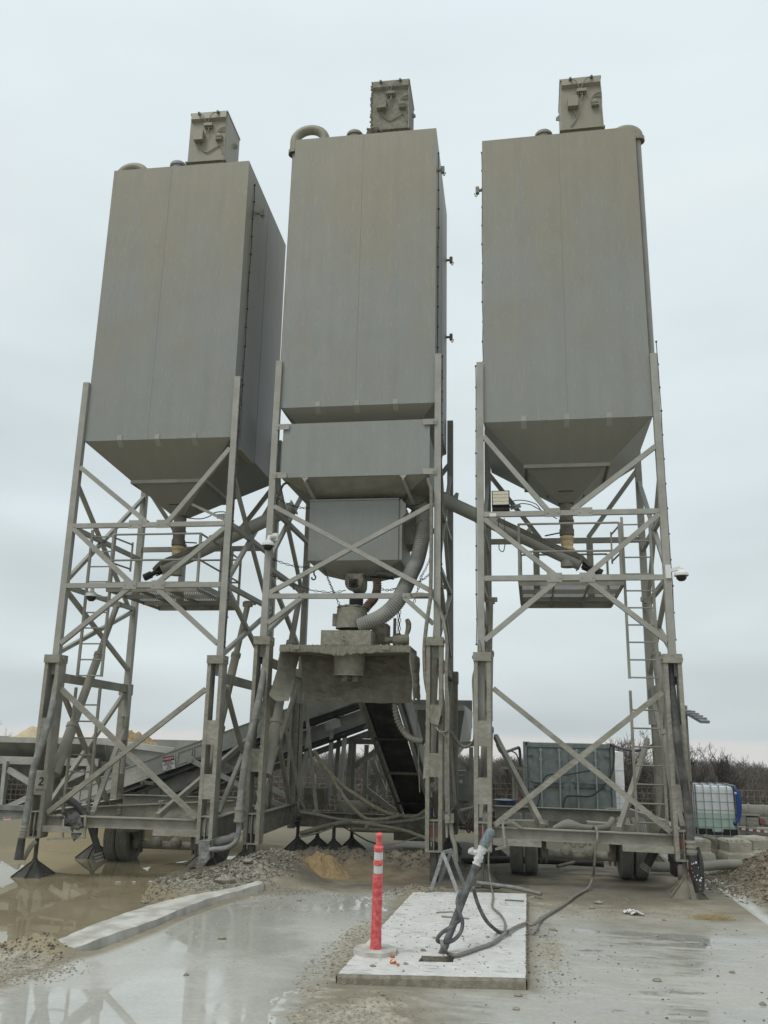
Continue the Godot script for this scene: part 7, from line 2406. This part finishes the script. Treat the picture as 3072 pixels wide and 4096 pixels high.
func pebbles(n: int, cx: float, cz: float, rx: float, rz: float, smin: float, smax: float) -> Array:
	var out := []
	for i in n:
		var a := rng.randf() * TAU; var d := sqrt(rng.randf())
		if rng.randf() < .35: d *= 1.25
		var x := cx + cos(a) * d * rx; var z := cz + sin(a) * d * rz
		var s := lerpf(smin, smax, pow(rng.randf(), 2.5))
		var y := gh(x, z)
		if x > -1.72 and x < .1 and z < -8.75 and z > -12.75: y = .1
		var b := Basis.from_euler(Vector3(rng.randf_range(-.5, .5), rng.randf() * TAU, rng.randf_range(-.5, .5))).scaled(Vector3.ONE * s)
		out.append(Transform3D(b, Vector3(x, y + s * .12, z)))
	return out


func loose_bits():
	var gravel := []
	gravel += pebbles(4200, -4.75, -13.1, .8, .5, .006, .024)
	gravel += pebbles(2800, -4.0, -14.0, .5, .65, .006, .024)
	gravel += pebbles(1500, -3.6, -13.1, .6, .35, .005, .02)
	scatter("gravel", "loose pale gravel heaped between the pool and the left tower's inner column", "gravel", M.palestone, gravel, 5)
	var grit := []
	grit += pebbles(800, -1.9, -9.6, .22, 1.5, .004, .018)
	grit += pebbles(2000, -1.3, -7.4, .6, .65, .003, .013)
	grit += pebbles(1100, -1.2, -13.15, .65, .35, .006, .024)
	grit += pebbles(2400, -5.1, -8.4, .8, .5, .004, .016)
	grit += pebbles(1200, .9, -13.2, 1.5, .8, .004, .016)
	grit += pebbles(500, .35, -10.0, .25, 1.3, .003, .012)
	grit += pebbles(520, -.9, -10.2, .75, 2.2, .003, .015)
	grit += pebbles(300, -2.6, -12.4, 1.3, .9, .004, .016)
	grit += pebbles(330, 1.8, -9.5, 1.9, 2.2, .003, .012)
	var specks := pebbles(170, -2.9, -10.6, 1.0, 2.2, .005, .016)
	specks += pebbles(120, -2.5, -12.4, 1.1, .7, .006, .022)
	specks += pebbles(60, 1.7, -11.5, 1.4, 1.5, .005, .016)
	scatter("pale_specks", "scattered pale stone chips lying on the wet lane", "stones", M.barrier, specks, 9)
	scatter("grit", "fine tan grit along the edges of the slab and lanes", "grit", M.stone, grit, 6)
	var spoil := []
	spoil += pebbles(6500, 4.2, -15.6, 1.0, 2.1, .008, .032)
	scatter("spoil", "broken brown spoil and mud clods heaped at the right edge", "spoil", dirty(lin(.13, .105, .07), lin(.235, .20, .145), .95, 1.5, .03, 49, 4.0), spoil, 7)
	var clods := []
	clods += pebbles(1100, -3.2, -15.5, 1.1, .4, .008, .028)
	clods += pebbles(1000, -1.4, -15.5, .9, .4, .008, .028)
	clods += pebbles(260, 2.0, -9.8, 2.2, 2.4, .003, .018)
	clods += pebbles(110, 0.3, -10.5, .22, 1.6, .004, .02)
	clods += pebbles(260, -5.3, -8.8, .6, .25, .006, .024)
	clods += pebbles(700, -4.9, -13.4, .7, .5, .01, .045)
	scatter("mud_clods", "dark mud clods on the ridges under the middle tower", "mud", dirty(lin(.095, .082, .06), lin(.165, .145, .11), .9, 1.5, .03, 50, 4.0), clods, 8)
	solo("sand_heap", "small orange-brown sand heap in the middle lane", "sand heap", heap(Vector3(-3.2, gh(-3.2, -14.5) - .12, -14.5), .62, .55, .42, 93), dirty(lin(.22, .155, .075), lin(.31, .225, .12), .95, 1.6, .02, 53, 8.0, .1))
	# single stones one can pick out
	var S := [["dark stone lying alone in the middle of the wet lane", Vector3(-3.334, 0, -10.038), .055, 1], ["pale stone in the lane near the kerb's far end", Vector3(-3.035, 0, -12.417), .045, 0], ["pale lump at the foot of the gravel bank", Vector3(-4.182, 0.3, -13.65), .09, 0], ["stone poking from the brown pool beside the kerb", Vector3(-5.281, -0.12, -12.349), .07, 1], ["broken concrete piece leaning on the gravel bank", Vector3(-4.279, 0.12, -12.93), .16, 0], ["small dark flat scrap on the wet lane", Vector3(-3.173, 0, -8.555), .035, 1],
		["dark clod near the slab's front right corner", Vector3(-0.005, 0, -8.602), .045, 1], ["pale stone right of the slab by the wet patch", Vector3(0.224, 0, -13.506), .055, 0], ["yellowish stone on the dirt left of the paper", Vector3(1.164, 0, -13.333), .07, 0], ["grey stone in front of the yellowish one", Vector3(1.028, 0, -12.943), .05, 1], ["stone on the grey hardstand near the straw", Vector3(1.908, 0, -12.366), .035, 0], ["flat stone beside the hose right of the slab", Vector3(0.42, 0, -11.438), .05, 0], ["dark pebble on the far right hardstand", Vector3(2.163, 0, -9.894), .035, 1], ["dark pebble at the lower right edge", Vector3(2.176, 0, -8.83), .04, 1], ["clump of mud crumbs in the centre of the right hardstand", Vector3(1.348, 0, -9.393), .05, 1], ["mud crumb at the bottom left of the right hardstand", Vector3(-0.025, 0, -8.204), .035, 1],
		["small stone pair on the slab beside the pocket", Vector3(-0.986, 0.1, -9.603), .035, 0], ["grey stone on the slab in front of the marker post", Vector3(-1.399, 0.1, -8.875), .035, 1], ["grey stone left of the looping hose on the slab", Vector3(-0.915, 0.1, -10.189), .03, 0], ["stone chip right of the orange peels", Vector3(-1.097, 0.1, -9.03), .03, 0], ["pale crumb on the slab's right half", Vector3(-0.333, 0.1, -10.384), .025, 1]]
	var k := 0
	for e in S:
		var g := stone(100 + k, .75)
		var sc: float = e[2]
		for i in g.v.size(): g.v[i] = Vector3(g.v[i].x * sc, g.v[i].y * sc * .8, g.v[i].z * sc * .8) + e[1] + Vector3(0, sc * .2, 0)
		solo("stone", e[0], "stone", g, M.palestone if e[3] == 0 else M.stone, "single stones")
		k += 1
	# orange peel
	k = 0
	for e in [["curled scrap of orange peel nearest the marker post", Vector3(-1.257, 0.1, -9.245), .024], ["largest scrap of orange peel with pale pith showing", Vector3(-1.222, 0.1, -9.029), .034], ["small round scrap of orange peel, rightmost of three", Vector3(-1.163, 0.1, -8.947), .017]]:
		var g := Geo.new()
		var c: Vector3 = e[1] + Vector3(0, .012, 0)
		for i in 6:
			for j in 4:
				var P := func(u: float, v: float) -> Vector3: return c + Vector3(cos(u) * cos(v), sin(v) * .9, sin(u) * cos(v)) * e[2]
				var a := -.4 + i * .55; var b := -.3 + j * .4
				g.quad(P.call(a, b), P.call(a + .55, b), P.call(a + .55, b + .4), P.call(a, b + .4), P.call(a + .27, b + .2) - c)
		var t := thing("orange_peel", e[0], "peel", c - Vector3(0, .012, 0), "orange peel scraps")
		put(t, "rind", g, plain(lin(.45, .11, .025), .5))
		if k == 1:
			g = Geo.new()
			for i in 5: g.obox(c + Vector3(-.01 + .008 * i, .012 + .004 * i, .02), Vector3(.02, .008, .016), Basis.from_euler(Vector3(.4 * i, .5, .3)))
			put(t, "pith", g, M.stripe)
		k += 1
	# crumpled paper
	var g := Geo.new()
	var nz := ngen(9.0, 99, 3)
	for e in [[Vector3(1.53, 0.01, -12.707), .10, .06], [Vector3(1.598, 0.01, -12.617), .085, .045]]:
		var c: Vector3 = e[0]
		for i in 14:
			for j in 10:
				var P := func(a: int, b: int) -> Vector3:
					var u: float = (a / 14.0 - .5) * 2.0 * e[1]; var v: float = (b / 10.0 - .5) * 2.0 * e[2]
					return c + Vector3(u, .05 * absf(nz.get_noise_2d(u * 1.5 + c.x, v * 1.5)) + .03 * (1.0 - absf(u) / e[1]), v + .02 * nz.get_noise_2d(v * 3, u * 2))
				g.quad(P.call(i, j), P.call(i + 1, j), P.call(i + 1, j + 1), P.call(i, j + 1), Vector3.UP)
	solo("crumpled_paper", "crumpled white paper on the dirt right of the slab", "paper", g, M.stripe)
	g = Geo.new()
	for i in 260:
		var c: Vector3 = Vector3(2.593, 0.005, -12.659)
		var p := c + Vector3(rng.randfn(0, .14), absf(rng.randfn(0, .012)), rng.randfn(0, .07))
		var a := rng.randf() * TAU
		g.bar(p, p + Vector3(cos(a) * .09, rng.randf_range(-.005, .02), sin(a) * .06), .004, .003)
	solo("straw_clump", "clump of tan straw on the right hardstand", "straw", g, dirty(lin(.30, .22, .10), lin(.50, .40, .22), .9, 2.0, .02, 54))
	g = Geo.new()
	g.bar(Vector3(-0.931, 0.11, -11.335), Vector3(-0.591, 0.11, -11.286), .05, .008)
	g.bar(Vector3(-1.018, 0.105, -11.573), Vector3(-0.813, 0.105, -11.674), .06, .006)
	solo("wood_sliver", "thin flat wood slivers on the slab behind the leaning pipe", "wood", g, M.cake)
	g = Geo.new()
	g.tube(spline([Vector3(-0.162, 0.115, -12.599), Vector3(-0.049, 0.12, -12.567), Vector3(0.094, 0.115, -12.579)], 4), .008, 5)
	solo("twig", "thin dark twig near the slab's far right corner", "twig", g, M.twig)
	# pale scraps floating on the pool
	for e in [["small pale scrap floating in the pool, left one before the wheels", Vector3(-6.58, -0.115, -14.23), .05], ["small white scrap floating in the pool, right one before the wheels", Vector3(-6.341, -0.115, -14.32), .04], ["pale foam patch in the pool near the gravel bank", Vector3(-6.059, -0.115, -14.423), .07]]:
		g = Geo.new()
		for i in 5: g.obox(e[1] + Vector3(rng.randf_range(-.6, .6) * e[2], -.072, rng.randf_range(-.4, .4) * e[2]), Vector3(e[2] * .7, .012, e[2] * .5), Basis(Vector3.UP, rng.randf() * 3.0))
		solo("floating_scrap", e[0], "scrap", g, M.stripe)
